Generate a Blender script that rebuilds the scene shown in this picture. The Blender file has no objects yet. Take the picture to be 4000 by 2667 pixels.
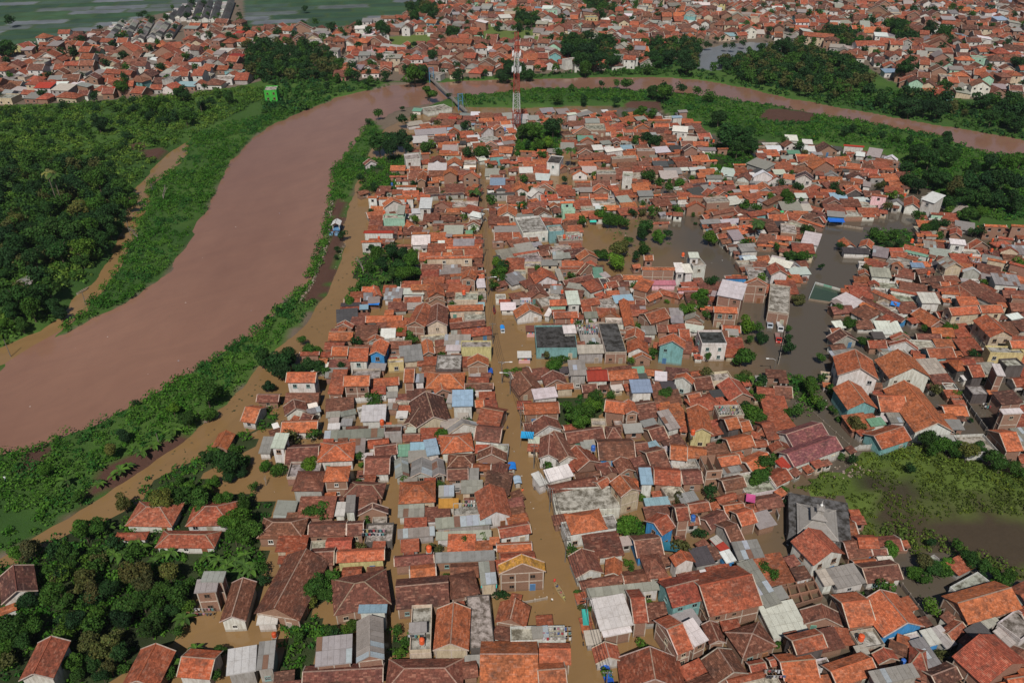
import bpy, math, random
import numpy as np
from mathutils import Vector, Matrix
random.seed(7); RNG = np.random.default_rng(11)
SC = bpy.context.scene
COL = SC.collection
# ------------------------------------------------------------------ camera
CAM_H, PITCH, FPX, PW, PH = 130.0, math.radians(32.5), 3111.0, 4000.0, 2667.0
cd = bpy.data.cameras.new('camera'); cam = bpy.data.objects.new('camera', cd); COL.objects.link(cam)
cd.sensor_width = 36.0; cd.lens = 36.0*FPX/PW; cd.clip_start = 1.0; cd.clip_end = 12000.0
cam.location = (0, 0, CAM_H); cam.rotation_euler = (math.pi/2-PITCH, 0, 0)
SC.camera = cam
# ------------------------------------------------------------------ sky and sun
SUN_EL, SUN_AZ = math.radians(50), math.radians(186)      # azimuth clockwise from +Y
w = bpy.data.worlds.new('World'); SC.world = w; w.use_nodes = True
nt = w.node_tree; nt.nodes.clear()
sky = nt.nodes.new('ShaderNodeTexSky'); sky.sky_type = 'NISHITA'; sky.sun_disc = False
sky.sun_elevation = SUN_EL; sky.sun_rotation = SUN_AZ; sky.air_density = 1.0; sky.dust_density = 1.2; sky.altitude = 700
bg = nt.nodes.new('ShaderNodeBackground'); bg.inputs[1].default_value = 0.05
wo = nt.nodes.new('ShaderNodeOutputWorld')
nt.links.new(sky.outputs[0], bg.inputs[0]); nt.links.new(bg.outputs[0], wo.inputs[0])
sl = bpy.data.lights.new('sun', 'SUN'); sl.energy = 5.0; sl.angle = math.radians(0.6); sl.color = (1.0, 0.95, 0.88)
sun = bpy.data.objects.new('sun', sl); COL.objects.link(sun)
sd = Vector((math.sin(SUN_AZ)*math.cos(SUN_EL), math.cos(SUN_AZ)*math.cos(SUN_EL), math.sin(SUN_EL)))
sun.rotation_euler = (-sd).to_track_quat('-Z', 'Y').to_euler(); sun.location = sd*400
SC.view_settings.view_transform = 'Standard'; SC.view_settings.look = 'None'
SC.view_settings.exposure = -0.27; SC.view_settings.gamma = 1.0; SC.view_settings.use_curve_mapping = False
SC.cycles.max_bounces = 5; SC.cycles.diffuse_bounces = 1; SC.cycles.glossy_bounces = 2
SC.cycles.transmission_bounces = 2; SC.cycles.volume_bounces = 0; SC.cycles.use_denoising = True

CP, SP = math.cos(PITCH), math.sin(PITCH)
def ray(px, py):
    u = (px-PW/2)/FPX; v = (py-PH/2)/FPX
    return u, CP-v*SP, -SP-v*CP
def P(px, py, z=0.0):
    """photo pixel (4000 px wide) -> point on the level plane z"""
    dx, dy, dz = ray(px, py); s = (CAM_H-z)/(-dz)
    return Vector((dx*s, dy*s, z))
K = 4000/2352.0
def Q(x, y, z=0.0): return P(x*K, y*K, z)
def pxm(y_world):      # photo pixels per metre at that ground distance
    return FPX/(y_world*CP+CAM_H*SP)

# ------------------------------------------------------------------ objects
def tag(o, label=None, cat=None, group=None, kind=None):
    if label: o['label'] = label
    if cat: o['category'] = cat
    if group: o['group'] = group
    if kind: o['kind'] = kind
    return o
def empty(name, loc=(0, 0, 0), rz=0.0):
    o = bpy.data.objects.new(name, None); COL.objects.link(o); o.empty_display_size = 0.5
    o.location = loc; o.rotation_euler = (0, 0, rz); return o
def link(name, me, parent=None, loc=None, rz=None):
    o = bpy.data.objects.new(name, me); COL.objects.link(o)
    if parent is not None: o.parent = parent
    if loc is not None: o.location = loc
    if rz is not None: o.rotation_euler = (0, 0, rz)
    return o
def copy_tree(o, parent=None):
    c = o.copy(); COL.objects.link(c); c.parent = parent
    for ch in list(o.children): copy_tree(ch, c)
    return c

class MB:
    """collects polygons with a tint, a material and a metric uv; build() gives ONE mesh"""
    def __init__(s): s.v = []; s.f = []; s.t = []; s.m = []; s.uv = []; s.sm = []
    def poly(s, pts, tint=(1, 1, 1), mat=0, uv=None, smooth=False):
        b = len(s.v); pts = [Vector(p) for p in pts]; s.v += [tuple(p) for p in pts]
        s.f.append(tuple(range(b, b+len(pts)))); s.t.append(tint); s.m.append(mat); s.sm.append(smooth)
        if uv is None:
            n = Vector((0, 0, 0))
            for i in range(1, len(pts)-1): n += (pts[i]-pts[0]).cross(pts[i+1]-pts[0])
            n = n.normalized() if n.length > 1e-9 else Vector((0, 0, 1))
            u = Vector((0, 0, 1)).cross(n)
            u = u.normalized() if u.length > 1e-3 else Vector((1, 0, 0))
            vv = n.cross(u)
            uv = [((p).dot(u), (p).dot(vv)) for p in pts]
        s.uv += uv
    def box(s, c, d, tint=(1, 1, 1), mat=0, rz=0.0, bottom=True):
        cx, cy, cz = c; x, y, z = d[0]/2, d[1]/2, d[2]/2; ca, sa = math.cos(rz), math.sin(rz)
        q = [Vector((cx+a*x*ca-b*y*sa, cy+a*x*sa+b*y*ca, cz+e*z)) for a, b, e in
             ((-1,-1,-1),(1,-1,-1),(1,1,-1),(-1,1,-1),(-1,-1,1),(1,-1,1),(1,1,1),(-1,1,1))]
        F = [(4,5,6,7),(0,1,5,4),(1,2,6,5),(2,3,7,6),(3,0,4,7)]+([(3,2,1,0)] if bottom else [])
        for f in F: s.poly([q[i] for i in f], tint, mat)
    def bar(s, a, b, w=0.1, tint=(1, 1, 1), mat=0, h=None):
        a, b = Vector(a), Vector(b); d = (b-a)
        if d.length < 1e-6: return
        d.normalize(); up = Vector((0, 0, 1)) if abs(d.z) < 0.95 else Vector((0, 1, 0))
        x = d.cross(up).normalized(); y = x.cross(d).normalized(); hx, hy = w/2, (h or w)/2
        r = [(-hx,-hy),(hx,-hy),(hx,hy),(-hx,hy)]
        A = [a+x*i+y*j for i, j in r]; B = [b+x*i+y*j for i, j in r]
        for i in range(4):
            k = (i+1) % 4; s.poly([A[i], A[k], B[k], B[i]][::-1], tint, mat)
        s.poly(A, tint, mat); s.poly(B[::-1], tint, mat)
    def tube(s, pts, rad, n=8, tint=(1, 1, 1), mat=0, cap=True, smooth=True):
        """rings round a polyline; rad is a list or a number"""
        pts = [Vector(p) for p in pts]; R = rad if isinstance(rad, (list, tuple)) else [rad]*len(pts)
        rings = []
        for i, p in enumerate(pts):
            d = (pts[min(i+1, len(pts)-1)]-pts[max(i-1, 0)]).normalized()
            up = Vector((0, 0, 1)) if abs(d.z) < 0.9 else Vector((0, 1, 0))
            x = d.cross(up).normalized(); y = x.cross(d).normalized()
            rings.append([p+x*R[i]*math.cos(2*math.pi*k/n)+y*R[i]*math.sin(2*math.pi*k/n) for k in range(n)])
        for a, b in zip(rings, rings[1:]):
            for k in range(n):
                j = (k+1) % n; s.poly([a[k], b[k], b[j], a[j]], tint, mat, smooth=smooth)
        if cap: s.poly(rings[0], tint, mat); s.poly(rings[-1][::-1], tint, mat)
    def lathe(s, prof, n=12, c=(0, 0, 0), tint=(1, 1, 1), mat=0, smooth=True):
        c = Vector(c)
        rings = [[c+Vector((r*math.cos(2*math.pi*k/n), r*math.sin(2*math.pi*k/n), z)) for k in range(n)] for r, z in prof]
        for a, b in zip(rings, rings[1:]):
            for k in range(n):
                j = (k+1) % n; s.poly([a[k], a[j], b[j], b[k]], tint, mat, smooth=smooth)
        s.poly(rings[-1], tint, mat); s.poly(rings[0][::-1], tint, mat)
    def mesh(s, name, mats):
        me = bpy.data.meshes.new(name); me.from_pydata(s.v, [], s.f)
        for m in mats: me.materials.append(m)
        if len(mats) > 1: me.polygons.foreach_set('material_index', s.m)
        if any(s.sm): me.polygons.foreach_set('use_smooth', s.sm)
        uvl = me.uv_layers.new(name='uv'); uvl.data.foreach_set('uv', np.array(s.uv, dtype=np.float32).ravel())
        at = me.attributes.new('tint', 'FLOAT_COLOR', 'FACE')
        c = np.ones((len(s.f), 4), dtype=np.float32); c[:, :3] = np.array(s.t, dtype=np.float32)
        at.data.foreach_set('color', c.ravel()); me.update(); return me
    def build(s, name, mats, parent=None, loc=None, rz=None):
        return link(name, s.mesh(name, mats), parent, loc, rz)

# ------------------------------------------------------------------ materials
class NT:
    def __init__(s, name):
        s.m = bpy.data.materials.new(name); s.m.use_nodes = True; s.t = s.m.node_tree; s.t.nodes.clear()
        s.out = s.n('ShaderNodeOutputMaterial')
    def n(s, typ, **kw):
        x = s.t.nodes.new(typ)
        for k, v in kw.items(): setattr(x, k, v)
        return x
    def set(s, sock, v):
        if isinstance(v, bpy.types.NodeSocket): s.t.links.new(v, sock)
        else: sock.default_value = v
    def math(s, op, a, b=0.0, clamp=False):
        x = s.n('ShaderNodeMath', operation=op, use_clamp=clamp); s.set(x.inputs[0], a); s.set(x.inputs[1], b); return x.outputs[0]
    def mix(s, f, a, b, mode='MIX'):
        x = s.n('ShaderNodeMix', data_type='RGBA', blend_type=mode); s.set(x.inputs[0], f)
        for i, v in ((6, a), (7, b)): s.set(x.inputs[i], v if isinstance(v, bpy.types.NodeSocket) else (*v, 1.0) if len(v) == 3 else v)
        return x.outputs[2]
    def ramp(s, f, a, b):
        x = s.n('ShaderNodeMapRange'); x.clamp = True; s.set(x.inputs[0], f); x.inputs[1].default_value = a; x.inputs[2].default_value = b; return x.outputs[0]
    def noise(s, scale, vec=None, detail=3.0, rough=0.55):
        x = s.n('ShaderNodeTexNoise'); x.inputs['Scale'].default_value = scale; x.inputs['Detail'].default_value = detail; x.inputs['Roughness'].default_value = rough
        if vec is not None: s.t.links.new(vec, x.inputs['Vector'])
        return x.outputs[0]
    def attr(s, name='tint'): return s.n('ShaderNodeAttribute', attribute_name=name)
    def base(s):
        a = s.attr(); o = s.n('ShaderNodeObjectInfo'); s.rand = o.outputs['Random']
        return s.mix(1.0, a.outputs[0], o.outputs['Color'], 'MULTIPLY')
    def pos(s): return s.n('ShaderNodeNewGeometry').outputs['Position']
    def uv(s): return s.n('ShaderNodeUVMap', uv_map='uv').outputs[0]
    def sep(s, v):
        x = s.n('ShaderNodeSeparateXYZ'); s.t.links.new(v, x.inputs[0]); return x.outputs
    def comb(s, a, b, c=0.0):
        x = s.n('ShaderNodeCombineXYZ'); s.set(x.inputs[0], a); s.set(x.inputs[1], b); s.set(x.inputs[2], c); return x.outputs[0]
    def bump(s, h, strength=0.3, dist=0.05):
        x = s.n('ShaderNodeBump'); x.inputs['Strength'].default_value = strength; x.inputs['Distance'].default_value = dist; s.t.links.new(h, x.inputs['Height']); return x.outputs[0]
    def bsdf(s, col, rough=0.8, metal=0.0, normal=None, spec=0.3):
        x = s.n('ShaderNodeBsdfPrincipled'); s.set(x.inputs['Base Color'], col if isinstance(col, bpy.types.NodeSocket) else (*col, 1.0))
        s.set(x.inputs['Roughness'], rough); s.set(x.inputs['Metallic'], metal); x.inputs['Specular IOR Level'].default_value = spec
        if normal is not None: s.t.links.new(normal, x.inputs['Normal'])
        s.t.links.new(x.outputs[0], s.out.inputs[0]); s.b = x; return s.m

def m_tile():
    t = NT('roof_tile'); base = t.base(); uv = t.sep(t.uv()); pos = t.pos()
    u = t.math('DIVIDE', uv[0], 0.24); v = t.math('DIVIDE', uv[1], 0.30)
    fu = t.math('FLOOR', u); fv = t.math('FLOOR', v)
    wn = t.n('ShaderNodeTexWhiteNoise', noise_dimensions='3D'); t.t.links.new(t.comb(fu, fv, t.math('MULTIPLY', t.rand, 91.0)), wn.inputs[0])
    big = t.n('ShaderNodeTexWhiteNoise', noise_dimensions='3D')
    t.t.links.new(t.comb(t.math('FLOOR', t.math('DIVIDE', uv[0], 0.72)), fv, t.math('MULTIPLY', t.rand, 37.0)), big.inputs[0])
    patch = t.noise(0.55, pos, 4, 0.65)
    k = t.math('ADD', t.math('MULTIPLY', wn.outputs[0], 0.55), t.math('MULTIPLY', big.outputs[0], 0.45))
    val = t.math('ADD', 0.62, t.math('MULTIPLY', k, 0.72))
    c = t.mix(1.0, base, t.comb(val, val, val), 'MULTIPLY')
    lone = t.ramp(big.outputs[0], 0.80, 0.92)                       # odd paler replaced tiles
    c = t.mix(t.math('MULTIPLY', lone, 0.7), c, t.mix(0.55, base, (0.46, 0.23, 0.155)))
    mot = t.noise(1.7, pos, 4, 0.75); mv = t.math('ADD', 0.55, t.math('MULTIPLY', t.ramp(mot, 0.32, 0.68), 0.8)); c = t.mix(0.85, c, t.mix(1.0, c, t.comb(mv, mv, mv), 'MULTIPLY'))
    old = t.ramp(t.noise(0.22, pos, 3, 0.6), 0.50, 0.60); c = t.mix(t.math('MULTIPLY', old, t.math('MULTIPLY', t.rand, 0.75)), c, t.mix(1.0, c, (0.5, 0.62, 0.75), 'MULTIPLY'))
    moss = t.ramp(patch, 0.50, 0.68); c = t.mix(t.math('MULTIPLY', moss, 0.6), c, (0.065, 0.040, 0.030))
    fr = t.math('FRACT', v); gap = t.ramp(fr, 0.0, 0.14)
    c = t.mix(t.math('MULTIPLY', t.math('SUBTRACT', 1.0, gap), 0.45), c, (0.03, 0.018, 0.014))
    wav = t.math('SINE', t.math('MULTIPLY', u, 6.2832))
    h = t.math('ADD', t.math('MULTIPLY', wav, 0.5), t.math('MULTIPLY', fr, -0.8))
    return t.bsdf(c, 0.85, normal=t.bump(h, 0.55, 0.06), spec=0.2)
def m_sheet():
    t = NT('roof_sheet'); base = t.base(); uv = t.sep(t.uv()); pos = t.pos()
    st = t.noise(0.9, pos, 5, 0.7); fine = t.noise(6.0, pos, 2)
    c = t.mix(t.math('MULTIPLY', t.ramp(st, 0.48, 0.75), 0.45), base, t.mix(1.0, base, (0.42, 0.36, 0.30), 'MULTIPLY'))
    c = t.mix(0.25, c, t.mix(1.0, c, t.comb(fine, fine, fine), 'MULTIPLY'))
    fu = t.math('FRACT', t.math('DIVIDE', uv[0], 0.92)); fv = t.math('FRACT', t.math('DIVIDE', uv[1], 1.75))
    e = t.math('MAXIMUM', t.math('SUBTRACT', 1.0, t.ramp(fu, 0.0, 0.05)), t.math('SUBTRACT', 1.0, t.ramp(fv, 0.0, 0.035)))
    c = t.mix(t.math('MULTIPLY', e, 0.5), c, t.mix(1.0, base, (0.4, 0.38, 0.36), 'MULTIPLY'))
    wav = t.math('SINE', t.math('MULTIPLY', uv[0], 6.2832/0.18))
    return t.bsdf(c, 0.55, normal=t.bump(wav, 0.5, 0.05), spec=0.35)
def m_brick():
    t = NT('brick_wall'); base = t.base(); uv = t.uv(); pos = t.pos()
    b = t.n('ShaderNodeTexBrick'); t.t.links.new(uv, b.inputs[0]); b.inputs['Scale'].default_value = 1.0
    b.inputs['Brick Width'].default_value = 0.24; b.inputs['Row Height'].default_value = 0.085; b.inputs['Mortar Size'].default_value = 0.012
    b.inputs['Color1'].default_value = (1.0, 1.0, 1.0, 1); b.inputs['Color2'].default_value = (0.62, 0.55, 0.5, 1); b.inputs['Mortar'].default_value = (1.1, 1.25, 1.35, 1)
    c = t.mix(1.0, base, b.outputs[0], 'MULTIPLY')
    st = t.noise(0.7, pos, 4, 0.6); c = t.mix(t.math('MULTIPLY', t.ramp(st, 0.45, 0.7), 0.5), c, t.mix(1.0, base, (0.75, 0.8, 0.8), 'MULTIPLY'))
    z = t.sep(pos)[2]; tide = t.ramp(t.math('ADD', z, t.math('MULTIPLY', st, 0.8)), 1.1, 0.75)
    c = t.mix(t.math('MULTIPLY', tide, 0.5), c, (0.13, 0.09, 0.06))
    return t.bsdf(c, 0.9, normal=t.bump(b.outputs[1], -0.3, 0.02), spec=0.15)
def m_plaster():
    t = NT('plaster'); base = t.base(); pos = t.pos()
    sx = t.n('ShaderNodeVectorMath', operation='MULTIPLY'); t.t.links.new(pos, sx.inputs[0]); sx.inputs[1].default_value = (1.6, 1.6, 0.35)
    st = t.noise(1.1, sx.outputs[0], 5, 0.75)
    c = t.mix(t.math('MULTIPLY', t.ramp(st, 0.42, 0.7), 0.75), base, t.mix(1.0, base, (0.42, 0.37, 0.31), 'MULTIPLY'))
    z = t.sep(pos)[2]; tide = t.ramp(t.math('ADD', z, t.math('MULTIPLY', st, 0.8)), 1.1, 0.8)
    c = t.mix(t.math('MULTIPLY', tide, 0.5), c, (0.16, 0.11, 0.07))
    return t.bsdf(c, 0.85, spec=0.2)
def m_concrete():
    t = NT('concrete'); base = t.base(); pos = t.pos()
    a = t.noise(0.6, pos, 6, 0.7); b = t.noise(2.3, pos, 5, 0.7)
    c = t.mix(t.ramp(a, 0.42, 0.6), base, t.mix(1.0, base, (0.25, 0.23, 0.2), 'MULTIPLY'))
    c = t.mix(t.math('MULTIPLY', t.ramp(b, 0.5, 0.7), 0.6), c, t.mix(1.0, base, (0.35, 0.33, 0.28), 'MULTIPLY'))
    return t.bsdf(c, 0.9, normal=t.bump(b, 0.3, 0.03), spec=0.2)
def m_paint(rough=0.5, name='paint', metal=0.0):
    t = NT(name); base = t.base(); st = t.noise(3.0, t.pos(), 4, 0.6)
    c = t.mix(t.math('MULTIPLY', t.ramp(st, 0.5, 0.8), 0.35), base, t.mix(1.0, base, (0.5, 0.45, 0.4), 'MULTIPLY'))
    return t.bsdf(c, rough, metal, spec=0.4)
def m_glass():
    t = NT('window_glass'); return t.bsdf((0.012, 0.014, 0.017), 0.12, spec=0.6)
def m_leaf():
    t = NT('leaf'); base = t.base(); pos = t.pos()
    n = t.noise(0.35, pos, 2); r = t.math('ADD', 0.7, t.math('MULTIPLY', n, 0.6))
    rr = t.math('ADD', 0.72, t.math('MULTIPLY', t.rand, 0.56))
    c = t.mix(1.0, base, t.comb(t.math('MULTIPLY', r, rr), t.math('MULTIPLY', r, rr), t.math('MULTIPLY', r, 0.95)), 'MULTIPLY')
    d = t.n('ShaderNodeBsdfPrincipled'); t.t.links.new(c, d.inputs['Base Color']); d.inputs['Roughness'].default_value = 0.7; d.inputs['Specular IOR Level'].default_value = 0.12
    tr = t.n('ShaderNodeBsdfTranslucent'); t.t.links.new(t.mix(1.0, c, (1.1, 1.25, 0.5), 'MULTIPLY'), tr.inputs[0])
    mx = t.n('ShaderNodeMixShader'); mx.inputs[0].default_value = 0.28
    t.t.links.new(d.outputs[0], mx.inputs[1]); t.t.links.new(tr.outputs[0], mx.inputs[2]); t.t.links.new(mx.outputs[0], t.out.inputs[0]); return t.m
def m_bark():
    t = NT('bark'); base = t.base(); n = t.noise(4.0, t.pos(), 4)
    return t.bsdf(t.mix(n, base, t.mix(1.0, base, (0.4, 0.4, 0.4), 'MULTIPLY')), 0.9)
def m_ground():
    t = NT('ground_cover'); a = t.attr('cover'); pos = t.pos()
    n1 = t.noise(0.25, pos, 5, 0.65); n2 = t.noise(1.6, pos, 5, 0.7); n3 = t.noise(7.0, pos, 3, 0.6)
    k = t.math('ADD', 0.45, t.math('ADD', t.math('MULTIPLY', n1, 0.4), t.math('ADD', t.math('MULTIPLY', n2, 0.5), t.math('MULTIPLY', n3, 0.25))))
    c = t.mix(1.0, a.outputs[0], t.comb(k, k, k), 'MULTIPLY')
    wet = a.outputs[3]
    rough = t.math('SUBTRACT', 0.95, t.math('MULTIPLY', wet, 0.75))
    m = t.bsdf(c, rough, normal=t.bump(t.math('MULTIPLY', t.math('ADD', n2, n3), t.math('SUBTRACT', 1.0, wet)), 0.6, 0.25), spec=0.25); return m
def m_water(name, col, col2, grey=False):
    t = NT(name); pos = t.pos()
    s = t.n('ShaderNodeVectorMath', operation='MULTIPLY'); t.t.links.new(pos, s.inputs[0]); s.inputs[1].default_value = (1.0, 0.45, 1.0)
    n1 = t.noise(0.018, s.outputs[0], 5, 0.6); n2 = t.noise(0.09, s.outputs[0], 5, 0.65)
    f = t.ramp(t.math('ADD', t.math('MULTIPLY', n1, 0.7), t.math('MULTIPLY', n2, 0.3)), 0.36, 0.66)
    c = t.mix(f, col, col2)
    wv = t.n('ShaderNodeVectorMath', operation='MULTIPLY'); t.t.links.new(pos, wv.inputs[0]); wv.inputs[1].default_value = (0.16, 0.045, 1.0)
    rot = t.n('ShaderNodeVectorRotate', rotation_type='Z_AXIS'); t.t.links.new(pos, rot.inputs['Vector']); rot.inputs['Angle'].default_value = -0.75
    sc2 = t.n('ShaderNodeVectorMath', operation='MULTIPLY'); t.t.links.new(rot.outputs[0], sc2.inputs[0]); sc2.inputs[1].default_value = (0.03, 0.22, 1.0)
    wrp = t.n('ShaderNodeTexNoise'); wrp.inputs['Scale'].default_value = 0.02; wrp.inputs['Detail'].default_value = 3.0; t.t.links.new(pos, wrp.inputs['Vector'])
    wm = t.n('ShaderNodeVectorMath', operation='MULTIPLY_ADD'); t.t.links.new(wrp.outputs['Color'], wm.inputs[0]); wm.inputs[1].default_value = (5.0, 9.0, 0.0); t.t.links.new(sc2.outputs[0], wm.inputs[2])
    stk = t.noise(1.0, wm.outputs[0], 6, 0.72); c = t.mix(t.math('MULTIPLY', t.ramp(stk, 0.45, 0.78), 0.30), c, t.mix(1.0, c, (1.35, 1.3, 1.22), 'MULTIPLY'))
    c = t.mix(t.math('MULTIPLY', t.ramp(stk, 0.48, 0.25), 0.20), c, t.mix(1.0, c, (0.75, 0.72, 0.7), 'MULTIPLY'))
    if grey:   # standing water of the eastern ponds is clear of river silt
        x = t.math('ADD', t.sep(pos)[0], t.math('MULTIPLY', t.math('SUBTRACT', n1, 0.5), 90.0))
        c = t.mix(t.ramp(x, 25.0, 75.0), c, (0.098, 0.080, 0.060))
    rip = t.noise(0.9, pos, 4, 0.6); r2 = t.noise(3.5, pos, 2, 0.5)
    h = t.math('ADD', rip, t.math('MULTIPLY', r2, 0.3))
    return t.bsdf(c, 0.12, normal=t.bump(h, 0.06, 0.12), spec=0.5)
M_TILE, M_SHEET, M_BRICK, M_PLASTER, M_CONC = m_tile(), m_sheet(), m_brick(), m_plaster(), m_concrete()
M_PAINT, M_GLASS, M_LEAF, M_BARK, M_GROUND = m_paint(), m_glass(), m_leaf(), m_bark(), m_ground()
M_METAL = m_paint(0.4, 'metal_paint', 0.3)
# ------------------------------------------------------------------ ground, river, flood (outlines in px of the photo at 2352 wide)
def poly2(s, z=0.0):
    a = [float(q) for q in s.replace(',', ' ').split()]
    return np.array([tuple(Q(a[i], a[i+1], z))[:2] for i in range(0, len(a), 2)])
RIVER = poly2('-400,1060 0,858 90,800 190,745 300,690 390,625 440,560 470,500 500,430 540,370 590,310 680,265 780,225 850,208 905,197 960,193 '
 '1060,188 1200,184 1400,178 1520,178 1600,185 1700,200 1800,225 1950,252 2100,280 2250,305 2352,325 2700,395 '
 '2700,440 2352,362 2260,350 2180,320 2100,302 1980,280 1870,262 1780,243 1650,225 1500,210 1400,206 1300,203 1200,207 1100,218 1050,222 1000,235 930,248 '
 '850,280 800,340 765,390 755,460 740,540 720,610 700,650 640,700 600,750 520,800 430,860 330,915 200,975 100,1015 0,1040 -400,1260')
TOWN = poly2('845,362 880,300 960,258 1040,246 1200,250 1350,244 1500,250 1580,290 1660,320 1900,335 2050,360 2130,430 2190,520 2352,535 2800,560 '
 '2900,1900 -600,1900 -500,1560 0,1288 70,1238 200,1165 330,1085 430,1010 520,930 596,850 640,800 705,745 755,670 788,590 796,500 815,440')
CANAL = poly2('440,318 405,345 355,395 322,430 300,480 285,540 262,600 225,650 190,680 160,715 100,765 0,808 -200,880 -200,900 0,830 70,795 140,750 190,710 235,660 268,610 300,545 320,480 345,420 372,405 420,355')
PADS = [poly2('1590,118 1720,98 1800,104 1835,120 1760,140 1700,150 1640,165 1605,160')]
EARTHS = [poly2(x) for x in ('768,462 792,462 790,560 764,650 730,662 716,655 748,585 762,520', '716,660 765,655 745,690 690,700',
  '250,1080 400,1010 470,985 440,1020 330,1090 230,1140 190,1150', '60,1050 130,1035 100,1080 60,1090', '1440,240 1520,238 1520,268 1450,270', '1760,255 1880,262 1850,290 1740,280',
  '330,352 380,345 370,372 330,370', '180,1170 260,1160 230,1215 190,1215', '270,340 330,335 330,350 275,352')]
LAWNS = [poly2(x) for x in ('880,88 985,80 1010,108 890,116', '1085,50 1115,52 1160,72 1236,70 1240,96 1130,105 1060,100 1105,88 1110,70', '1000,92 1100,88 1100,104 1040,108')]
PADDY = poly2('-500,118 0,112 105,108 140,92 300,48 420,22 560,-2 560,78 720,68 790,62 880,52 945,38 990,-5 1020,-60 -900,-60')
SWAMP = poly2('1815,1118 1990,1042 2100,1015 2352,1085 2500,1120 2500,1400 2330,1350 2230,1310 2120,1290 2050,1245 1985,1235 1960,1160')
WEST = poly2('-900,250 0,248 200,240 440,220 560,200 600,190 780,190 905,190 850,208 780,225 680,265 590,310 540,370 500,430 470,500 440,560 390,625 300,690 190,745 90,800 0,858 -900,1300')
DYKE = poly2('-500,1300 0,1040 200,975 430,860 600,750 700,650 740,540 765,390 850,280 880,300 815,440 796,500 788,590 755,670 640,800 520,930 330,1085 70,1238 -500,1560')
NBANK = poly2('905,190 1060,180 1400,165 1650,120 1960,140 2100,220 2352,240 2700,300 2700,400 2352,330 2100,285 1800,230 1520,182 1060,192')
SBANK = poly2('960,258 1050,222 1200,207 1400,206 1650,225 1980,280 2352,362 2700,440 2700,600 2190,520 2050,360 1660,320 1500,250 1200,250')

GROVES = [poly2(x) for x in ('335,1120 450,1042 475,1060 470,1085 480,1120 600,1135 640,1160 610,1215 620,1330 450,1330 445,1425 380,1490 150,1640 -100,1640 -100,1340 60,1290 130,1230 250,1190 300,1165', '575,945 640,930 625,985 585,995', '480,1030 560,985 600,1000 560,1060 470,1080', '832,365 935,358 935,440 826,440', '815,590 965,565 965,655 800,690', '1185,292 1290,288 1290,352 1180,360', '1600,330 1730,330 1745,400 1640,400', '1795,868 1850,858 1905,935 1860,955', '652,1425 722,1405 770,1440 700,1560 645,1560', '900,1430 945,1430 940,1520 900,1520', '1415,1190 1480,1185 1500,1240 1440,1250', '1270,915 1370,900 1400,930 1370,985 1280,985', '1985,530 2100,530 2100,580 2000,580', '680,1330 790,1310 800,1370 690,1420')]
def inside(X, Y, p):
    r = np.zeros(X.shape, bool); n = len(p)
    for i in range(n):
        x1, y1 = p[i]; x2, y2 = p[(i+1) % n]
        c = (y1 > Y) != (y2 > Y)
        with np.errstate(divide='ignore', invalid='ignore'): xi = (x2-x1)*(Y-y1)/(y2-y1+1e-12)+x1
        r ^= c & (X < xi)
    return r
def sdist(X, Y, p):
    """signed distance to the outline, positive inside"""
    d = np.full(X.shape, 1e9); n = len(p)
    for i in range(n):
        a = p[i]; b = p[(i+1) % n]; e = b-a; L = e.dot(e)+1e-9
        t = np.clip(((X-a[0])*e[0]+(Y-a[1])*e[1])/L, 0, 1)
        d = np.minimum(d, np.hypot(X-a[0]-t*e[0], Y-a[1]-t*e[1]))
    return np.where(inside(X, Y, p), d, -d)
def vnoise(X, Y, s, seed=0):
    """cheap smooth value noise"""
    r = np.random.default_rng(seed); G = r.random((64, 64)); x = X/s; y = Y/s
    i = np.floor(x).astype(int); j = np.floor(y).astype(int); fx = x-i; fy = y-j; fx = fx*fx*(3-2*fx); fy = fy*fy*(3-2*fy)
    g = lambda a, b: G[a % 64, b % 64]
    return (g(i, j)*(1-fx)+g(i+1, j)*fx)*(1-fy)+(g(i, j+1)*(1-fx)+g(i+1, j+1)*fx)*fy

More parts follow.
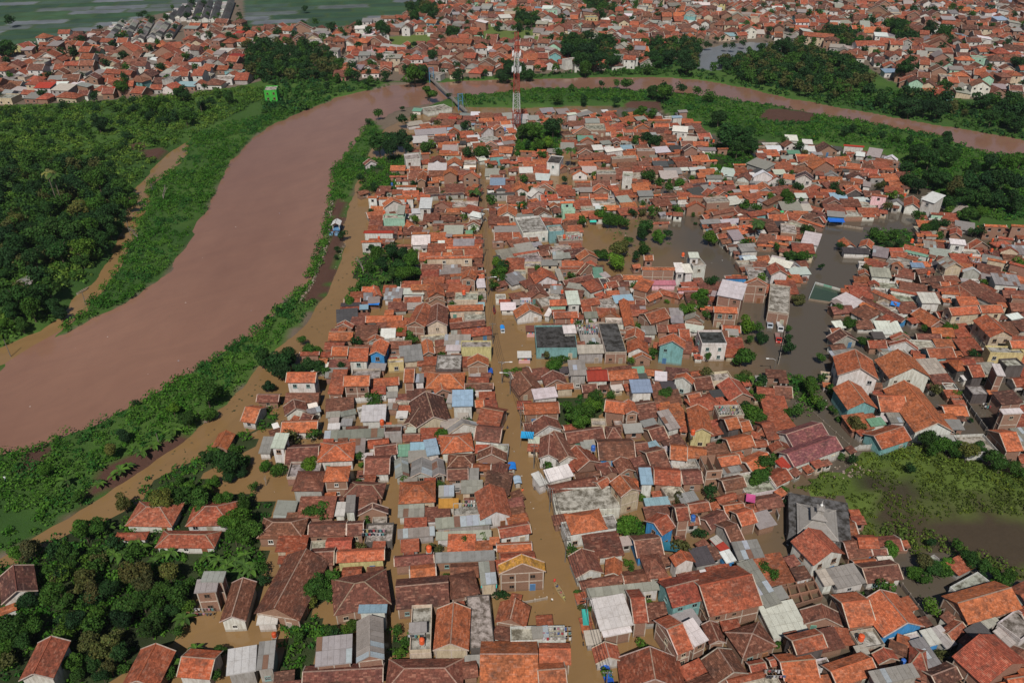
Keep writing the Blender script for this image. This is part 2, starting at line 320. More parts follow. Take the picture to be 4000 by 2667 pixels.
def _grow0(p, d):
    n = len(p); c = []
    area = sum(p[i][0]*p[(i+1) % n][1]-p[(i+1) % n][0]*p[i][1] for i in range(n)); s = 1 if area > 0 else -1
    for i in range(n):
        e1 = p[i]-p[i-1]; e2 = p[(i+1) % n]-p[i]; e1 = e1/(np.hypot(*e1)+1e-9); e2 = e2/(np.hypot(*e2)+1e-9)
        nn = np.array((e1[1]+e2[1], -(e1[0]+e2[0])))*s; c.append(p[i]+nn/(np.hypot(*nn)+1e-9)*d)
    return np.array(c)
CANAL = _grow0(CANAL, 2.6)
def build_ground():
    xs = np.concatenate([np.linspace(-6000, -640, 14), np.arange(-620, 621, 2.5), np.linspace(640, 6000, 14)])
    ys = np.concatenate([np.linspace(-1500, 30, 8), np.arange(40, 901, 2.5), np.linspace(930, 9000, 22)])
    X, Y = np.meshgrid(xs, ys); nx, ny = len(xs), len(ys)
    n1 = vnoise(X, Y, 9, 1); n2 = vnoise(X, Y, 3.7, 2); n3 = vnoise(X, Y, 40, 3)
    wob = (n1-0.5)*3+(n2-0.5)*2
    dr = sdist(X, Y, RIVER)+wob; dt = sdist(X, Y, TOWN)+wob*0.6; dc = sdist(X, Y, CANAL)+wob*0.5
    Z = 0.55+(n1-0.5)*0.25+(n2-0.5)*0.15
    dyke = inside(X, Y, DYKE) | inside(X, Y, SBANK) | inside(X, Y, WEST)
    Z = np.where(dyke, np.minimum(1.5, 0.3+0.16*np.maximum(0, -np.maximum(dr, dt)))+(n1-0.5)*0.4+(n2-.5)*.25, Z)
    for d, dep in ((dr, -2.0), (dt, -1.1), (dc, -0.8)):
        k = np.clip((d+1.2)/2.6, 0, 1); Z = Z*(1-k)+dep*k
    C = np.empty((ny, nx, 4)); C[..., 3] = 0
    def put(mask, col, wet=0.0):
        C[mask, 0], C[mask, 1], C[mask, 2], C[mask, 3] = *col, wet
    put(np.ones_like(X, bool), (0.15, 0.115, 0.085))                       # trodden earth of the far town
    far = Y > 830; put(far, (0.05, 0.075, 0.04))
    g = np.clip((n3*0.6+n1*0.4-0.25)*2, 0, 1)[..., None]
    grass = np.array((0.032, 0.078, 0.014))*(1-g)+np.array((0.060, 0.120, 0.020))*g
    for p in (WEST, DYKE, SBANK, NBANK):
        m = inside(X, Y, p); C[m, :3] = grass[m]; C[m, 3] = 0
    m = inside(X, Y, TOWN); put(m, (0.12, 0.09, 0.06))
    for p in GROVES:
        m = sdist(X, Y, p)+wob*0.4 > 0; C[m, :3] = np.array((0.030, 0.044, 0.014))*(0.6+.8*n1[m])[:, None]; C[m, 3] = 0; Z[m] = 0.12+0.2*n1[m]
    for p in EARTHS: put(sdist(X, Y, p)+wob*0.5 > 0, (0.085, 0.042, 0.030))
    for i, p in enumerate(LAWNS):
        m = sdist(X, Y, p) > 0; put(m, (0.11, 0.15, 0.035))
    for p in PADS:
        m = sdist(X, Y, p)+wob > 0; put(m, (0.16, 0.17, 0.18), 0.85); Z[m] = 0.5
    # flooded paddies: plots along the field grid
    m = inside(X, Y, PADDY); a = math.radians(12); U = X*math.cos(a)+Y*math.sin(a); V = -X*math.sin(a)+Y*math.cos(a)
    row = np.floor(V/19.0).astype(int); off = (row*37 % 23)*1.7; ci = np.floor((U+off)/46.0).astype(int)
    h = (np.sin(ci*12.9898+row*78.233)*43758.5453) % 1.0
    pal = np.array([(0.15, 0.16, 0.175, .7), (0.032, 0.075, 0.038, .1), (0.135, 0.148, 0.16, .6), (0.045, 0.095, 0.045, .1), (0.10, 0.118, 0.115, .4), (0.030, 0.066, 0.040, .1), (0.05, 0.085, 0.062, .3)])
    sel = pal[(h*7).astype(int) % 7]; nz = (0.75+0.5*n1)[..., None]
    C[m] = np.concatenate([sel[m][:, :3]*nz[m], sel[m][:, 3:]], 1); Z[m] = 0.45
    bund = m & ((np.abs((V/19.0) % 1) < 0.12) | (np.abs(((U+off)/46.0) % 1) < 0.05)); put(bund, (0.05, 0.085, 0.03)); Z[bund] = 0.7
    # swamp east of the white wall
    ds = sdist(X, Y, SWAMP)+wob*1.2; m = ds > 0; q = vnoise(X, Y, 11, 9)*0.6+n2*0.4
    Z[m] = np.where(q[m] > 0.42, 0.12, 0.02)+0.1*n2[m]
    pc = Q(2290, 1235); dp = np.hypot((X-pc.x)/24.0, (Y-pc.y)/13.0)+(q-.5)*1.1
    ring = np.clip(1-ds/16.0, 0, 1); lush = q+.06+ring*.35
    sw = np.where((lush > 0.60)[..., None], np.array((0.085, 0.125, 0.022)), np.where((lush > 0.46)[..., None], np.array((0.062, 0.078, 0.022)), np.array((0.046, 0.042, 0.022))))*(.7+.6*n2[..., None])
    pool_ = dp < 1.0; kk = np.clip((1.35-dp)/.8, 0, 1)[..., None]; sw = sw*(1-kk)+np.array((0.062, 0.045, 0.028))*kk
    C[m, :3] = sw[m]; C[m, 3] = np.where(pool_[m], 0.6, 0.02)
    v = np.stack([X, Y, Z], -1).reshape(-1, 3).astype(np.float32)
    idx = np.arange(nx*ny).reshape(ny, nx)
    f = np.stack([idx[:-1, :-1], idx[:-1, 1:], idx[1:, 1:], idx[1:, :-1]], -1).reshape(-1, 4)
    me = raw_mesh('ground', v, f); at = me.attributes.new('cover', 'FLOAT_COLOR', 'POINT'); at.data.foreach_set('color', C.reshape(-1).astype(np.float32))
    me.materials.append(M_GROUND); me.polygons.foreach_set('use_smooth', np.ones(len(f), bool))
    tag(link('ground', me), 'earth and grass ground of the flooded town, river banks and fields', kind='structure')
    global GX, GY, GZ; GX, GY, GZ = xs, ys, Z
def raw_mesh(name, v, f):
    me = bpy.data.meshes.new(name); k = f.shape[1]
    me.vertices.add(len(v)); me.vertices.foreach_set('co', np.ascontiguousarray(v, dtype=np.float32).ravel())
    me.loops.add(f.size); me.loops.foreach_set('vertex_index', np.ascontiguousarray(f, dtype=np.int32).ravel())
    me.polygons.add(len(f)); me.polygons.foreach_set('loop_start', np.arange(0, f.size, k, dtype=np.int32))
    me.update(calc_edges=True); return me
def gz(x, y):
    i = int(np.clip(np.searchsorted(GX, x), 0, len(GX)-1)); j = int(np.clip(np.searchsorted(GY, y), 0, len(GY)-1)); return float(GZ[j, i])
build_ground()
def sheet(name, pts, z, mat, label):
    me = bpy.data.meshes.new(name); me.from_pydata([(x, y, z) for x, y in pts], [], [tuple(range(len(pts)))]); me.materials.append(mat)
    if me.polygons[0].normal.z < 0: me.flip_normals()
    return tag(link(name, me), label, kind='structure')
grow = _grow0
M_RIVER = m_water('river_water', (0.205, 0.105, 0.072), (0.265, 0.142, 0.096))
M_FLOOD = m_water('flood_water', (0.205, 0.122, 0.052), (0.255, 0.155, 0.068), True)
sheet('river', grow(RIVER, 3.0), 0.02, M_RIVER, 'wide muddy brown river bending round the town')
sheet('flood_water', grow(TOWN, 2.0), -0.02, M_FLOOD, 'brown floodwater standing in the streets and yards')
sheet('canal', grow(CANAL, 2.0), 0.0, M_FLOOD, 'flooded track along the far bank')
# ------------------------------------------------------------------ houses: shape, roof, wall, front-left eave, front-right eave, ridge (or back) point, eave height
# points are px of 1000 x 667 px cut-outs of the photo shown 2.351 times as large; the key gives the cut-out's origin
HOUSES = {
(1000, 667): '''
S R B 1225,60 1390,60 1390,0
G O B 1478,100 1560,100 1505,0 5.5
S B W 1280,98 1470,98 1440,52
S O B 1565,118 1690,110 1660,65
G O B 1715,45 1850,45 1740,-30 6
G O B 1895,50 2050,70 1960,-5 6
S B B 1135,190 1280,190 1280,108
S O W 1280,150 1478,150 1478,98 4
H V G 1545,235 1920,215 1740,105
S O W 1020,250 1115,250 1115,205 6
S O W 1115,262 1450,260 1450,192 5
S B B 955,225 1045,200 1035,165
G O W 1180,335 1350,310 1265,238 5
F C N 1170,450 1365,450 1365,410 5.5
L G N 1290,400 1360,400 1360,320 7
L W W 1495,345 1610,345 1605,250 6
L W W 1430,395 1520,390 1510,345 4
G B B 1620,330 1800,345 1690,275
S B B 1640,405 1890,400 1800,335
F C B 1805,335 2035,335 2020,285
L W W 1950,410 2062,435 2055,385 4
G O W 1385,540 1480,520 1430,430
H B B 1612,505 2055,500 1900,412
H M W 985,572 1265,572 1190,508 5
P O W 960,660 1155,655 1090,572 5
S O W 1430,585 1580,580 1560,505 4
L W W 1425,685 1600,680 1600,590
H O B 1805,605 1995,600 1915,508
G B W 1935,510 2060,510 1990,450
S B B 1240,695 1430,695 1430,632
S O C 1740,718 2055,712 2050,632 4
L W W 1670,690 1735,688 1735,640
S O C 1560,812 1995,800 1985,730 5.5
S R C 2000,935 2105,935 2095,805
H O B 1785,975 1975,960 1880,880 4
G O B 1880,995 2015,1005 1920,895 5.5
L W C 2030,1075 2112,1070 2100,990 3.5
S B B 1515,905 1715,905 1700,872
S O W 970,1115 1075,1115 1080,1065
G O B 1070,1165 1162,1150 1110,1042
L G W 985,1190 1070,1185 1070,1118
L G W 1170,1185 1335,1185 1330,1078
L W W 1345,1135 1545,1135 1545,1078
S O B 1420,1095 1640,1095 1640,1045 4.5
G O B 1580,1165 1740,1150 1690,1022 5
S R B 1358,1210 1520,1205 1515,1142
G R B 1375,1425 1550,1440 1412,1195 5.5
G B C 1565,1425 1762,1420 1670,1215 5.5
G B B 1560,1225 1750,1210 1660,1130
S O C 1760,1290 2090,1280 2080,1200 4
F C C 1825,1195 2035,1195 2030,1125 4
S O B 1005,1395 1345,1390 1345,1305
L K B 775,1245 960,1240 955,1212
L R B 770,1285 955,1275 955,1245 2.5
G R B 725,1440 885,1450 800,1370
S O B 660,1560 885,1560 870,1440
L W W 1140,1545 1280,1540 1278,1445
G O B 1020,1580 1170,1580 1095,1500
S B B 1785,1455 2110,1420 2105,1365
H R B 1900,1530 2180,1500 2030,1425
L G W 1785,1530 1875,1530 1875,1465
S O W 2225,325 2420,325 2420,258
G O W 2215,430 2400,430 2330,305
S O W 2215,500 2420,500 2420,430
L G W 2190,565 2420,560 2420,505
H R B 2165,90 2380,90 2330,5
S R W 2230,1220 2340,1220 2330,1085
''',
(2000, 667): '''
S O B 575,110 765,110 765,50 4
G O W 550,45 700,45 600,-10
F C B 780,35 955,35 950,5 6
S B B 1100,110 1200,105 1175,15
F C W 1015,60 1105,65 1090,20 6
S O B 1210,150 1320,148 1310,82
G O B 745,200 900,190 800,115
G O W 0,205 160,200 65,92
G O B 215,170 385,185 265,110
G W W 175,245 305,215 215,155 3.5
S R W 325,275 490,270 485,188 4
S B B 490,262 585,262 585,205
S O W 615,255 705,252 700,205 4
L G B 620,195 745,195 700,152
S O B 760,262 880,262 875,205 4
F C C 735,312 950,312 930,262
H O B 1010,255 1165,240 1080,165
L G G 1165,235 1305,230 1290,180 4
S O B 1300,235 1375,230 1350,162
S B B 1375,250 1540,240 1535,190 4
S O W 1520,265 1615,260 1610,215 5
L W W 1530,312 1615,307 1605,270
S R B 1625,240 1765,250 1740,205 5
S O B 1770,260 1830,255 1820,210 4
G R B 1800,240 1900,215 1860,145
G R B 1890,235 2000,220 1920,140
H O B 2000,225 2185,205 2070,105
H V W 1635,140 1830,120 1700,60
L G W 1790,75 1940,75 1930,40 4
S R B 1840,125 1950,120 1940,78
S R B 1950,110 2035,108 2020,45
G B W 2060,75 2185,95 2090,0 4
G W W 2215,60 2400,60 2290,-10 5
L G G 2190,125 2351,120 2340,85
G O G 2265,190 2400,190 2330,100
S O N 445,300 570,295 560,252 6
F C N 465,375 580,370 578,350 4.5
G O B 350,345 440,340 400,285
S R B 150,360 320,340 300,290
G B W 215,430 370,415 290,325
S B W 380,390 455,385 450,350
G O B 460,480 540,475 500,438
S R B 260,475 455,485 450,448
F C W 100,590 330,570 240,430 4.5
S O B 0,490 75,490 70,435
F C A 345,570 475,560 450,505 5
F C B 430,650 650,640 600,565 4
H R B 20,785 265,745 190,665
L G G 375,810 470,810 430,745 4.5
L G B 470,805 545,800 520,750 4.5
G O B 620,830 800,805 700,715 4
S R B 430,905 625,905 620,835 4
G B B 625,960 790,890 690,845
L E G 750,985 845,985 830,888
L G G 850,990 910,970 890,915
L G W 0,1055 145,1010 100,905
L B B 145,1010 215,1010 190,895
G O W 215,1040 430,1010 310,878 4
L G W 432,1015 485,1010 455,895
S B B 485,1050 755,990 750,955
L R W 725,1120 845,1080 800,980 4
L G W 490,1085 640,1110 625,1040
F K W 850,1095 915,1090 890,985
S R B 890,1085 985,1065 975,985
S B B 985,1065 1085,1060 1080,995
S O W 1020,1000 1205,1000 1205,945
L O B 1105,1080 1240,1115 1200,990 6
L G B 995,1140 1090,1135 1085,1065
S B B 1135,1235 1230,1235 1230,1180
S O B 1190,910 1500,915 1495,848 6
S O B 1215,825 1300,825 1300,782 8
L W W 1505,935 1588,935 1575,845 6
L W W 1592,940 1668,935 1655,852 6
F C W 1665,885 1780,875 1760,800 6.5
L W W 1630,800 1725,800 1722,748 9
S O B 1115,900 1190,890 1195,800
S R P 1520,1100 1720,1095 1715,970 4
L P P 1265,1050 1510,1050 1510,1005
H R B 1320,1120 1540,1180 1440,1040
S O B 1260,1205 1385,1150 1320,1115
S R L 1960,990 2165,990 2160,875 4
G O B 2140,1050 2351,1060 2260,990 7
L W B 1880,1140 2115,1185 2130,1035 8
S O B 1855,1300 2075,1310 2075,1225 6
S R B 1275,1410 1460,1350 1440,1235 4
G G B 1580,1375 1765,1400 1660,1290 4
L G G 1460,1395 1580,1400 1560,1330
L G G 1455,1330 1580,1330 1530,1260
S R B 1440,1485 1605,1470 1590,1395
S R W 1540,1530 1640,1530 1630,1425
L G W 1195,1500 1330,1500 1330,1425
S B B 1335,1480 1435,1480 1420,1400
G O B 1030,1430 1130,1430 1040,1170 4
G O B 1035,1550 1210,1570 1110,1430
H B B 0,1185 155,1160 70,1065
G B B 158,1180 345,1150 230,1060
L G K 355,1130 470,1130 460,1055
S O N 345,1240 508,1235 503,1150 5
L W W 512,1230 632,1225 618,1100 6
S R B 640,1250 815,1225 750,1135 4
G O W 40,1360 290,1330 170,1205
L W W 90,1245 185,1240 170,1165
L W W 293,1330 340,1340 310,1220
S O B 385,1358 610,1350 605,1272 5
S R B 650,1310 740,1300 720,1240
G O B 805,1355 1000,1355 895,1285
L W G 475,1495 595,1490 590,1415 5
L G W 670,1355 795,1350 790,1290
S O B 1925,545 2080,525 2060,450 4
S O B 2090,450 2190,445 2170,360 6
L R A 2195,425 2351,400 2351,350 4
S B B 1850,410 2055,370 2050,312 5
S R B 1945,455 2080,395 2060,340
L G W 2035,640 2145,630 2090,540 4
L G A 1745,490 1920,480 1900,440
L G W 2110,745 2270,735 2230,665 4
L W W 2135,820 2255,810 2250,775 3.5
S O B 2145,660 2245,650 2240,612
H O B 2250,690 2400,700 2300,590
S R B 1280,490 1450,485 1420,395 2.5
G O B 1600,340 1780,345 1690,270 4.5
F C B 1790,300 2000,290 1990,245 5.5
S B B 1430,345 1545,350 1510,290
S B B 1120,360 1300,345 1290,280
S O B 1308,350 1360,345 1350,300
''',
(3000, 667): '''
G R W 0,105 150,90 55,0
S R B 20,170 185,150 180,108
H R B 0,210 85,205 20,125
G V W 245,70 415,90 330,0 6
S B B 285,140 405,138 400,95
H O B 420,105 555,90 490,45
G G G 520,50 655,60 590,0
G D W 740,80 905,80 820,0
S O G 940,65 1075,65 1075,28 4
L B B 0,320 145,250 100,215 4
G O B 0,390 125,385 60,330
L W W 260,250 380,250 375,205
H R B 385,215 490,150 440,120
H O B 475,215 612,220 560,160
S O B 435,250 515,250 513,195 4
L C W 300,370 415,370 390,305
G B B 515,320 700,325 615,235
S B B 400,370 510,400 500,280
G R K 720,220 870,215 820,145 4
L G W 870,140 945,150 900,100
S R P 945,225 1100,245 1095,160 6.5
S R W 860,425 990,425 985,315 2.5
G G W 1110,300 1245,320 1170,250 4
G R W 1250,330 1395,350 1330,228 4
L W W 1405,260 1530,300 1500,190 7
S R N 1495,400 1620,410 1620,345 4
L G B 1540,320 1690,390 1640,240 2
L G L 545,415 715,430 712,380 4
S R B 512,480 543,472 545,385
H O B 275,445 505,520 380,375
L D B 0,560 112,555 100,440 4
F C B 118,570 260,585 260,505 4
H O B 0,660 190,690 80,570 4
L W W 300,660 460,690 470,580 4
L G B 195,680 330,690 300,655
G G W 180,900 310,890 300,810
G R W 25,960 190,960 105,840 5
L W W 0,850 200,900 150,820 4
G O W 700,705 810,700 760,608
G O W 830,700 955,725 905,620
L K W 695,755 945,765 940,712 2.7
L G B 955,780 1100,805 1195,730 4
H E W 1250,745 1470,795 1340,685 4
S O G 1450,600 1565,605 1565,530 4
S O B 1350,690 1440,690 1430,600
S O B 1530,650 1635,660 1635,600
G R B 1665,590 1780,610 1720,515
L G W 1430,705 1550,720 1530,650
L W W 1675,670 1825,685 1800,635 6
G R B 1860,720 2040,700 1940,620
S O B 1990,510 2195,520 2195,445 6
S O B 2235,510 2400,520 2400,450 6
S R B 2110,620 2260,640 2240,590 4
H R B 2100,700 2240,680 2160,645
G R C 2130,745 2310,760 2200,690 4
F C W 1800,780 1950,790 1940,745
S O C 2010,815 2190,850 2100,760 5
G G C 1630,900 1795,890 1640,785 6
G W G 1790,930 1960,950 1860,880 5
G O B 1130,860 1240,890 1180,830
S R B 1130,795 1290,800 1230,760
L L W 1320,885 1445,890 1430,845 4
S B B 1375,950 1540,935 1530,890
S B W 1160,970 1345,1000 1330,915 4
L C W 950,970 1140,985 1145,900 4
G O B 835,960 945,970 900,900
S R B 780,1050 920,1060 910,985
G R B 925,1050 1030,1060 980,1000
S R W 1120,1095 1410,1150 1430,1040 4
S B L 835,1185 1225,1395 1250,1365
L O B 945,1110 1180,1210 1200,1180 4
F C K 1200,1230 1370,1230 1350,1120 2.5
L W W 1415,1215 1590,1220 1560,1120 5
S O W 1595,1130 1770,1140 1770,1060 4
S O B 1590,1060 1680,1060 1680,990
H R B 1775,1180 1890,1150 1800,1035
S O C 1690,1330 1955,1310 1940,1220 6
S O C 1965,1305 2170,1300 2060,1125 6
G O B 1490,1440 1640,1410 1480,1240
L G W 1370,1355 1480,1350 1450,1275
G O C 2040,1530 2265,1525 1980,1315 7
L W W 980,1500 1150,1500 1130,1455
S B B 1370,1550 1600,1555 1590,1500
G D G 600,1590 830,1560 730,1440
L W W 630,1450 720,1440 690,1370
G R B 1135,1550 1320,1550 1230,1480
L W G 2240,1370 2351,1350 2351,1290
S R B 2240,1170 2400,1180 2400,1105 5
H R B 1935,1040 2080,1110 2020,990
L G W 2085,1040 2330,1060 2300,960 4
S R B 2215,850 2400,900 2330,800 5
F C B 0,1290 190,1318 228,1075 4.6
''',
(1000, 1334): '''
S O B 690,130 840,130 840,25 4
S O W 845,180 1025,180 1020,0 5.5
G O L 1035,125 1185,130 1100,-30 6
F C Y 1215,210 1355,200 1350,170 3.5
S B B 1195,65 1430,60 1430,-20 4
L W W 1740,85 1880,85 1875,30 4.5
G O B 1535,125 1640,115 1590,-30
F C K 1650,260 1880,260 1875,130 4
F C Y 1885,62 2160,60 2160,0 5
G O B 1940,230 2140,225 2010,110 5
S O W 270,375 545,375 560,275 7
S B C 260,560 570,560 565,470
S B B 0,555 205,555 208,485
G B W 265,685 480,640 380,520
L G W 475,670 600,640 590,590
S B B 400,715 500,740 540,680 2.5
S O W 225,840 560,830 560,725
L W W 170,815 220,800 310,705
L R B 655,480 795,480 815,255 4
S O B 800,410 1040,405 1035,305 6
S O W 1055,415 1315,395 1310,325 3.5
S O B 1355,375 1450,375 1445,220 6
L G W 1460,375 1545,370 1540,290 5
H O B 1555,430 1910,430 1830,265 3.5
G O B 1640,485 1790,465 1690,370
S B W 1915,440 2180,435 2175,385 3.5
L L W 1800,595 1995,590 1980,440 5.5
G D C 1472,795 1800,740 1625,445
G D C 1345,765 1468,790 1400,480
L W W 960,735 1190,725 1185,575 4
L G W 1195,515 1300,510 1295,455
L G B 1200,620 1300,620 1330,565
L G G 640,700 772,690 768,635
L G G 780,690 925,660 910,615
L W W 655,805 770,800 765,745 2.5
L G G 775,770 880,770 890,705 2.5
L G W 620,905 1175,875 1170,790
F D G 1180,848 1335,842 1345,778 4
S B B 1345,920 1510,915 1510,850
P O W 555,1105 895,1090 730,938 4
L W W 130,975 260,980 285,840 6
L G W 20,1025 130,1025 170,870
S B B 260,1125 570,1110 575,955
S B W 1090,1055 1300,1030 1295,940 3.5
L G G 905,1020 1000,1015 1000,885 3.5
S B W 990,1220 1225,1215 1230,1065 3.5
L E G 1300,1055 1410,1050 1405,940
L L W 1412,1010 1550,1005 1545,920
L L W 1570,1050 1690,1030 1680,880 3.5
H O W 1700,1030 2005,1000 1900,855 4
G G G 1280,1255 1410,1240 1345,1055
G G G 1415,1250 1618,1245 1515,1055
G G G 1625,1245 1745,1230 1690,1060
H B B 1755,1160 2010,1155 1885,1045
S B B 1755,1275 1950,1268 1950,1165
L G A 1955,1290 2045,1290 2040,1160
S B W 2000,905 2240,930 2225,790 4
G G W 1770,850 2050,790 1910,700 4
S R B 2020,760 2230,800 2220,620 4
S O B 2015,605 2095,600 2090,540
L G G 1745,560 1798,565 1795,480
G B B 2025,1090 2300,1100 2165,955 3.5
G B B 2150,1215 2305,1230 2200,1095 3.5
H B G 325,1370 610,1370 500,1215 5
P O B 615,1285 845,1280 720,1165 6
H B B 800,1425 1160,1440 1090,1315
H O C 1310,1490 1650,1470 1545,1310 4
L G G 1675,1425 1820,1420 1815,1315
L Y W 1675,1530 1860,1525 1860,1435
G R W 2060,1640 2351,1600 2175,1300 4
L G W 1305,1590 1550,1570 1510,1482
G D B 935,1600 1215,1580 1060,1490
L W W 720,1600 812,1600 825,1470 3.5
L G W 817,1565 905,1560 915,1405 5
S R B 400,130 580,125 560,95
''',
(2000, 1334): '''
F K A 225,72 600,68 585,-140 4
L C G 605,112 850,105 840,25 4.5
F K B 860,105 1050,100 1010,-170 4.5
G O W 1058,100 1258,110 1110,-40
G O B 1105,165 1285,170 1180,95
G O A 1345,40 1590,70 1460,-80 6.5
F K W 1745,30 1970,30 1990,-90 6
L G G 530,312 690,307 650,165 5.5
S M W 690,365 890,357 880,250 4.5
S O B 897,360 1165,335 1155,245 4.5
G B B 65,500 295,440 190,255
G B B 305,415 515,390 390,260
L W W 205,532 425,505 405,410 4
S O C 410,440 570,430 560,385 3.5
S O B 110,670 440,655 415,555 4.5
L L W 1100,470 1295,465 1230,345 5
S B B 650,470 790,460 780,385
L W W 1310,355 1425,365 1390,275 3.5
S B B 1310,408 1400,402 1385,365 2.5
G O W 1480,345 1655,395 1500,255 5
S B B 1690,450 1860,430 1800,310
G R B 2000,550 2220,515 2010,320
S R B 1640,575 1760,550 1720,465
H R B 1700,660 1940,600 1850,490
S O B 845,640 1042,665 1000,545 5
G O B 1047,667 1165,660 1060,530 6
S B B 1168,720 1355,690 1290,545
L G W 1440,815 1550,790 1470,610 4
G O Y 1640,840 1850,850 1500,565 5.5
F C B 1900,690 2130,680 2090,590 4
S O K 1990,815 2110,790 2100,680 5
S O B 2118,830 2215,810 2200,715 3.5
S O B 2010,1005 2240,960 2290,840 4
H R B 2240,850 2380,880 2300,760
S B W 115,830 200,820 235,735
G B W 203,860 470,810 310,670 3.5
G B W 240,1075 425,1085 300,840 4
G B W 432,1110 600,1075 410,810 4
S B B 510,940 860,890 840,785
H B B 870,900 1015,900 960,785
G R B 600,1190 820,1110 640,930
L G W 640,985 750,975 725,910 4
S B L 800,1090 1140,1080 1130,905
S B B 1150,1035 1270,1020 1260,920
L L W 1275,1000 1370,970 1340,895
S B B 1290,1190 1465,1150 1380,985
S O W 1450,1080 1610,1095 1570,960 5
F C G 1475,1190 1720,1170 1620,1100
S B B 1300,930 1445,890 1430,760
F U B 1790,1180 1935,1170 1830,1040 6
S O B 1910,1150 2110,1120 2050,1040 4
L G G 1940,1220 2120,1180 2090,1140
L W W 340,1290 570,1230 530,1115 5
L W W 255,1330 330,1300 285,1170 3.5
S B B 350,1400 795,1315 785,1245 3.5
S D B 580,1260 820,1230 790,1190
G B B 840,1240 985,1210 900,1140
G B B 990,1220 1140,1190 1020,1050
G O C 1000,1430 1190,1370 1035,1205 6.5
L L W 1185,1310 1300,1310 1240,1155 5
S R B 1305,1310 1555,1325 1530,1185 3.5
S B B 1570,1310 1760,1300 1740,1185 3.5
S R B 820,1355 915,1300 880,1240 4
F C W 400,1570 990,1540 860,1340 3.5
L G W 1560,1490 1720,1450 1640,1370 3.5
L L L 1230,1520 1460,1500 1400,1420
S B B 1960,1370 2160,1330 2120,1240 4
S R B 1900,1490 2080,1440 2060,1390
S O B 1960,1578 2150,1550 2130,1480
S R B 1640,1578 1830,1550 1800,1470
''',
(3000, 1334): '''
G O W 640,312 1020,352 710,60 6.5
G O W 1115,340 1500,325 1235,65 6.5
G O A 730,625 1010,612 770,350 5
G O W 1350,838 1712,828 1320,350 4.5
S O W 1035,642 1290,645 1300,480 4.5
S O A 1045,990 1320,900 1265,770 3.5
L E W 950,780 1090,760 1030,690 3.5
L G W 1130,745 1280,740 1240,645 3.5
S Q W 240,1150 690,985 610,875 4
S Q W 230,970 560,860 505,740 4
G R B 35,1010 215,990 120,900
L M W 150,1180 230,1140 180,1030
S R B 0,910 110,890 130,715
S B B 60,510 230,520 180,400 1.5
S R A 1490,160 1730,145 1660,40 3.5
S R B 930,60 1100,60 1100,-20
G R W 1110,40 1385,85 1200,-10
L G W 1020,95 1140,85 1110,55 2.5
F C Y 2040,110 2351,120 2351,60 6
S O Y 2240,60 2400,60 2400,-20 7
H O K 1740,270 1865,260 1780,165 5
L W W 1800,355 1930,340 1890,290
S R K 1880,330 2000,320 1990,200 5
L W B 2105,310 2185,315 2050,200 8
F C K 2190,240 2351,230 2351,160 6
L D B 2150,580 2351,560 2351,430 5
L W B 2160,665 2351,655 2351,615 8
S O B 2190,1010 2351,1000 2330,820 5
F C K 1880,490 2025,490 1990,410 4
''',
(0, 2000): '''
H R W 1145,125 1580,135 1480,-50
H R W 1700,130 2120,120 2020,-60
H R W 1420,325 1970,330 1920,205
H R W 1040,260 1340,250 1310,195
G D W 10,850 350,720 215,450 4
L O W 0,950 155,890 150,825 2.5
G R W 170,1550 490,1530 390,1140 6
G O B 1110,1600 1450,1620 1385,1200 4
S O W 1620,1510 1930,1535 1945,1345 4
L W G 2075,1500 2350,1455 2350,1215 5
L G B 1780,742 1990,727 2030,600 6.5
L G B 1840,640 2050,640 2095,540 7
G B W 2015,1010 2260,1000 2190,600 4
G O B 1930,-580 2090,-575 2110,-755
S O W 2205,-835 2345,-815 2340,-960
''',
(1000, 2000): '''
H B B 5,240 430,238 265,90 3.5
S B B 475,225 825,210 833,100 3.5
S B B 832,215 985,205 980,100 3.5
F C K 1000,290 1250,280 1250,110 2.5
S O Y 735,465 1180,438 1175,345 4.5
S B B 490,500 715,485 720,355 3.5
G B B -20,930 400,1000 260,300 4
L W W 0,1035 195,1025 190,935 2.8
H B B 715,950 1245,845 1075,620 4
L L W 935,925 1200,920 1195,855 5.8
G G B 920,1385 1180,1350 1070,935 5.5
L G B 540,1418 880,1382 865,1115 5
S B B 420,1600 1165,1560 1115,1430
H B B 1180,1650 1900,1640 1640,1430
G O C 1625,1270 1955,1270 1750,825 5
F C C 1415,1290 1605,1280 1600,870 4
L G G 1405,1112 1570,1100 1570,1000 5.5
F C K 1972,1260 2190,1240 2150,760 4
S B B 1285,895 1780,850 1765,640 4
P B B 1790,800 2060,745 1945,600 4
L G C 2065,670 2215,655 2200,440 5
L G B 1645,465 2195,440 2180,345 3.5
S B B 1270,500 1638,465 1633,390 3.5
L G G 1300,245 1645,215 1640,125
L G W 1300,48 1545,40 1540,-40
L G G 1650,155 2165,110 2150,10 3.5
L C W 1650,255 2165,235 2165,158
L G G 1915,1395 2195,1385 2190,1310
L G W 2200,1470 2290,1430 2270,1290 4
S B B 1905,1530 2045,1510 2040,1400
L G G 0,1450 160,1432 185,1170 5
''',
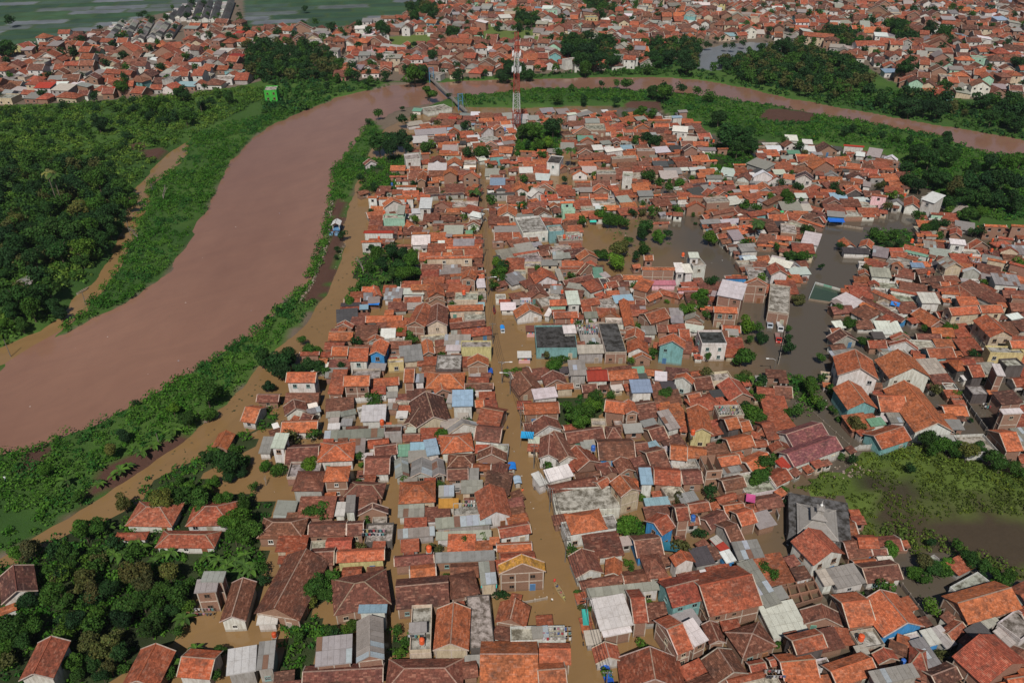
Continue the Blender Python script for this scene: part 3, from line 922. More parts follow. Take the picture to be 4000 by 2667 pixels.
(2000, 2000): '''
F C W 500,235 985,155 900,30 4
H O W 545,205 880,150 790,10 4.8
S R W -110,240 180,190 175,105 3.5
S O B -140,365 185,350 185,285 3.5
G Y B -120,570 310,545 75,385 6
G R B -160,1010 130,1060 -60,770 4
L G W 190,1165 345,1150 330,1035 4.6
F C W -10,1200 490,1190 480,1060 3.5
S O B 250,1400 545,1400 520,1255 4
S O B -300,1600 245,1600 240,1300 4
S O B 250,1620 510,1600 520,1430 4
G B W 590,610 845,560 640,330 3.5
G O B 850,582 1010,600 880,400 3.5
S B L 1150,420 1400,390 1330,235 3.5
S R L 1380,215 1505,135 1420,25 5.5
S R B 1520,80 1640,70 1600,-50 7
P B G 1250,615 1440,590 1300,430 3.5
G O W 1500,500 1690,455 1545,345 5
L K G 1695,500 1870,465 1800,300 4
L M G 1930,370 2000,330 1890,200
S B G 2020,300 2140,260 2060,110 3.5
S O B 2110,130 2260,90 2200,-20 4.5
S B B 1830,160 2000,70 1960,-20
L G W 2080,440 2325,410 2200,250 3.5
L W L 1970,470 2065,440 2010,330
L G G 2330,880 2480,830 2230,415 4
S R B 1810,960 2305,850 2200,570 5.5
S R A 1475,880 1780,800 1740,610 5.5
S B B 630,710 1030,640 960,590 3.5
L G W 700,780 1360,710 1340,628 4
L W B 810,1090 1125,1030 1030,740 4.5
L W B 840,1148 1105,1095 1110,1040 3.7
S R B 1118,1020 1255,1010 1220,780 5
G R W 770,1395 1010,1365 870,1185
G R B 1000,1640 1600,1640 1310,1230
S O B 1520,1310 1670,1250 1560,1020 5.5
L W B 1680,1235 1810,1170 1690,950 6
G B B 1815,1220 1970,1200 1760,1000 4
G B B 1880,1580 2170,1480 1900,1240 3.5
P B B 2120,1340 2440,1230 2215,1110 4
S R B 2200,1480 2351,1450 2351,1370
S R B 1990,1600 2351,1520 2330,1490
''',
(3000, 2000): '''
G R W 420,490 710,380 370,140 5.5
S B B 740,425 965,400 800,265
S O L 840,330 1030,330 1025,235 4.5
S B B 968,395 1105,390 1040,335
S O W 800,500 1010,480 1000,455 2.5
L W W 1030,475 1170,465 1130,410 2.5
S B W 910,655 1245,615 1190,475
L G W 640,705 905,645 790,460 3.5
L C W 520,680 615,660 550,510 3.7
G O L 1060,1150 1440,1050 1060,700 4
S O B 745,1060 1000,1030 960,800 4
G B B 330,1030 690,1050 425,835
S O K 265,1310 550,1240 515,1110 5.5
S O B 150,1550 480,1520 400,1350 3.5
S R B 30,1420 225,1370 210,1310
S O B 640,1610 1020,1480 970,1330 3.5
L G G 990,1590 1400,1510 1270,1390 5
G R B 1020,1400 1210,1360 1080,1235
H R B 1290,1420 1470,1480 1380,1280
L G B 1490,1460 1620,1420 1390,1150
L W L 1490,1230 1600,1200 1480,1060 3.5
L C W 1640,1255 1740,1210 1570,1030
S O B 1840,1030 2340,880 2200,700 4
S R B 1700,1190 1840,1080 1780,1010
L C W 2000,1090 2135,1000 2110,955
L C W 2220,1240 2280,1200 2110,1060 4
S R B 1690,1320 1990,1600 2380,1500 5
F C W 1780,790 2030,650 1960,540 2
S D B 1560,1620 1790,1530 1660,1440
S O B 2220,1590 2400,1560 2400,1500 4
''',
(2000, 0): '''
S X W 960,540 1145,535 1140,485 4
F C W 490,560 590,545 585,530 7
S R B 840,440 1010,470 1000,400 4
S R B 1020,455 1235,460 1230,412 4
L G W 155,1110 260,1105 255,1060
S O B 262,1130 385,1105 385,1065
S O W 380,1075 505,1065 500,1020
L W W 515,1060 600,1050 590,1030 5
L G G 615,1075 750,1040 740,1005
S R B 660,1090 775,1080 770,1045
L G G 675,1130 810,1130 800,1090 5
F C B 680,1200 860,1200 860,1150 4
S O B 865,1035 965,1025 965,990
H O B 1050,1080 1185,1065 1120,1020 4
S O B 1245,1110 1465,1110 1460,1080 4
L L W 1475,1085 1570,1080 1570,1060 5
L G B 1535,1035 1620,1030 1610,1008 6
S O B 1575,1130 1740,1130 1735,1100 4
G O B 1120,1190 1280,1190 1200,1130
S R B 920,1155 1040,1130 1030,1100
G O B 560,1235 750,1220 640,1175
G O B 630,1310 760,1310 690,1255 4
L W W 1470,1205 1615,1215 1600,1165 6
L G B 1622,1190 1680,1185 1660,1155 5
L G W 830,1330 920,1320 915,1285
G B B 925,1320 1000,1320 950,1265
L W W 750,1380 845,1375 830,1330
L W W 870,1400 1025,1380 1010,1355 5
S R B 1050,1385 1145,1380 1140,1340
H O B 1370,1330 1500,1330 1440,1270
F C B 1150,1390 1315,1390 1310,1370 5
F C B 920,1465 1145,1450 1130,1435 5
G V B 1580,1390 1715,1380 1640,1320 5
H R B 1420,1420 1550,1410 1480,1370
S O B 1665,1345 1810,1345 1810,1320
L G W 1715,1385 1880,1385 1875,1355
S O B 1890,1375 1990,1370 1985,1330 4
H O B 1735,1490 1895,1480 1860,1425
G R B 610,1420 745,1410 690,1360
H O B 725,1490 870,1480 790,1415
S R B 600,1465 720,1465 710,1430
S R B 1190,1500 1325,1490 1325,1450
S O B 1330,1490 1440,1480 1435,1440
S R B 1200,1545 1370,1540 1365,1505
F K W 320,1500 435,1510 425,1440 6
G O B 440,1560 520,1540 450,1460
S R B 530,1560 640,1540 630,1470
L G G 2150,1500 2330,1560 2250,1450 4
S O B 2035,1520 2150,1520 2145,1480
L W W 1640,1568 1790,1560 1780,1530
S O B 70,1395 210,1400 200,1365
S O B 100,1530 215,1530 210,1485
S O B 0,1545 75,1545 70,1500
''',
(1000, 0): '''
F C W 1580,1040 1800,1000 1740,960 2.5
L M W 1745,1120 1820,1125 1790,1075
L C W 1400,1160 1545,1140 1530,1105
S O B 1615,1170 1785,1165 1785,1110
L G W 1465,1245 1760,1225 1760,1175 3.5
G O B 1768,1215 1865,1215 1810,1170
S O W 1725,1315 1870,1315 1865,1255
S B B 1975,1130 2092,1130 2088,1075
S O B 2096,1130 2250,1120 2245,1070
G B W 2080,1225 2190,1200 2170,1160 5
G O B 2195,1200 2290,1190 2230,1140 6
G O B 2095,1340 2220,1340 2150,1295
S O B 2230,1320 2300,1310 2290,1270
L W W 1945,1285 2060,1278 2040,1240
L W W 1975,1332 2065,1327 2060,1297 2.5
S O A 2145,1445 2280,1435 2275,1390 5
L W W 2050,1480 2125,1470 2100,1435
S O B 1515,1420 1600,1415 1595,1365 5
G B W 1590,1510 1740,1510 1640,1425
H O W 1670,1430 1870,1430 1780,1365
G O W 1745,1530 1895,1530 1810,1440
F C W 1375,1480 1510,1470 1490,1420 5.5
H O B 1375,1568 1590,1568 1480,1510
L W W 1905,1550 2020,1550 2015,1520
S O B 1230,1568 1370,1568 1360,1540
G B W 1000,1520 1115,1500 1055,1455
L E W 1430,1020 1515,1025 1500,995
F C Z 72,838 186,834 182,795 9
''',
(3000, 0): '''
P E N 925,135 1015,135 970,95 6
S D A 760,350 950,390 985,348 5
S R B 1000,385 1200,418 1190,385 4
S R W 1200,475 1645,455 1645,410 4
S R W 1710,440 2030,430 2000,390 4
S Q P 1580,510 1910,492 1890,440 4
S M W 695,1340 885,1355 880,1290 5
G D B 455,1400 650,1390 560,1295
G O B 415,1560 625,1540 530,1395 4
L W W 320,1320 415,1325 410,1285 4
L W W 310,1390 450,1395 445,1345
S R B 720,1415 800,1412 795,1380
L W W 805,1430 890,1440 880,1400
S O B 655,1540 880,1568 875,1480 4
L G G 900,1430 1030,1450 1000,1370
G W W 1060,1460 1190,1480 1120,1415
H O B 1040,1560 1170,1560 1110,1465
S O B 35,1568 140,1568 130,1500
L W W 165,1290 280,1295 260,1245
G B W 150,1355 280,1345 215,1280
L W W 0,1390 140,1390 100,1340
S R B 170,1490 265,1490 260,1450
G O B 260,1520 400,1550 310,1470
''',
(0, 667): '''
G G W 150,1020 230,1040 185,950
L G W 195,1060 278,1055 275,1000
''',
}
# ------------------------------------------------------------------ house builder
ROOFC = dict(O=(0.43, 0.125, 0.055), R=(0.31, 0.085, 0.046), B=(0.185, 0.072, 0.047), D=(0.125, 0.056, 0.040), V=(0.065, 0.044, 0.05), K=(0.085, 0.08, 0.078),
  G=(0.34, 0.315, 0.29), W=(0.75, 0.73, 0.69), C=(0.50, 0.46, 0.40), L=(0.30, 0.42, 0.52), M=(0.40, 0.05, 0.03), Y=(0.50, 0.27, 0.05), E=(0.20, 0.40, 0.27), P=(0.58, 0.22, 0.25), Q=(0.24, 0.085, 0.085), U=(0.3, 0.2, 0.15), X=(0.22, 0.05, 0.14))
TILES = 'ORBDVQ'
ROOFW = dict(O='bright orange tiled', R='red tiled', B='brown tiled', D='dark brown tiled', V='dark violet tiled', K='black', G='grey sheet', W='white metal', C='concrete',
  L='blue metal', M='red metal', Y='mustard yellow tiled', E='green sheet', P='pink sheet', Q='mottled maroon tiled', U='unfinished', X='purple metal')
WALLC = dict(W=(0.62, 0.60, 0.56), B=(0.30, 0.165, 0.115), C=(0.55, 0.45, 0.33), G=(0.36, 0.345, 0.32), N=(0.34, 0.52, 0.40), A=(0.20, 0.39, 0.40), L=(0.06, 0.26, 0.54), Y=(0.56, 0.48, 0.24), P=(0.72, 0.45, 0.48), K=(0.11, 0.095, 0.09), Z=(0.06, 0.40, 0.055))
WALLW = dict(W='white', B='brick', C='cream', G='grey', N='mint green', A='turquoise', L='bright blue', Y='yellow', P='pink', K='dark', Z='vivid green')
SHAPEW = dict(S='side-gabled', G='gable-fronted', H='hipped', P='pyramid-roofed', L='lean-to', F='flat-roofed')
CAP = (0.36, 0.24, 0.185)
def jit(c, a=0.12, r=random):
    k = 1+r.uniform(-a, a); return tuple(max(0.0, q*k*(1+r.uniform(-a, a)*0.35)) for q in c)

def geom(T, p1, p2, p3, h):
    """eave rectangle (centre, width, depth, turn, rise) from three photo points"""
    A, B = P(*p1, h), P(*p2, h); e = B-A; wd = max(e.length, 1.6); ex = e.normalized(); n = Vector((-ex.y, ex.x, 0)); mid = (A+B)/2
    if T == 'F': d = (P(*p3, h)-mid).dot(n); rise = 0.0
    elif T == 'L':
        rise = 0.4
        for _ in range(3):
            d = (P(*p3, h+rise)-mid).dot(n); rise = 0.16*max(d, 0.5)
    elif T == 'G':
        rise = 0.29*wd; d = (P(*p3, h+rise)-mid).dot(n)
    else:
        rise = 1.0
        for _ in range(6):
            d = 2*(P(*p3, h+rise)-mid).dot(n); d = min(max(d, 1.6), 30.0); rise = 0.56*d/2
    d = min(max(d, 1.8), 60.0)
    if T in 'SHP' and rise > 4.5: rise = 4.5
    c = mid+n*(d/2); return c, wd, d, math.atan2(ex.y, ex.x), rise

def roof_planes(T, w, d, h, rise):
    x, y = w/2, d/2; z, r = h, h+rise
    if T == 'S': return [[(-x,-y,z),(x,-y,z),(x,0,r),(-x,0,r)], [(x,y,z),(-x,y,z),(-x,0,r),(x,0,r)]], [((-x,0,r),(x,0,r))]
    if T == 'G': return [[(-x,y,z),(-x,-y,z),(0,-y,r),(0,y,r)], [(x,-y,z),(x,y,z),(0,y,r),(0,-y,r)]], [((0,-y,r),(0,y,r))]
    if T == 'L': return [[(-x,-y,z),(x,-y,z),(x,y,r),(-x,y,r)]], []
    if T == 'H':
        k = min(y, x*0.9); a, b = (-x+k, 0, r), (x-k, 0, r)
        return [[(-x,-y,z),(x,-y,z),b,a], [(x,y,z),(-x,y,z),a,b], [(x,-y,z),(x,y,z),b], [(-x,y,z),(-x,-y,z),a]], [(a,b),((-x,-y,z),a),((-x,y,z),a),((x,-y,z),b),((x,y,z),b)]
    if T == 'P':
        a = (0, 0, r); c = [(-x,-y,z),(x,-y,z),(x,y,z),(-x,y,z)]
        return [[c[i], c[(i+1) % 4], a] for i in range(4)], [(q, a) for q in c]
def add_roof(mb, T, planes, tint, mat, th=0.14):
    cnt = {}
    for pl in planes:
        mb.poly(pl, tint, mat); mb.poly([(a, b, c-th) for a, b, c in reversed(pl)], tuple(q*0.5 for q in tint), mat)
        for i in range(len(pl)):
            e = (pl[i], pl[(i+1) % len(pl)]); k = tuple(sorted((tuple(round(q, 3) for q in e[0]), tuple(round(q, 3) for q in e[1]))))
            cnt.setdefault(k, []).append(e)
    for k, L in cnt.items():
        if len(L) == 1:
            a, b = L[0]; mb.poly([(a[0], a[1], a[2]-th), (b[0], b[1], b[2]-th), b, a], tint, mat)
def add_walls(mb, T, w, d, h, rise, tint, mat, base=-1.2):
    ix, iy = min(0.45, w*0.12), min(0.45, d*0.12)
    if T == 'F': ix = iy = 0.0
    x, y = w/2-ix, d/2-iy; t = 0.16
    def top(px, py):
        if T == 'S': return h+rise*(1-abs(py)/(d/2))-t
        if T == 'G': return h+rise*(1-abs(px)/(w/2))-t
        if T == 'L': return h+rise*(py+d/2)/d-t
        if T in 'HP': return h+min(rise, 0.9*min((w/2-abs(px)), (d/2-abs(py))))-t
        return h
    cs = [(-x,-y),(x,-y),(x,y),(-x,y)]
    for i in range(4):
        a, b = cs[i], cs[(i+1) % 4]; pts = [(*a, base), (*b, base), (*b, top(*b))]
        m = ((a[0]+b[0])/2, (a[1]+b[1])/2)
        if (T == 'S' and i in (1, 3)) or (T == 'G' and i in (0, 2)): pts.append((*m, top(*m)))
        pts.append((*a, top(*a))); mb.poly(pts, tint, mat)
    return x, y
# window and door meshes, shared
def unit_window():
    f = MB(); W = (0.85, 0.84, 0.80)
    for c, s in (((-.55,0,0),(.1,.14,1.2)), ((.55,0,0),(.1,.14,1.2)), ((0,0,.55),(1.0,.14,.1)), ((0,0,0),(.07,.1,1.0))): f.box(c, s, W, 0)
    f.box((0,-.08,-.62), (1.34,.3,.09), W, 0)
    p = MB(); p.box((0,0.02,0), (1.0,.05,1.0), (0.02,.022,.026), 0)
    one = MB(); one.v, one.f, one.t, one.m, one.uv, one.sm = list(f.v), list(f.f), list(f.t), [0]*len(f.f), list(f.uv), list(f.sm)
    b = len(one.v); one.v += p.v; one.f += [tuple(i+b for i in q) for q in p.f]; one.t += p.t; one.m += [1]*len(p.f); one.uv += p.uv; one.sm += p.sm
    return f.mesh('window', [M_PAINT]), p.mesh('pane', [M_GLASS]), one.mesh('window_far', [M_PAINT, M_GLASS])
WIN_F, WIN_P, WIN_ALL = unit_window()
def unit_door():
    d = MB(); d.box((0,0,0), (.95,.08,2.1), (1,1,1), 0)
    for s in (-.53,.53): d.box((s,-.02,0), (.1,.14,2.2), (1.6,1.6,1.5), 0)
    d.box((0,-.02,1.1), (1.16,.14,.1), (1.6,1.6,1.5), 0); return d.mesh('door', [M_PAINT])
DOOR = unit_door()
def unit_panel():
    m = MB(); m.box((0.5,0.5,0.012), (0.97,0.985,0.022), (1,1,1), 0, bottom=False)
    n = 5   # corrugation ridges run down the sheet
    for i in range(n): m.box(((i+.5)/n,0.5,0.032), (0.07,0.98,0.02), (1,1,1), 0, bottom=False)
    return m.mesh('roof_sheet', [M_SHEET])
PANEL = unit_panel()
FOOT = []        # footprints: centre, half sizes, turn
N_PANEL = [0]
def place_window(parent, x, y, z, rz, k, near, tint):
    o = link('window', WIN_F if near else WIN_ALL, parent, (x, y, z), rz); o.scale = (k, 1, k); o.color = (*tint, 1)
    if near: link('pane', WIN_P, o)
    return o
WTINTS = [(0.75, 0.73, 0.7), (0.35, 0.2, 0.13), (0.5, 0.42, 0.33), (0.25, 0.38, 0.38), (0.22, 0.14, 0.1), (0.4, 0.4, 0.42), (0.3, 0.2, 0.14)]
DTINTS = [(0.22, 0.10, 0.05), (0.10, 0.20, 0.17), (0.35, 0.30, 0.24), (0.06, 0.14, 0.26), (0.30, 0.27, 0.24)]

def make_house(T, C, W, c, w, d, rz, rise, h, name):
    """one house: an Empty with wall, roof (ridge caps, sheets), frame, windows and door"""
    R = random.Random(int(c.x*131+c.y*17)); near = c.y < 330; vnear = c.y < 250
    root = empty(name, (c.x, c.y, 0), rz)
    tile = C in TILES or (C == 'Y' and T == 'G'); rt = jit(ROOFC[C], 0.2, R); wt = jit(WALLC[W], 0.10, R)
    mb = MB(); x, y = add_walls(mb, T, w, d, h, rise, wt, 0); mb.build('wall', [M_BRICK if W == 'B' else M_PLASTER], root)
    front = math.atan2(0, 1)
    if W in 'BC' and vnear and h >= 3:                      # pale concrete posts and ring beams of brick walls
        fm = MB(); ct = (0.50, 0.42, 0.35)
        nb = max(1, round(2*x/3.2))
        for i in range(nb+1): fm.box((-x+2*x*i/nb, -y, (h-0.3-1.0)/2), (0.22, 0.12, h-0.3+1.0), ct)
        side = -x if c.x > 0 else x; nd = max(1, round(2*y/3.4))
        for i in range(nd+1): fm.box((side, -y+2*y*i/nd, (h-0.35-1.0)/2), (0.11, 0.21, h-0.35+1.0), ct)
        zs = [h-0.35]+([h/2] if h > 4.6 else [])
        for z in zs: fm.box((0, -y-0.02, z), (2*x+0.2, 0.13, 0.2), ct); fm.box((side, 0, z), (0.13, 2*y+0.1, 0.2), ct)
        fm.build('concrete_frame', [M_PLASTER], root)
    if T == 'F':
        rm = MB()
        if C == 'U':
            rm.poly([(-x+.2,-y+.2,h-2.6),(x-.2,-y+.2,h-2.6),(x-.2,y-.2,h-2.6),(-x+.2,y-.2,h-2.6)], (0.2, 0.16, 0.12), 0)
            rm.build('roof', [M_CONC], root)
            pm = MB()
            for i in range(1, max(2, int(2*x/3))): pm.box((-x+2*x*i/max(2, int(2*x/3)), 0, h-1.4), (0.15, 2*y-.3, 2.4), wt)
            pm.build('inner_wall', [M_BRICK], root)
        else:
            ct = rt if C != 'C' else jit((0.44, 0.41, 0.36), 0.2, R)
            rm.poly([(-x,-y,h),(x,-y,h),(x,y,h),(-x,y,h)], ct, 0); ro = rm.build('roof', [M_CONC], root)
            pa = MB(); ph = R.uniform(0.25, 0.8)
            for cc, ss in (((0,-y+.02,h+ph/2),(2*x+.16,.15,ph)), ((0,y-.02,h+ph/2),(2*x+.16,.15,ph)), ((-x+.02,0,h+ph/2),(.15,2*y-.14,ph)), ((x-.02,0,h+ph/2),(.15,2*y-.14,ph))): pa.box(cc, ss, jit(wt if W != 'B' else (0.42, 0.36, 0.3), 0.1, R))
            pa.build('parapet', [M_PLASTER], root)
    else:
        pl, ridges = roof_planes(T, w, d, h, rise)
        rm = MB(); add_roof(rm, T, pl, rt, 0); ro = rm.build('roof', [M_TILE if tile else M_SHEET], root)
        if C == 'Q': pass
        if ridges and near:
            cm = MB(); ct = jit(CAP if R.random() < .6 else tuple(q*1.1 for q in rt), 0.15, R) if tile else tuple(q*0.85 for q in rt)
            for a, b in ridges:
                cm.bar((a[0], a[1], a[2]+.03), (b[0], b[1], b[2]+.03), 0.22 if tile else 0.26, ct, 0, 0.10)
            if T in 'SG' and R.random() < 0.75:                 # verge strips along the gable edges
                vt = jit((0.50, 0.40, 0.33), 0.15, R)
                for q in pl:
                    for a, b in ((q[0], q[3]), (q[1], q[2])): cm.bar((a[0], a[1], a[2]+.02), (b[0], b[1], b[2]+.02), 0.18, vt, 0, 0.14)
            cm.build('ridge_cap', [M_PLASTER], ro)
        if not tile and c.y < 270 and N_PANEL[0] < 1300:          # single sheets that can be told apart
            for q in pl:
                if len(q) != 4: continue
                o0, ex, ey = Vector(q[0]), Vector(q[1])-Vector(q[0]), Vector(q[3])-Vector(q[0])
                nrm = ex.cross(ey).normalized()
                if (root.matrix_basis.to_3x3() @ nrm).dot(Vector((c.x, c.y, h-CAM_H))) > -0.05: continue
                na = max(1, min(9, round(ex.length/1.15))); nb = max(1, min(4, round(ey.length/2.3)))
                if ex.length/na < 0.5: continue
                for i in range(na):
                    for j in range(nb):
                        if R.random() < 0.04: continue
                        k = R.uniform(0.80, 1.08) if C in 'GC' else R.uniform(0.9, 1.05)
                        pc = tuple(v*k for v in rt)
                        if C == 'G' and R.random() < 0.10: pc = jit((0.42, 0.46, 0.50), .1, R)
                        if C == 'G' and R.random() < 0.06: pc = jit((0.24, 0.13, 0.09), .1, R)
                        if C == 'M' and W == 'G' and j % 2: pc = (0.5, 0.47, 0.43)
                        po = link('roof_sheet', PANEL, ro); po.color = (*pc, 1)
                        m = Matrix.Identity(4); u = ex/na; v = ey/nb; a = o0+u*i+v*j+nrm*(0.015+0.012*((i+j) % 2)+R.uniform(0, .01))
                        for r_ in range(3): m[r_][0], m[r_][1], m[r_][2], m[r_][3] = u[r_], v[r_], nrm[r_], a[r_]
                        po.matrix_basis = m; N_PANEL[0] += 1
    # openings on the front and on the side seen from the middle
    if h >= 2.4 and w > 3 and (c.y < 420 or W == 'Z'):
        storeys = [1.45]+([h-1.45] if h > 4.6 else [])+([h/2] if h > 8 else []); wn = R.choice(WTINTS)
        nwin = max(1, min(4, int(2*x/3.0)))
        di = R.randrange(nwin) if nwin > 1 else -1
        for si, z in enumerate(storeys):
            for i in range(nwin):
                xx = -x+2*x*(i+.5)/nwin
                if si == 0 and i == di:
                    o = link('door', DOOR, root, (xx, -y-0.03, 0.75)); o.color = (*jit(R.choice(DTINTS), .2, R), 1)
                elif z+0.6 < h-0.1 and R.random() < 0.6: place_window(root, xx, -y-0.03, z, 0, R.uniform(0.75, 1.05), vnear, wn)
        if h > 4.6 and d > 4 and near:
            s = -1 if c.x > 0 else 1
            for i in range(max(1, min(2, int(2*y/4)))):
                place_window(root, s*(x+0.03), -y+2*y*(i+.5)/max(1, min(2, int(2*y/4))), h-1.45, math.pi/2*s, 0.9, vnear, wn)
    return root
def add_far(mb, T, C, W, c, w, d, rz, rise, h, R, windows=True):
    """the same house into one joined mesh (materials 0 tile 1 sheet 2 plaster 3 brick 4 glass 5 concrete)"""
    t = MB(); rt = jit(ROOFC[C], 0.26, R); wt = jit(WALLC[W], 0.1, R)
    x, y = add_walls(t, T, w, d, h, rise, wt, 3 if W == 'B' else 2)
    if T == 'F':
        t.poly([(-x,-y,h),(x,-y,h),(x,y,h),(-x,y,h)], jit((0.38, 0.35, 0.31), .2, R), 5)
        for cc, ss in (((0,-y,h+.2),(2*x,.15,.5)), ((0,y,h+.2),(2*x,.15,.5)), ((-x,0,h+.2),(.15,2*y,.5)), ((x,0,h+.2),(.15,2*y,.5))): t.box(cc, ss, wt, 2)
    else:
        pl, rd = roof_planes(T, w, d, h, rise); add_roof(t, T, pl, rt, 0 if C in TILES else 1)
        if C in TILES and T in 'GS' and R.random() < .5:
            for q in pl:
                for a, b in ((q[0], q[3]), (q[1], q[2])): t.bar(a, b, 0.25, (0.5, 0.42, 0.36), 2)
    if windows:
        n = max(1, int(2*x/3.2))
        for z in [1.6]+([h-1.3] if h > 4.6 else []):
            for i in range(n):
                xx = -x+2*x*(i+.5)/n
                t.box((xx, -y-.02, z), (1.0, .1, 1.0), (.02, .02, .025), 4); t.box((xx, -y-.03, z-.56), (1.2, .16, .1), (.7, .68, .64), 2)
    ca, sa = math.cos(rz), math.sin(rz); b = len(mb.v)
    mb.v += [(c.x+p[0]*ca-p[1]*sa, c.y+p[0]*sa+p[1]*ca, p[2]) for p in t.v]
    mb.f += [tuple(i+b for i in f) for f in t.f]; mb.t += t.t; mb.m += t.m; mb.uv += t.uv; mb.sm += t.sm

PLACES = [  # landmarks for the labels (photo px at 2352 wide)
 ('by the flooded main street', [(1110, 420), (1120, 560), (1130, 700), (1140, 800), (1150, 880), (1165, 960), (1190, 1060), (1220, 1150), (1250, 1260), (1290, 1400), (1330, 1520)], 14),
 ('by the flooded dyke road', [(810, 480), (800, 580), (770, 680), (730, 760), (610, 860), (520, 950), (400, 1060), (200, 1190)], 14),
 ('by the red-white lattice mast', [(1186, 290)], 28), ('by the suspension bridge', [(1030, 240)], 35), ('by the big town pond', [(1500, 570), (1560, 560), (1620, 600), (1440, 640)], 22),
 ('by the east flood channel', [(1880, 660), (1900, 600), (1950, 540), (1870, 760), (1840, 830)], 18), ('by the green swamp', [(1800, 1110), (1950, 1180), (2050, 1250), (2150, 1330), (2100, 1010)], 18),
 ('by the grey tiered mosque', [(1880, 1200)], 20), ('by the orange-roofed school', [(1950, 850), (2080, 850), (2080, 930)], 22), ('by the southwest grove', [(250, 1350), (330, 1450), (430, 1330), (180, 1430)], 18),
 ('by the cross lane', [(1250, 840), (1400, 845), (1550, 850), (1750, 850)], 13), ('by the eastern wood', [(2120, 420), (2200, 480), (2060, 380)], 25), ('by the river meadow', [(1300, 250), (1450, 250), (1600, 300)], 20),
 ('by the banana garden', [(880, 640), (940, 620)], 14)]
def place_words(c):
    best = None
    for wds, pts, rad in PLACES:
        for q in pts:
            p = Q(*q); dd = math.hypot(p.x-c.x, p.y-c.y)
            if dd < rad and (best is None or dd/rad < best[0]): best = (dd/rad, wds)
    return best[1] if best else ''
recs = []
for (ox, oy), txt in HOUSES.items():
    for ln in txt.strip().splitlines():
        q = ln.split(); T, C, W = q[:3]; pt = [tuple(float(v) for v in s.split(',')) for s in q[3:6]]
        h = float(q[6]) if len(q) > 6 else (2.9 if T != 'L' else 2.8)
        pt = [(ox+a/2.3515, oy+b/2.3515) for a, b in pt]
        h = h*0.84 if h < 4.6 else h-0.4
        c, w, d, rz, rise = geom(T, *pt, h)
        recs.append(dict(T=T, C=C, W=W, c=c, w=w, d=d, rz=rz, rise=rise, h=h, area=w*d*pxm(c.y)**2*(CAM_H/math.hypot(c.y, CAM_H))))
        FOOT.append((c.x, c.y, w/2, d/2, rz))
tiled = sorted([r for r in recs if r['T'] in 'SGHP'], key=lambda r: -r['area'])
for r in tiled[300:]: r['far'] = True

# low sheds and lean-tos that crowd the gaps between the houses
STREETS = [([(1105,380),(1112,470),(1118,560),(1128,680),(1138,790)], 1.9), ([(1138,790),(1150,880),(1168,960),(1195,1060),(1225,1150),(1255,1260),(1290,1400),(1350,1600)], 2.5), ([(1140,845),(1300,842),(1500,846),(1700,851),(1890,852)], 3.6),
 ([(905,1060),(905,1300),(905,1430)], 1.6), ([(742,870),(745,1000)], 1.5), ([(440,1450),(640,1432),(760,1418),(905,1400)], 3.0), ([(1160,745),(1230,740)], 5.0), ([(1500,650),(1495,760)], 2.0), ([(905,1060),(905,900)], 0.8)]
PONDS = [poly2(x) for x in ('1340,520 1500,500 1600,520 1690,600 1700,645 1560,655 1400,640 1345,590', '1860,520 2060,500 2100,420 2140,430 2090,540 2000,560 1980,600 1950,660 1900,700 1905,850 1830,845 1800,700 1850,650 1870,580', '470,1080 590,1020 670,1090 680,1170 600,1170',
 '1200,1370 1290,1360 1300,1430 1200,1430', '1750,870 1900,960 1990,1040 1900,1050 1770,910', '2150,860 2250,900 2352,1060 2250,990', '2060,1270 2200,1350 2110,1410 2060,1340', '1690,700 1810,690 1800,840 1700,840', '1150,740 1235,730 1235,835 1150,835', '1260,360 1330,370 1330,440 1270,430', '1780,1230 1810,1220 1830,1260 1790,1275', '1430,1020 1480,1010 1480,1050 1430,1050', '1550,895 1620,900 1640,970 1560,960')]
FILL = poly2('890,365 1000,275 1180,265 1350,262 1560,268 1650,335 1900,345 2050,372 2120,440 2230,530 2352,545 2420,1640 630,1640 645,1330 620,1200 690,1150 600,1060 650,960 740,830 790,700 830,560 830,400')
GARDEN = []
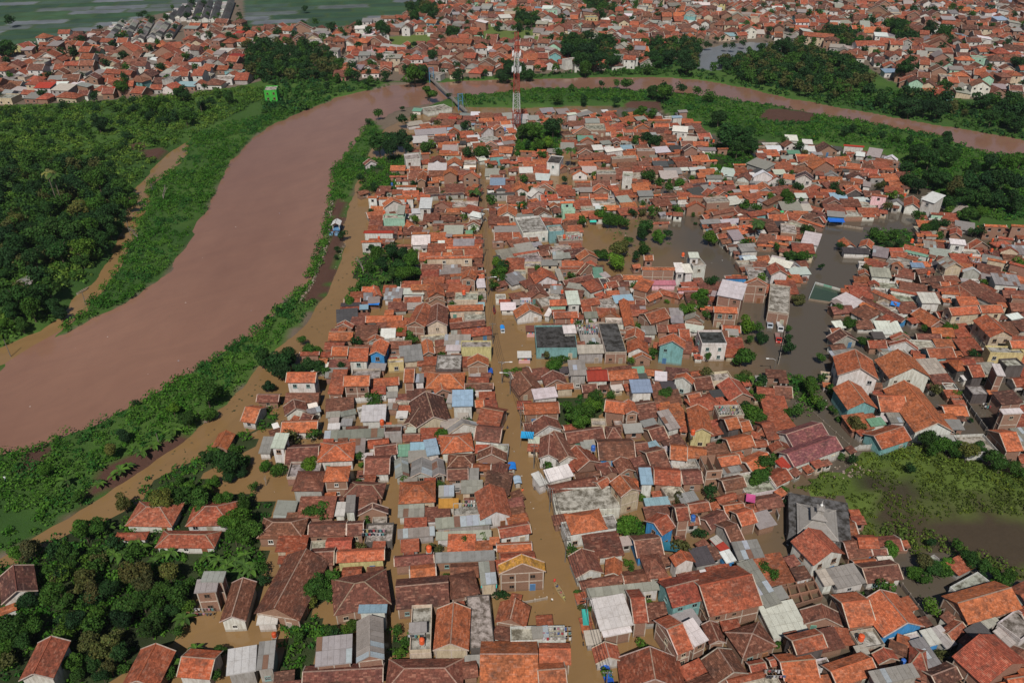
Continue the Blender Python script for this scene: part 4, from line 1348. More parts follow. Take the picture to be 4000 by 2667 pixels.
def build_fill():
    R = random.Random(77); x0, y0, st = -260.0, 80.0, 0.5; nx, ny = 1200, 800
    X, Y = np.meshgrid(x0+(np.arange(nx)+.5)*st, y0+(np.arange(ny)+.5)*st); occ = ~inside(X, Y, FILL)
    for p in PONDS+[SWAMP]+GROVES: occ |= inside(X, Y, p)
    occ |= sdist(X, Y, DYKE) > -9.0
    for pts, hw in STREETS:
        q = [Q(*a) for a in pts]
        for a, b in zip(q, q[1:]):
            e = b-a; t = np.clip(((X-a.x)*e.x+(Y-a.y)*e.y)/(e.x*e.x+e.y*e.y), 0, 1); occ |= np.hypot(X-a.x-t*e.x, Y-a.y-t*e.y) < hw
    def cells(cx, cy, hx, hy, a):
        r = math.hypot(hx, hy); i0, i1 = int((cx-r-x0)/st), int((cx+r-x0)/st)+1; j0, j1 = int((cy-r-y0)/st), int((cy+r-y0)/st)+1
        if i0 < 0 or j0 < 0 or i1 >= nx or j1 >= ny: return None
        xs, ys = X[j0:j1, i0:i1]-cx, Y[j0:j1, i0:i1]-cy; u = xs*math.cos(a)+ys*math.sin(a); v = -xs*math.sin(a)+ys*math.cos(a)
        return (slice(j0, j1), slice(i0, i1)), (np.abs(u) < hx) & (np.abs(v) < hy)
    for fx, fy, hx, hy, a in FOOT:
        c = cells(fx, fy, hx+.1, hy+.1, a)
        if c: occ[c[0]] |= c[1]
    F = np.array([(f[0], f[1], f[4]) for f in FOOT]); out = []
    for (w, d, tries) in ((7, 6, 5000), (6, 4.5, 8000), (5, 3.6, 12000), (4, 3, 14000), (3, 2.4, 18000), (2.3, 1.9, 22000)):
        free = np.argwhere(~occ)
        if not len(free): break
        for _ in range(tries):
            j, i = free[R.randrange(len(free))]
            if occ[j, i]: continue
            cx, cy = X[j, i], Y[j, i]
            if abs(cx) > cy*0.68+40: continue
            k = np.argmin((F[:, 0]-cx)**2+(F[:, 1]-cy)**2); a = F[k, 2]+R.gauss(0, .03)
            if (F[k, 0]-cx)**2+(F[k, 1]-cy)**2 > 200: continue
            ww, dd = w*R.uniform(.85, 1.2), d*R.uniform(.85, 1.2); c = cells(cx, cy, ww/2, dd/2, a)
            if c is None: continue
            m = c[1]; n = m.sum()
            if n == 0 or (occ[c[0]] & m).sum() > 0.13*n: continue
            occ[c[0]] |= m
            T = R.choices('LSF', (58, 30, 12))[0] if w > 3.5 else R.choices('LF', (90, 10))[0]
            C = {'L': R.choices('GWCBRDOLEK', (16, 4, 4, 26, 26, 5, 14, 2, 1, 2))[0], 'S': R.choices('BROD', (32, 36, 27, 5))[0], 'F': 'C'}[T]
            if R.random() < 0.27:                    # open yards, most with some green
                if w < 6.5 and R.random() < .88: GARDEN.append((cx, cy, min(w, d)*R.uniform(.45, .72)))
                continue
            h = R.uniform(1.6, 2.7) if T != 'F' else R.uniform(1.4, 2.4)
            out.append(dict(T=T, C=C, W=R.choices('BWCG', (42, 26, 12, 20))[0], c=Vector((cx, cy, h)), w=ww+.2, d=dd+.2, rz=a, rise={'L': .17*dd, 'S': .27*dd, 'F': 0}[T], h=h, area=ww*dd*pxm(cy)**2*(CAM_H/math.hypot(cy, CAM_H)), fill=True))
    return out
fillers = build_fill()
nshed = sum(r['T'] == 'L' for r in recs)
for T, cap in (('L', 300-nshed), ('S', 0), ('F', 60)):
    L = sorted([r for r in fillers if r['T'] == T], key=lambda r: -r['area'])
    for r in L[cap:]: r['far'] = True
print('fillers', len(fillers)); recs += fillers; FOOT += [(r['c'].x, r['c'].y, r['w']/2, r['d']/2, r['rz']) for r in fillers]
def desc(r, size=False):
    T, C, W = r['T'], r['C'], r['W']; kind = 'house' if T in 'SGHP' else ('shed' if T == 'L' else 'building')
    s = ''
    if size:
        s = ('tall ' if r['h'] > 4.6 else 'low ' if r['h'] < 2.9 else '') + ('long ' if max(r['w'], r['d']) > 17 else 'small ' if r['w']*r['d'] < 34 else 'large ' if r['w']*r['d'] > 150 else '')
    if T == 'F': return f"{s}{SHAPEW[T]} {WALLW[W]} {kind} with {'an unfinished' if C == 'U' else 'a black' if C == 'K' else 'a dark' if C == 'D' else 'a concrete'} top"
    if T == 'L': return f"{s}{WALLW[W]} shed under a sloping {ROOFW[C]} roof"
    return f"{s}{ROOFW[C]} {SHAPEW[T]} house with {WALLW[W]} walls"
def short(r):
    k = 'house' if r['T'] in 'SGHP' else ('shed' if r['T'] == 'L' else 'building')
    return f"{ROOFW[r['C']].replace(' tiled', '')} {k}" if r['T'] != 'F' else f"flat {WALLW[r['W']]} building"
own = [r for r in recs if not r.get('far')]
for r in own: r['plc'] = place_words(r['c'])
used = {}
def words_ok(s): return 4 <= len(s.split()) <= 16
for stage in range(14):
    cnt = {}
    for r in own:
        if 'label' in r: continue
        near = sorted((o for o in own if o is not r), key=lambda o: (o['c']-r['c']).length)[:7]
        base = desc(r, True); cand = [base]
        if r['plc']: cand.append(f"{base} {r['plc']}")
        nn = []
        for o in near:
            s = short(o)
            if s not in nn and s != short(r): nn.append(s)
        for s in nn[:3]: cand.append(f"{base} beside {'an' if s[0] in 'aeiou' else 'a'} {s}")
        for i in range(min(3, len(nn))):
            for j in range(i+1, min(4, len(nn))): cand.append(f"{base} between {nn[i]} and {nn[j]}")
        if r['plc']:
            for s in nn[:3]: cand.append(f"{base} {r['plc']} beside {s}")
        r['cand'] = [s for s in cand if words_ok(s)]
        s = r['cand'][min(stage, len(r['cand'])-1)]; cnt.setdefault(s, []).append(r)
    for s, L in cnt.items():
        if len(L) == 1 and s not in used: L[0]['label'] = s; used[s] = 1
left = [r for r in own if 'label' not in r]
for r in left: r['label'] = r['cand'][min(1, len(r['cand'])-1)] if r['plc'] else r['cand'][0]
GRP = dict(house='tiled houses of the flooded town', shed='sheet-roofed sheds of the flooded town', building='flat-roofed buildings of the flooded town')
fm = MB(); RF = random.Random(5)
for r in recs:
    k = ('T', 'C', 'W', 'c', 'w', 'd', 'rz', 'rise', 'h')
    if r.get('far'): add_far(fm, *[r[q] for q in k], RF); continue
    kind = 'house' if r['T'] in 'SGHP' else ('shed' if r['T'] == 'L' else 'building')
    o = make_house(*[r[q] for q in k], {'house': 'house', 'shed': 'shed', 'building': 'flat_roofed_building'}[kind]); r['obj'] = o
    tag(o, r['label'], kind, GRP[kind])
print('houses', len(own), 'unlabelled apart', len(left), 'panels', N_PANEL[0])
# ------------------------------------------------------------------ the far town: everything past the 300 largest houses, one joined object
OCC = {}
def occupied(x, y, rad=4.0):
    for fx, fy, hx, hy, a in FOOT:
        dx, dy = x-fx, y-fy
        if abs(dx) > 30 or abs(dy) > 30: continue
        u = dx*math.cos(a)+dy*math.sin(a); v = -dx*math.sin(a)+dy*math.cos(a)
        if abs(u) < hx+rad and abs(v) < hy+rad: return True
    return False
FAR_W = poly2('-200,150 0,132 100,104 140,96 262,78 300,60 330,115 430,112 440,70 545,62 560,72 700,70 800,74 880,62 890,120 905,178 830,184 760,190 690,112 600,108 560,125 575,190 500,205 440,212 330,225 200,236 0,238 -200,250')
FAR_N = poly2('890,56 945,42 1000,0 1040,-60 2600,-60 2600,250 2352,236 2250,222 2150,235 2060,200 2010,150 1960,140 1880,108 1830,98 1760,92 1700,92 1580,100 1560,150 1480,155 1440,160 1330,168 1290,160 1200,178 1040,182 1000,186 905,170')
WOODS_FAR = [poly2(x) for x in ('565,112 690,108 790,148 785,188 640,205 575,185', '1285,95 1400,100 1430,150 1330,165 1285,140', '1480,110 1600,105 1605,160 1500,160', '1640,150 1830,112 1960,150 2000,190 2010,225 1900,240 1700,195',
  '2030,205 2150,240 2352,262 2352,300 2100,260', '940,20 1000,15 1005,50 945,45', '1830,85 1960,80 1990,130 1900,110', '2020,60 2080,70 2130,110 2050,100', '1330,0 1400,0 1420,40 1340,40', '1180,40 1240,45 1240,75 1180,75')]
ESTATE = poly2('232,112 282,55 345,52 440,-10 565,-10 556,64 470,70 400,100 355,114')
LOTS = [ESTATE]+LAWNS+PADS+[PADDY]+WOODS_FAR+[RIVER]
def in_poly(x, y, p): return bool(inside(np.array([x]), np.array([y]), p)[0])
def fill_town(poly, n_try, seed, spacing, mb, angs):
    R = random.Random(seed); lo = poly.min(0); hi = poly.max(0); lo = np.maximum(lo, (-560, 30)); hi = np.minimum(hi, (560, 850)); grid = {}
    pts = np.stack([np.array([R.uniform(lo[0], hi[0]) for _ in range(n_try)]), np.array([R.uniform(lo[1], hi[1]) for _ in range(n_try)])])
    ok = inside(pts[0], pts[1], poly)
    for p in LOTS: ok &= ~inside(pts[0], pts[1], p)
    n = 0
    for x, y in zip(pts[0][ok], pts[1][ok]):
        if abs(x) > y*0.68+60: continue
        ca, sa = math.cos(0.35), math.sin(0.35); u, v = x*ca+y*sa, -x*sa+y*ca
        if v % 62 < 4.0 or u % 88 < 4.0: continue                # lanes
        i, j = int(x//spacing), int(y//spacing); s2 = spacing*spacing
        if any((x-a)**2+(y-b)**2 < s2 for di in (-1, 0, 1) for dj in (-1, 0, 1) for a, b in grid.get((i+di, j+dj), ())): continue
        if occupied(x, y, 3.0): continue
        grid.setdefault((i, j), []).append((x, y)); n += 1
        T = R.choices('SGHLF', (38, 24, 16, 14, 8))[0]
        C = R.choices('ORBDGW', (5, 36, 36, 15, 7, 1))[0] if T in 'SGH' else ('C' if T == 'F' else R.choices('GWCLM', (62, 18, 14, 4, 2))[0])
        if T in 'SGH' and C in 'GW' and R.random() < .5: T = 'L'
        W = R.choices('BWCGNAY', (38, 30, 12, 12, 3, 2, 2))[0]
        w, d = R.uniform(6.0, 11.5), R.uniform(6.0, 10.0); h = R.choices((3.0, 3.4, 6.2), (55, 25, 20))[0]
        if R.random() < .04: w *= 2.0
        rise = {'S': .28*d, 'G': .28*w, 'H': .28*min(w, d), 'L': .13*d, 'F': 0}[T]
        rz = R.choice(angs)+R.gauss(0, .07)
        add_far(mb, T, C, W, Vector((x, y, 0)), w, d, rz, rise, h+0.3, R, y < 760)
    print('far town', n)
fill_town(FAR_W, 9000, 3, 7.4, fm, (-0.10, 0.05, 1.45, -0.25))
fill_town(FAR_N, 42000, 4, 7.2, fm, (-0.15, -0.32, 1.3, 0.1, 1.5))
fill_town(poly2('-700,1690 2900,1690 3200,2300 -1000,2300'), 1500, 6, 9.0, fm, (0.0, 0.1, 1.57))   # the town goes on below the frame
# the estate of identical white-fronted rows among the paddies
RE = random.Random(9)
for (x0, y0, x1, y1, dark) in ((1135,235,985,420,0),(1250,235,1150,425,0),(1395,235,1290,408,0),(1545,250,1450,380,0),(1620,150,1560,225,1),(1690,100,1640,200,1),(1765,60,1690,205,1),(1855,50,1800,215,1),(1935,50,1885,215,1),(2015,50,1970,215,1),(2130,40,2065,225,1)):
    a, b = P(x0/2.3515, y0/2.3515), P(x1/2.3515, y1/2.3515); L = (b-a).length; n = int(L/6.4); ex = (b-a).normalized(); ang = math.atan2(ex.y, ex.x); sv = Vector((-ex.y, ex.x, 0))
    for i in range(n):
        c = a+ex*(i+.5)*L/n; cx = Vector((c.x, c.y, 0)); hh = RE.uniform(2.9, 3.5)
        add_far(fm, 'G', RE.choice('KK') if dark else RE.choice('GGK'), 'W', cx, 6.1, 7.5, ang+math.pi/2, 1.8, hh, RE, False)
        if RE.random() < .8: add_far(fm, 'L', 'W', 'W', cx+sv*(-5.2), 2.6, 4.6, ang-math.pi, 0.3, 2.5, RE, False)
        if not dark: add_far(fm, 'G', RE.choice('GGKR'), 'W', cx+sv*7.7, 6.1, 7.0, ang+math.pi/2, 1.8, hh, RE, False)
o = fm.build('small_houses', [M_TILE, M_SHEET, M_PLASTER, M_BRICK, M_GLASS, M_CONC])
tag(o, 'mass of small red-roofed houses beyond the river and in the gaps of the town', 'houses', kind='stuff')
# ------------------------------------------------------------------ vegetation
GREEN = dict(d=(0.026, 0.070, 0.020), m=(0.052, 0.122, 0.020), l=(0.090, 0.175, 0.022), o=(0.100, 0.108, 0.034), y=(0.14, 0.165, 0.03))
def leaf_mesh(name, cen, nor, size, tint, asp=0.62, rng=RNG):
    """many leaf-sized faces: centres, facing, sizes, tints -> one mesh"""
    n = len(cen); a = rng.normal(size=(n, 3)); u = np.cross(nor, a); u /= np.linalg.norm(u, axis=1)[:, None]+1e-9; v = np.cross(nor, u)
    s = size[:, None]; q = np.stack([cen-u*s, cen-v*s*asp+nor*s*.12, cen+u*s, cen+v*s*asp+nor*s*.12], 1).reshape(-1, 3)
    me = raw_mesh(name, q, np.arange(4*n).reshape(-1, 4)); at = me.attributes.new('tint', 'FLOAT_COLOR', 'FACE')
    c = np.ones((n, 4), np.float32); c[:, :3] = tint; at.data.foreach_set('color', c.ravel()); me.materials.append(M_LEAF); return me
def crown_points(rng, nleaf, flat=0.8, lobes=11, spread=0.62, lr=(0.30, 0.46)):
    C = []; D = []
    cs = rng.normal(size=(lobes, 3)); cs /= np.linalg.norm(cs, axis=1)[:, None]; cs *= (rng.random(lobes)**.5*spread)[:, None]; cs[:, 2] = cs[:, 2]*flat+0.05
    rs = rng.uniform(*lr, lobes); wts = rs**2/np.sum(rs**2); k = rng.choice(lobes, nleaf, p=wts)
    d = rng.normal(size=(nleaf, 3)); d[:, 2] += 0.25; d /= np.linalg.norm(d, axis=1)[:, None]
    rr = rng.uniform(0.72, 1.08, nleaf)*rs[k]; cen = cs[k]+d*rr[:, None]*np.array((1, 1, .85))
    nor = d+rng.normal(size=d.shape)*0.55; nor /= np.linalg.norm(nor, axis=1)[:, None]
    return cen, nor, k
def crown(name, seed, nleaf=2300, size=(0.05, 0.095), **kw):
    r = np.random.default_rng(seed); cen, nor, k = crown_points(r, nleaf, **kw)
    lobe = r.uniform(0.8, 1.2, 40)[k]; t = (lobe*r.uniform(0.7, 1.3, nleaf))[:, None]*np.ones(3); t[:, 0] *= r.uniform(0.85, 1.2, nleaf)
    return leaf_mesh(name, cen, nor, r.uniform(*size, nleaf), t, rng=r)
def trunk(name, seed, hgt=1.0, rad=0.05):
    R = random.Random(seed); m = MB(); t = (0.16, 0.12, 0.085)
    top = (R.uniform(-.08, .08), R.uniform(-.08, .08), hgt); m.tube([(0,0,-hgt*.35), (top[0]*.4, top[1]*.4, hgt*.5), top], [rad, rad*.8, rad*.55], 7, t)
    for i in range(5):
        a = i*1.257+R.uniform(-.4, .4); m.tube([(top[0]*.8, top[1]*.8, hgt*R.uniform(.6, .95)), (math.cos(a)*.25, math.sin(a)*.25, hgt+R.uniform(.1, .25)), (math.cos(a)*.5, math.sin(a)*.5, hgt+R.uniform(.25, .5))], [rad*.5, rad*.35, rad*.12], 5, t, cap=False)
    return m.mesh(name, [M_BARK])
CROWNS = [crown('crown', 100+i) for i in range(5)]+[crown('crown', 120+i, lobes=16, spread=.72, lr=(.24, .38)) for i in range(3)]
AIRY = [crown('crown', 140+i, nleaf=1200, lobes=9, spread=.75, lr=(.22, .34), flat=.6) for i in range(2)]
TRUNKS = [trunk('trunk', i) for i in range(3)]
def palm_leaf(n=9, droop=0.9):
    m = MB(); t = (0.06, 0.115, 0.03); ps = [Vector((0, s*1.0, 0.32*math.sin(s*2.2)-droop*s*s*.55)) for s in [i/7 for i in range(8)]]
    for i in range(7):
        a, b = ps[i], ps[i+1]; w0, w1 = .20*math.sin(.35+i/7*2.5), .20*math.sin(.35+(i+1)/7*2.5)
        for sg in (-1, 1): m.poly([a, b, b+Vector((sg*w1, .05, -.10)), a+Vector((sg*w0, .05, -.10))], t)
    return m.mesh('frond', [M_LEAF])
def banana_leaf():
    m = MB(); t = (0.075, 0.15, 0.03); ps = [Vector((0, s, 0.75*s-0.85*s*s)) for s in [i/6 for i in range(7)]]
    for i in range(6):
        a, b = ps[i], ps[i+1]; w0, w1 = .17*math.sin(.25+i/6*2.75), .17*math.sin(.25+(i+1)/6*2.75)
        for sg in (-1, 1): m.poly([a, b, b+Vector((sg*w1, 0, .05)), a+Vector((sg*w0, 0, .05))], t)
    return m.mesh('leaf', [M_LEAF])
FROND, BLEAF = palm_leaf(), banana_leaf()
def stem_mesh(name, pts, rad, t): 
    m = MB(); m.tube(pts, rad, 7, t); return m.mesh(name, [M_BARK])
BSTEM = stem_mesh('stem', [(0,0,-.3),(0,0,1)], [.09,.06], (0.16, 0.17, 0.07)); PSTEM = stem_mesh('trunk', [(0,0,-.1),(.02,0,.5),(.0,.02,1)], [.022,.017,.014], (0.22, 0.18, 0.14))
def bare_mesh(seed):
    R = random.Random(seed); m = MB(); t = (0.36, 0.31, 0.26)
    def br(p, d, l, r, k):
        e = p+d*l; m.tube([p, e], [r, r*.6], 5, t, cap=False)
        if k:
            for _ in range(3):
                q = (d+Vector((R.uniform(-.8, .8), R.uniform(-.8, .8), R.uniform(-.1, .5)))).normalized(); br(p+d*l*R.uniform(.6, 1), q, l*R.uniform(.5, .75), r*.55, k-1)
    br(Vector((0, 0, -.1)), Vector((0, 0, 1)), .45, .03, 3); return m.mesh('bare_branches', [M_BARK])
BARE = bare_mesh(3)
RT = random.Random(21); TREES = []
TWORD = dict(d='dark green leafy tree', m='mid green leafy tree', l='light green leafy tree', o='olive leafy tree', y='yellow-green leafy tree')
def add_tree(x, y, rad, kind, where, grp, z0=None, airy=False, lift=None):
    z0 = gz(x, y) if z0 is None else z0
    root = empty('tree', (x, y, z0), RT.uniform(0, 6.28)); hc = rad*(lift or RT.uniform(0.95, 1.25))+0.4
    c = link('crown', RT.choice(AIRY if airy else CROWNS), root, (0, 0, hc)); s = rad*RT.uniform(.95, 1.1); c.scale = (s*RT.uniform(.9, 1.1), s*RT.uniform(.9, 1.1), s*RT.uniform(.85, 1.05)); c.color = (*jit(GREEN[kind], .14, RT), 1)
    t = link('trunk', RT.choice(TRUNKS), root); t.scale = (rad*.9, rad*.9, hc*.95)
    tag(root, f'{TWORD[kind]} {where}', 'tree', grp); TREES.append((x, y, rad, kind, where, grp, root)); return root
def add_banana(x, y, ht, where, near=True):
    root = empty('banana_plant', (x, y, max(gz(x, y), -.2)), RT.uniform(0, 6.28))
    s = link('stem', BSTEM, root); s.scale = (ht*.9, ht*.9, ht*.62)
    for i in range(RT.randint(7, 9)):
        l = link('leaf', BLEAF, root, (0, 0, ht*.58)); k = ht*RT.uniform(.55, .8); l.scale = (k*1.15, k, k*RT.uniform(.5, 1.3)); l.rotation_euler = (0, 0, i*2.4+RT.uniform(-.3, .3)); l.color = (*((RT.uniform(.75, 1.25),)*3), 1)
    return tag(root, f'banana plant with broad drooping leaves {where}', 'banana plant', 'banana plants')
def add_palm(x, y, ht, where, dry=False):
    root = empty('palm_tree', (x, y, max(gz(x, y), -.2)), RT.uniform(0, 6.28)); s = link('trunk', PSTEM, root); s.scale = (ht*.8, ht*.8, ht)
    for i in range(13):
        l = link('frond', FROND, root, (0, 0, ht)); k = RT.uniform(2.6, 3.4); l.scale = (k*1.2, k, k*RT.uniform(.7, 1.5)); l.rotation_euler = (RT.uniform(-.2, .5), 0, i*2.4)
        if dry: l.color = (3.2, 1.7, 2.2, 1)
    return tag(root, f'tall coconut palm {"with dry brown fronds " if dry else ""}{where}', 'palm tree', 'coconut palms')
def add_bare(x, y, ht, where):
    root = link('bare_tree', BARE, None, (x, y, max(gz(x, y), -.2)), RT.uniform(0, 6)); root.scale = (ht,)*3
    return tag(root, f'leafless pale tree {where}', 'tree', 'leafless trees')
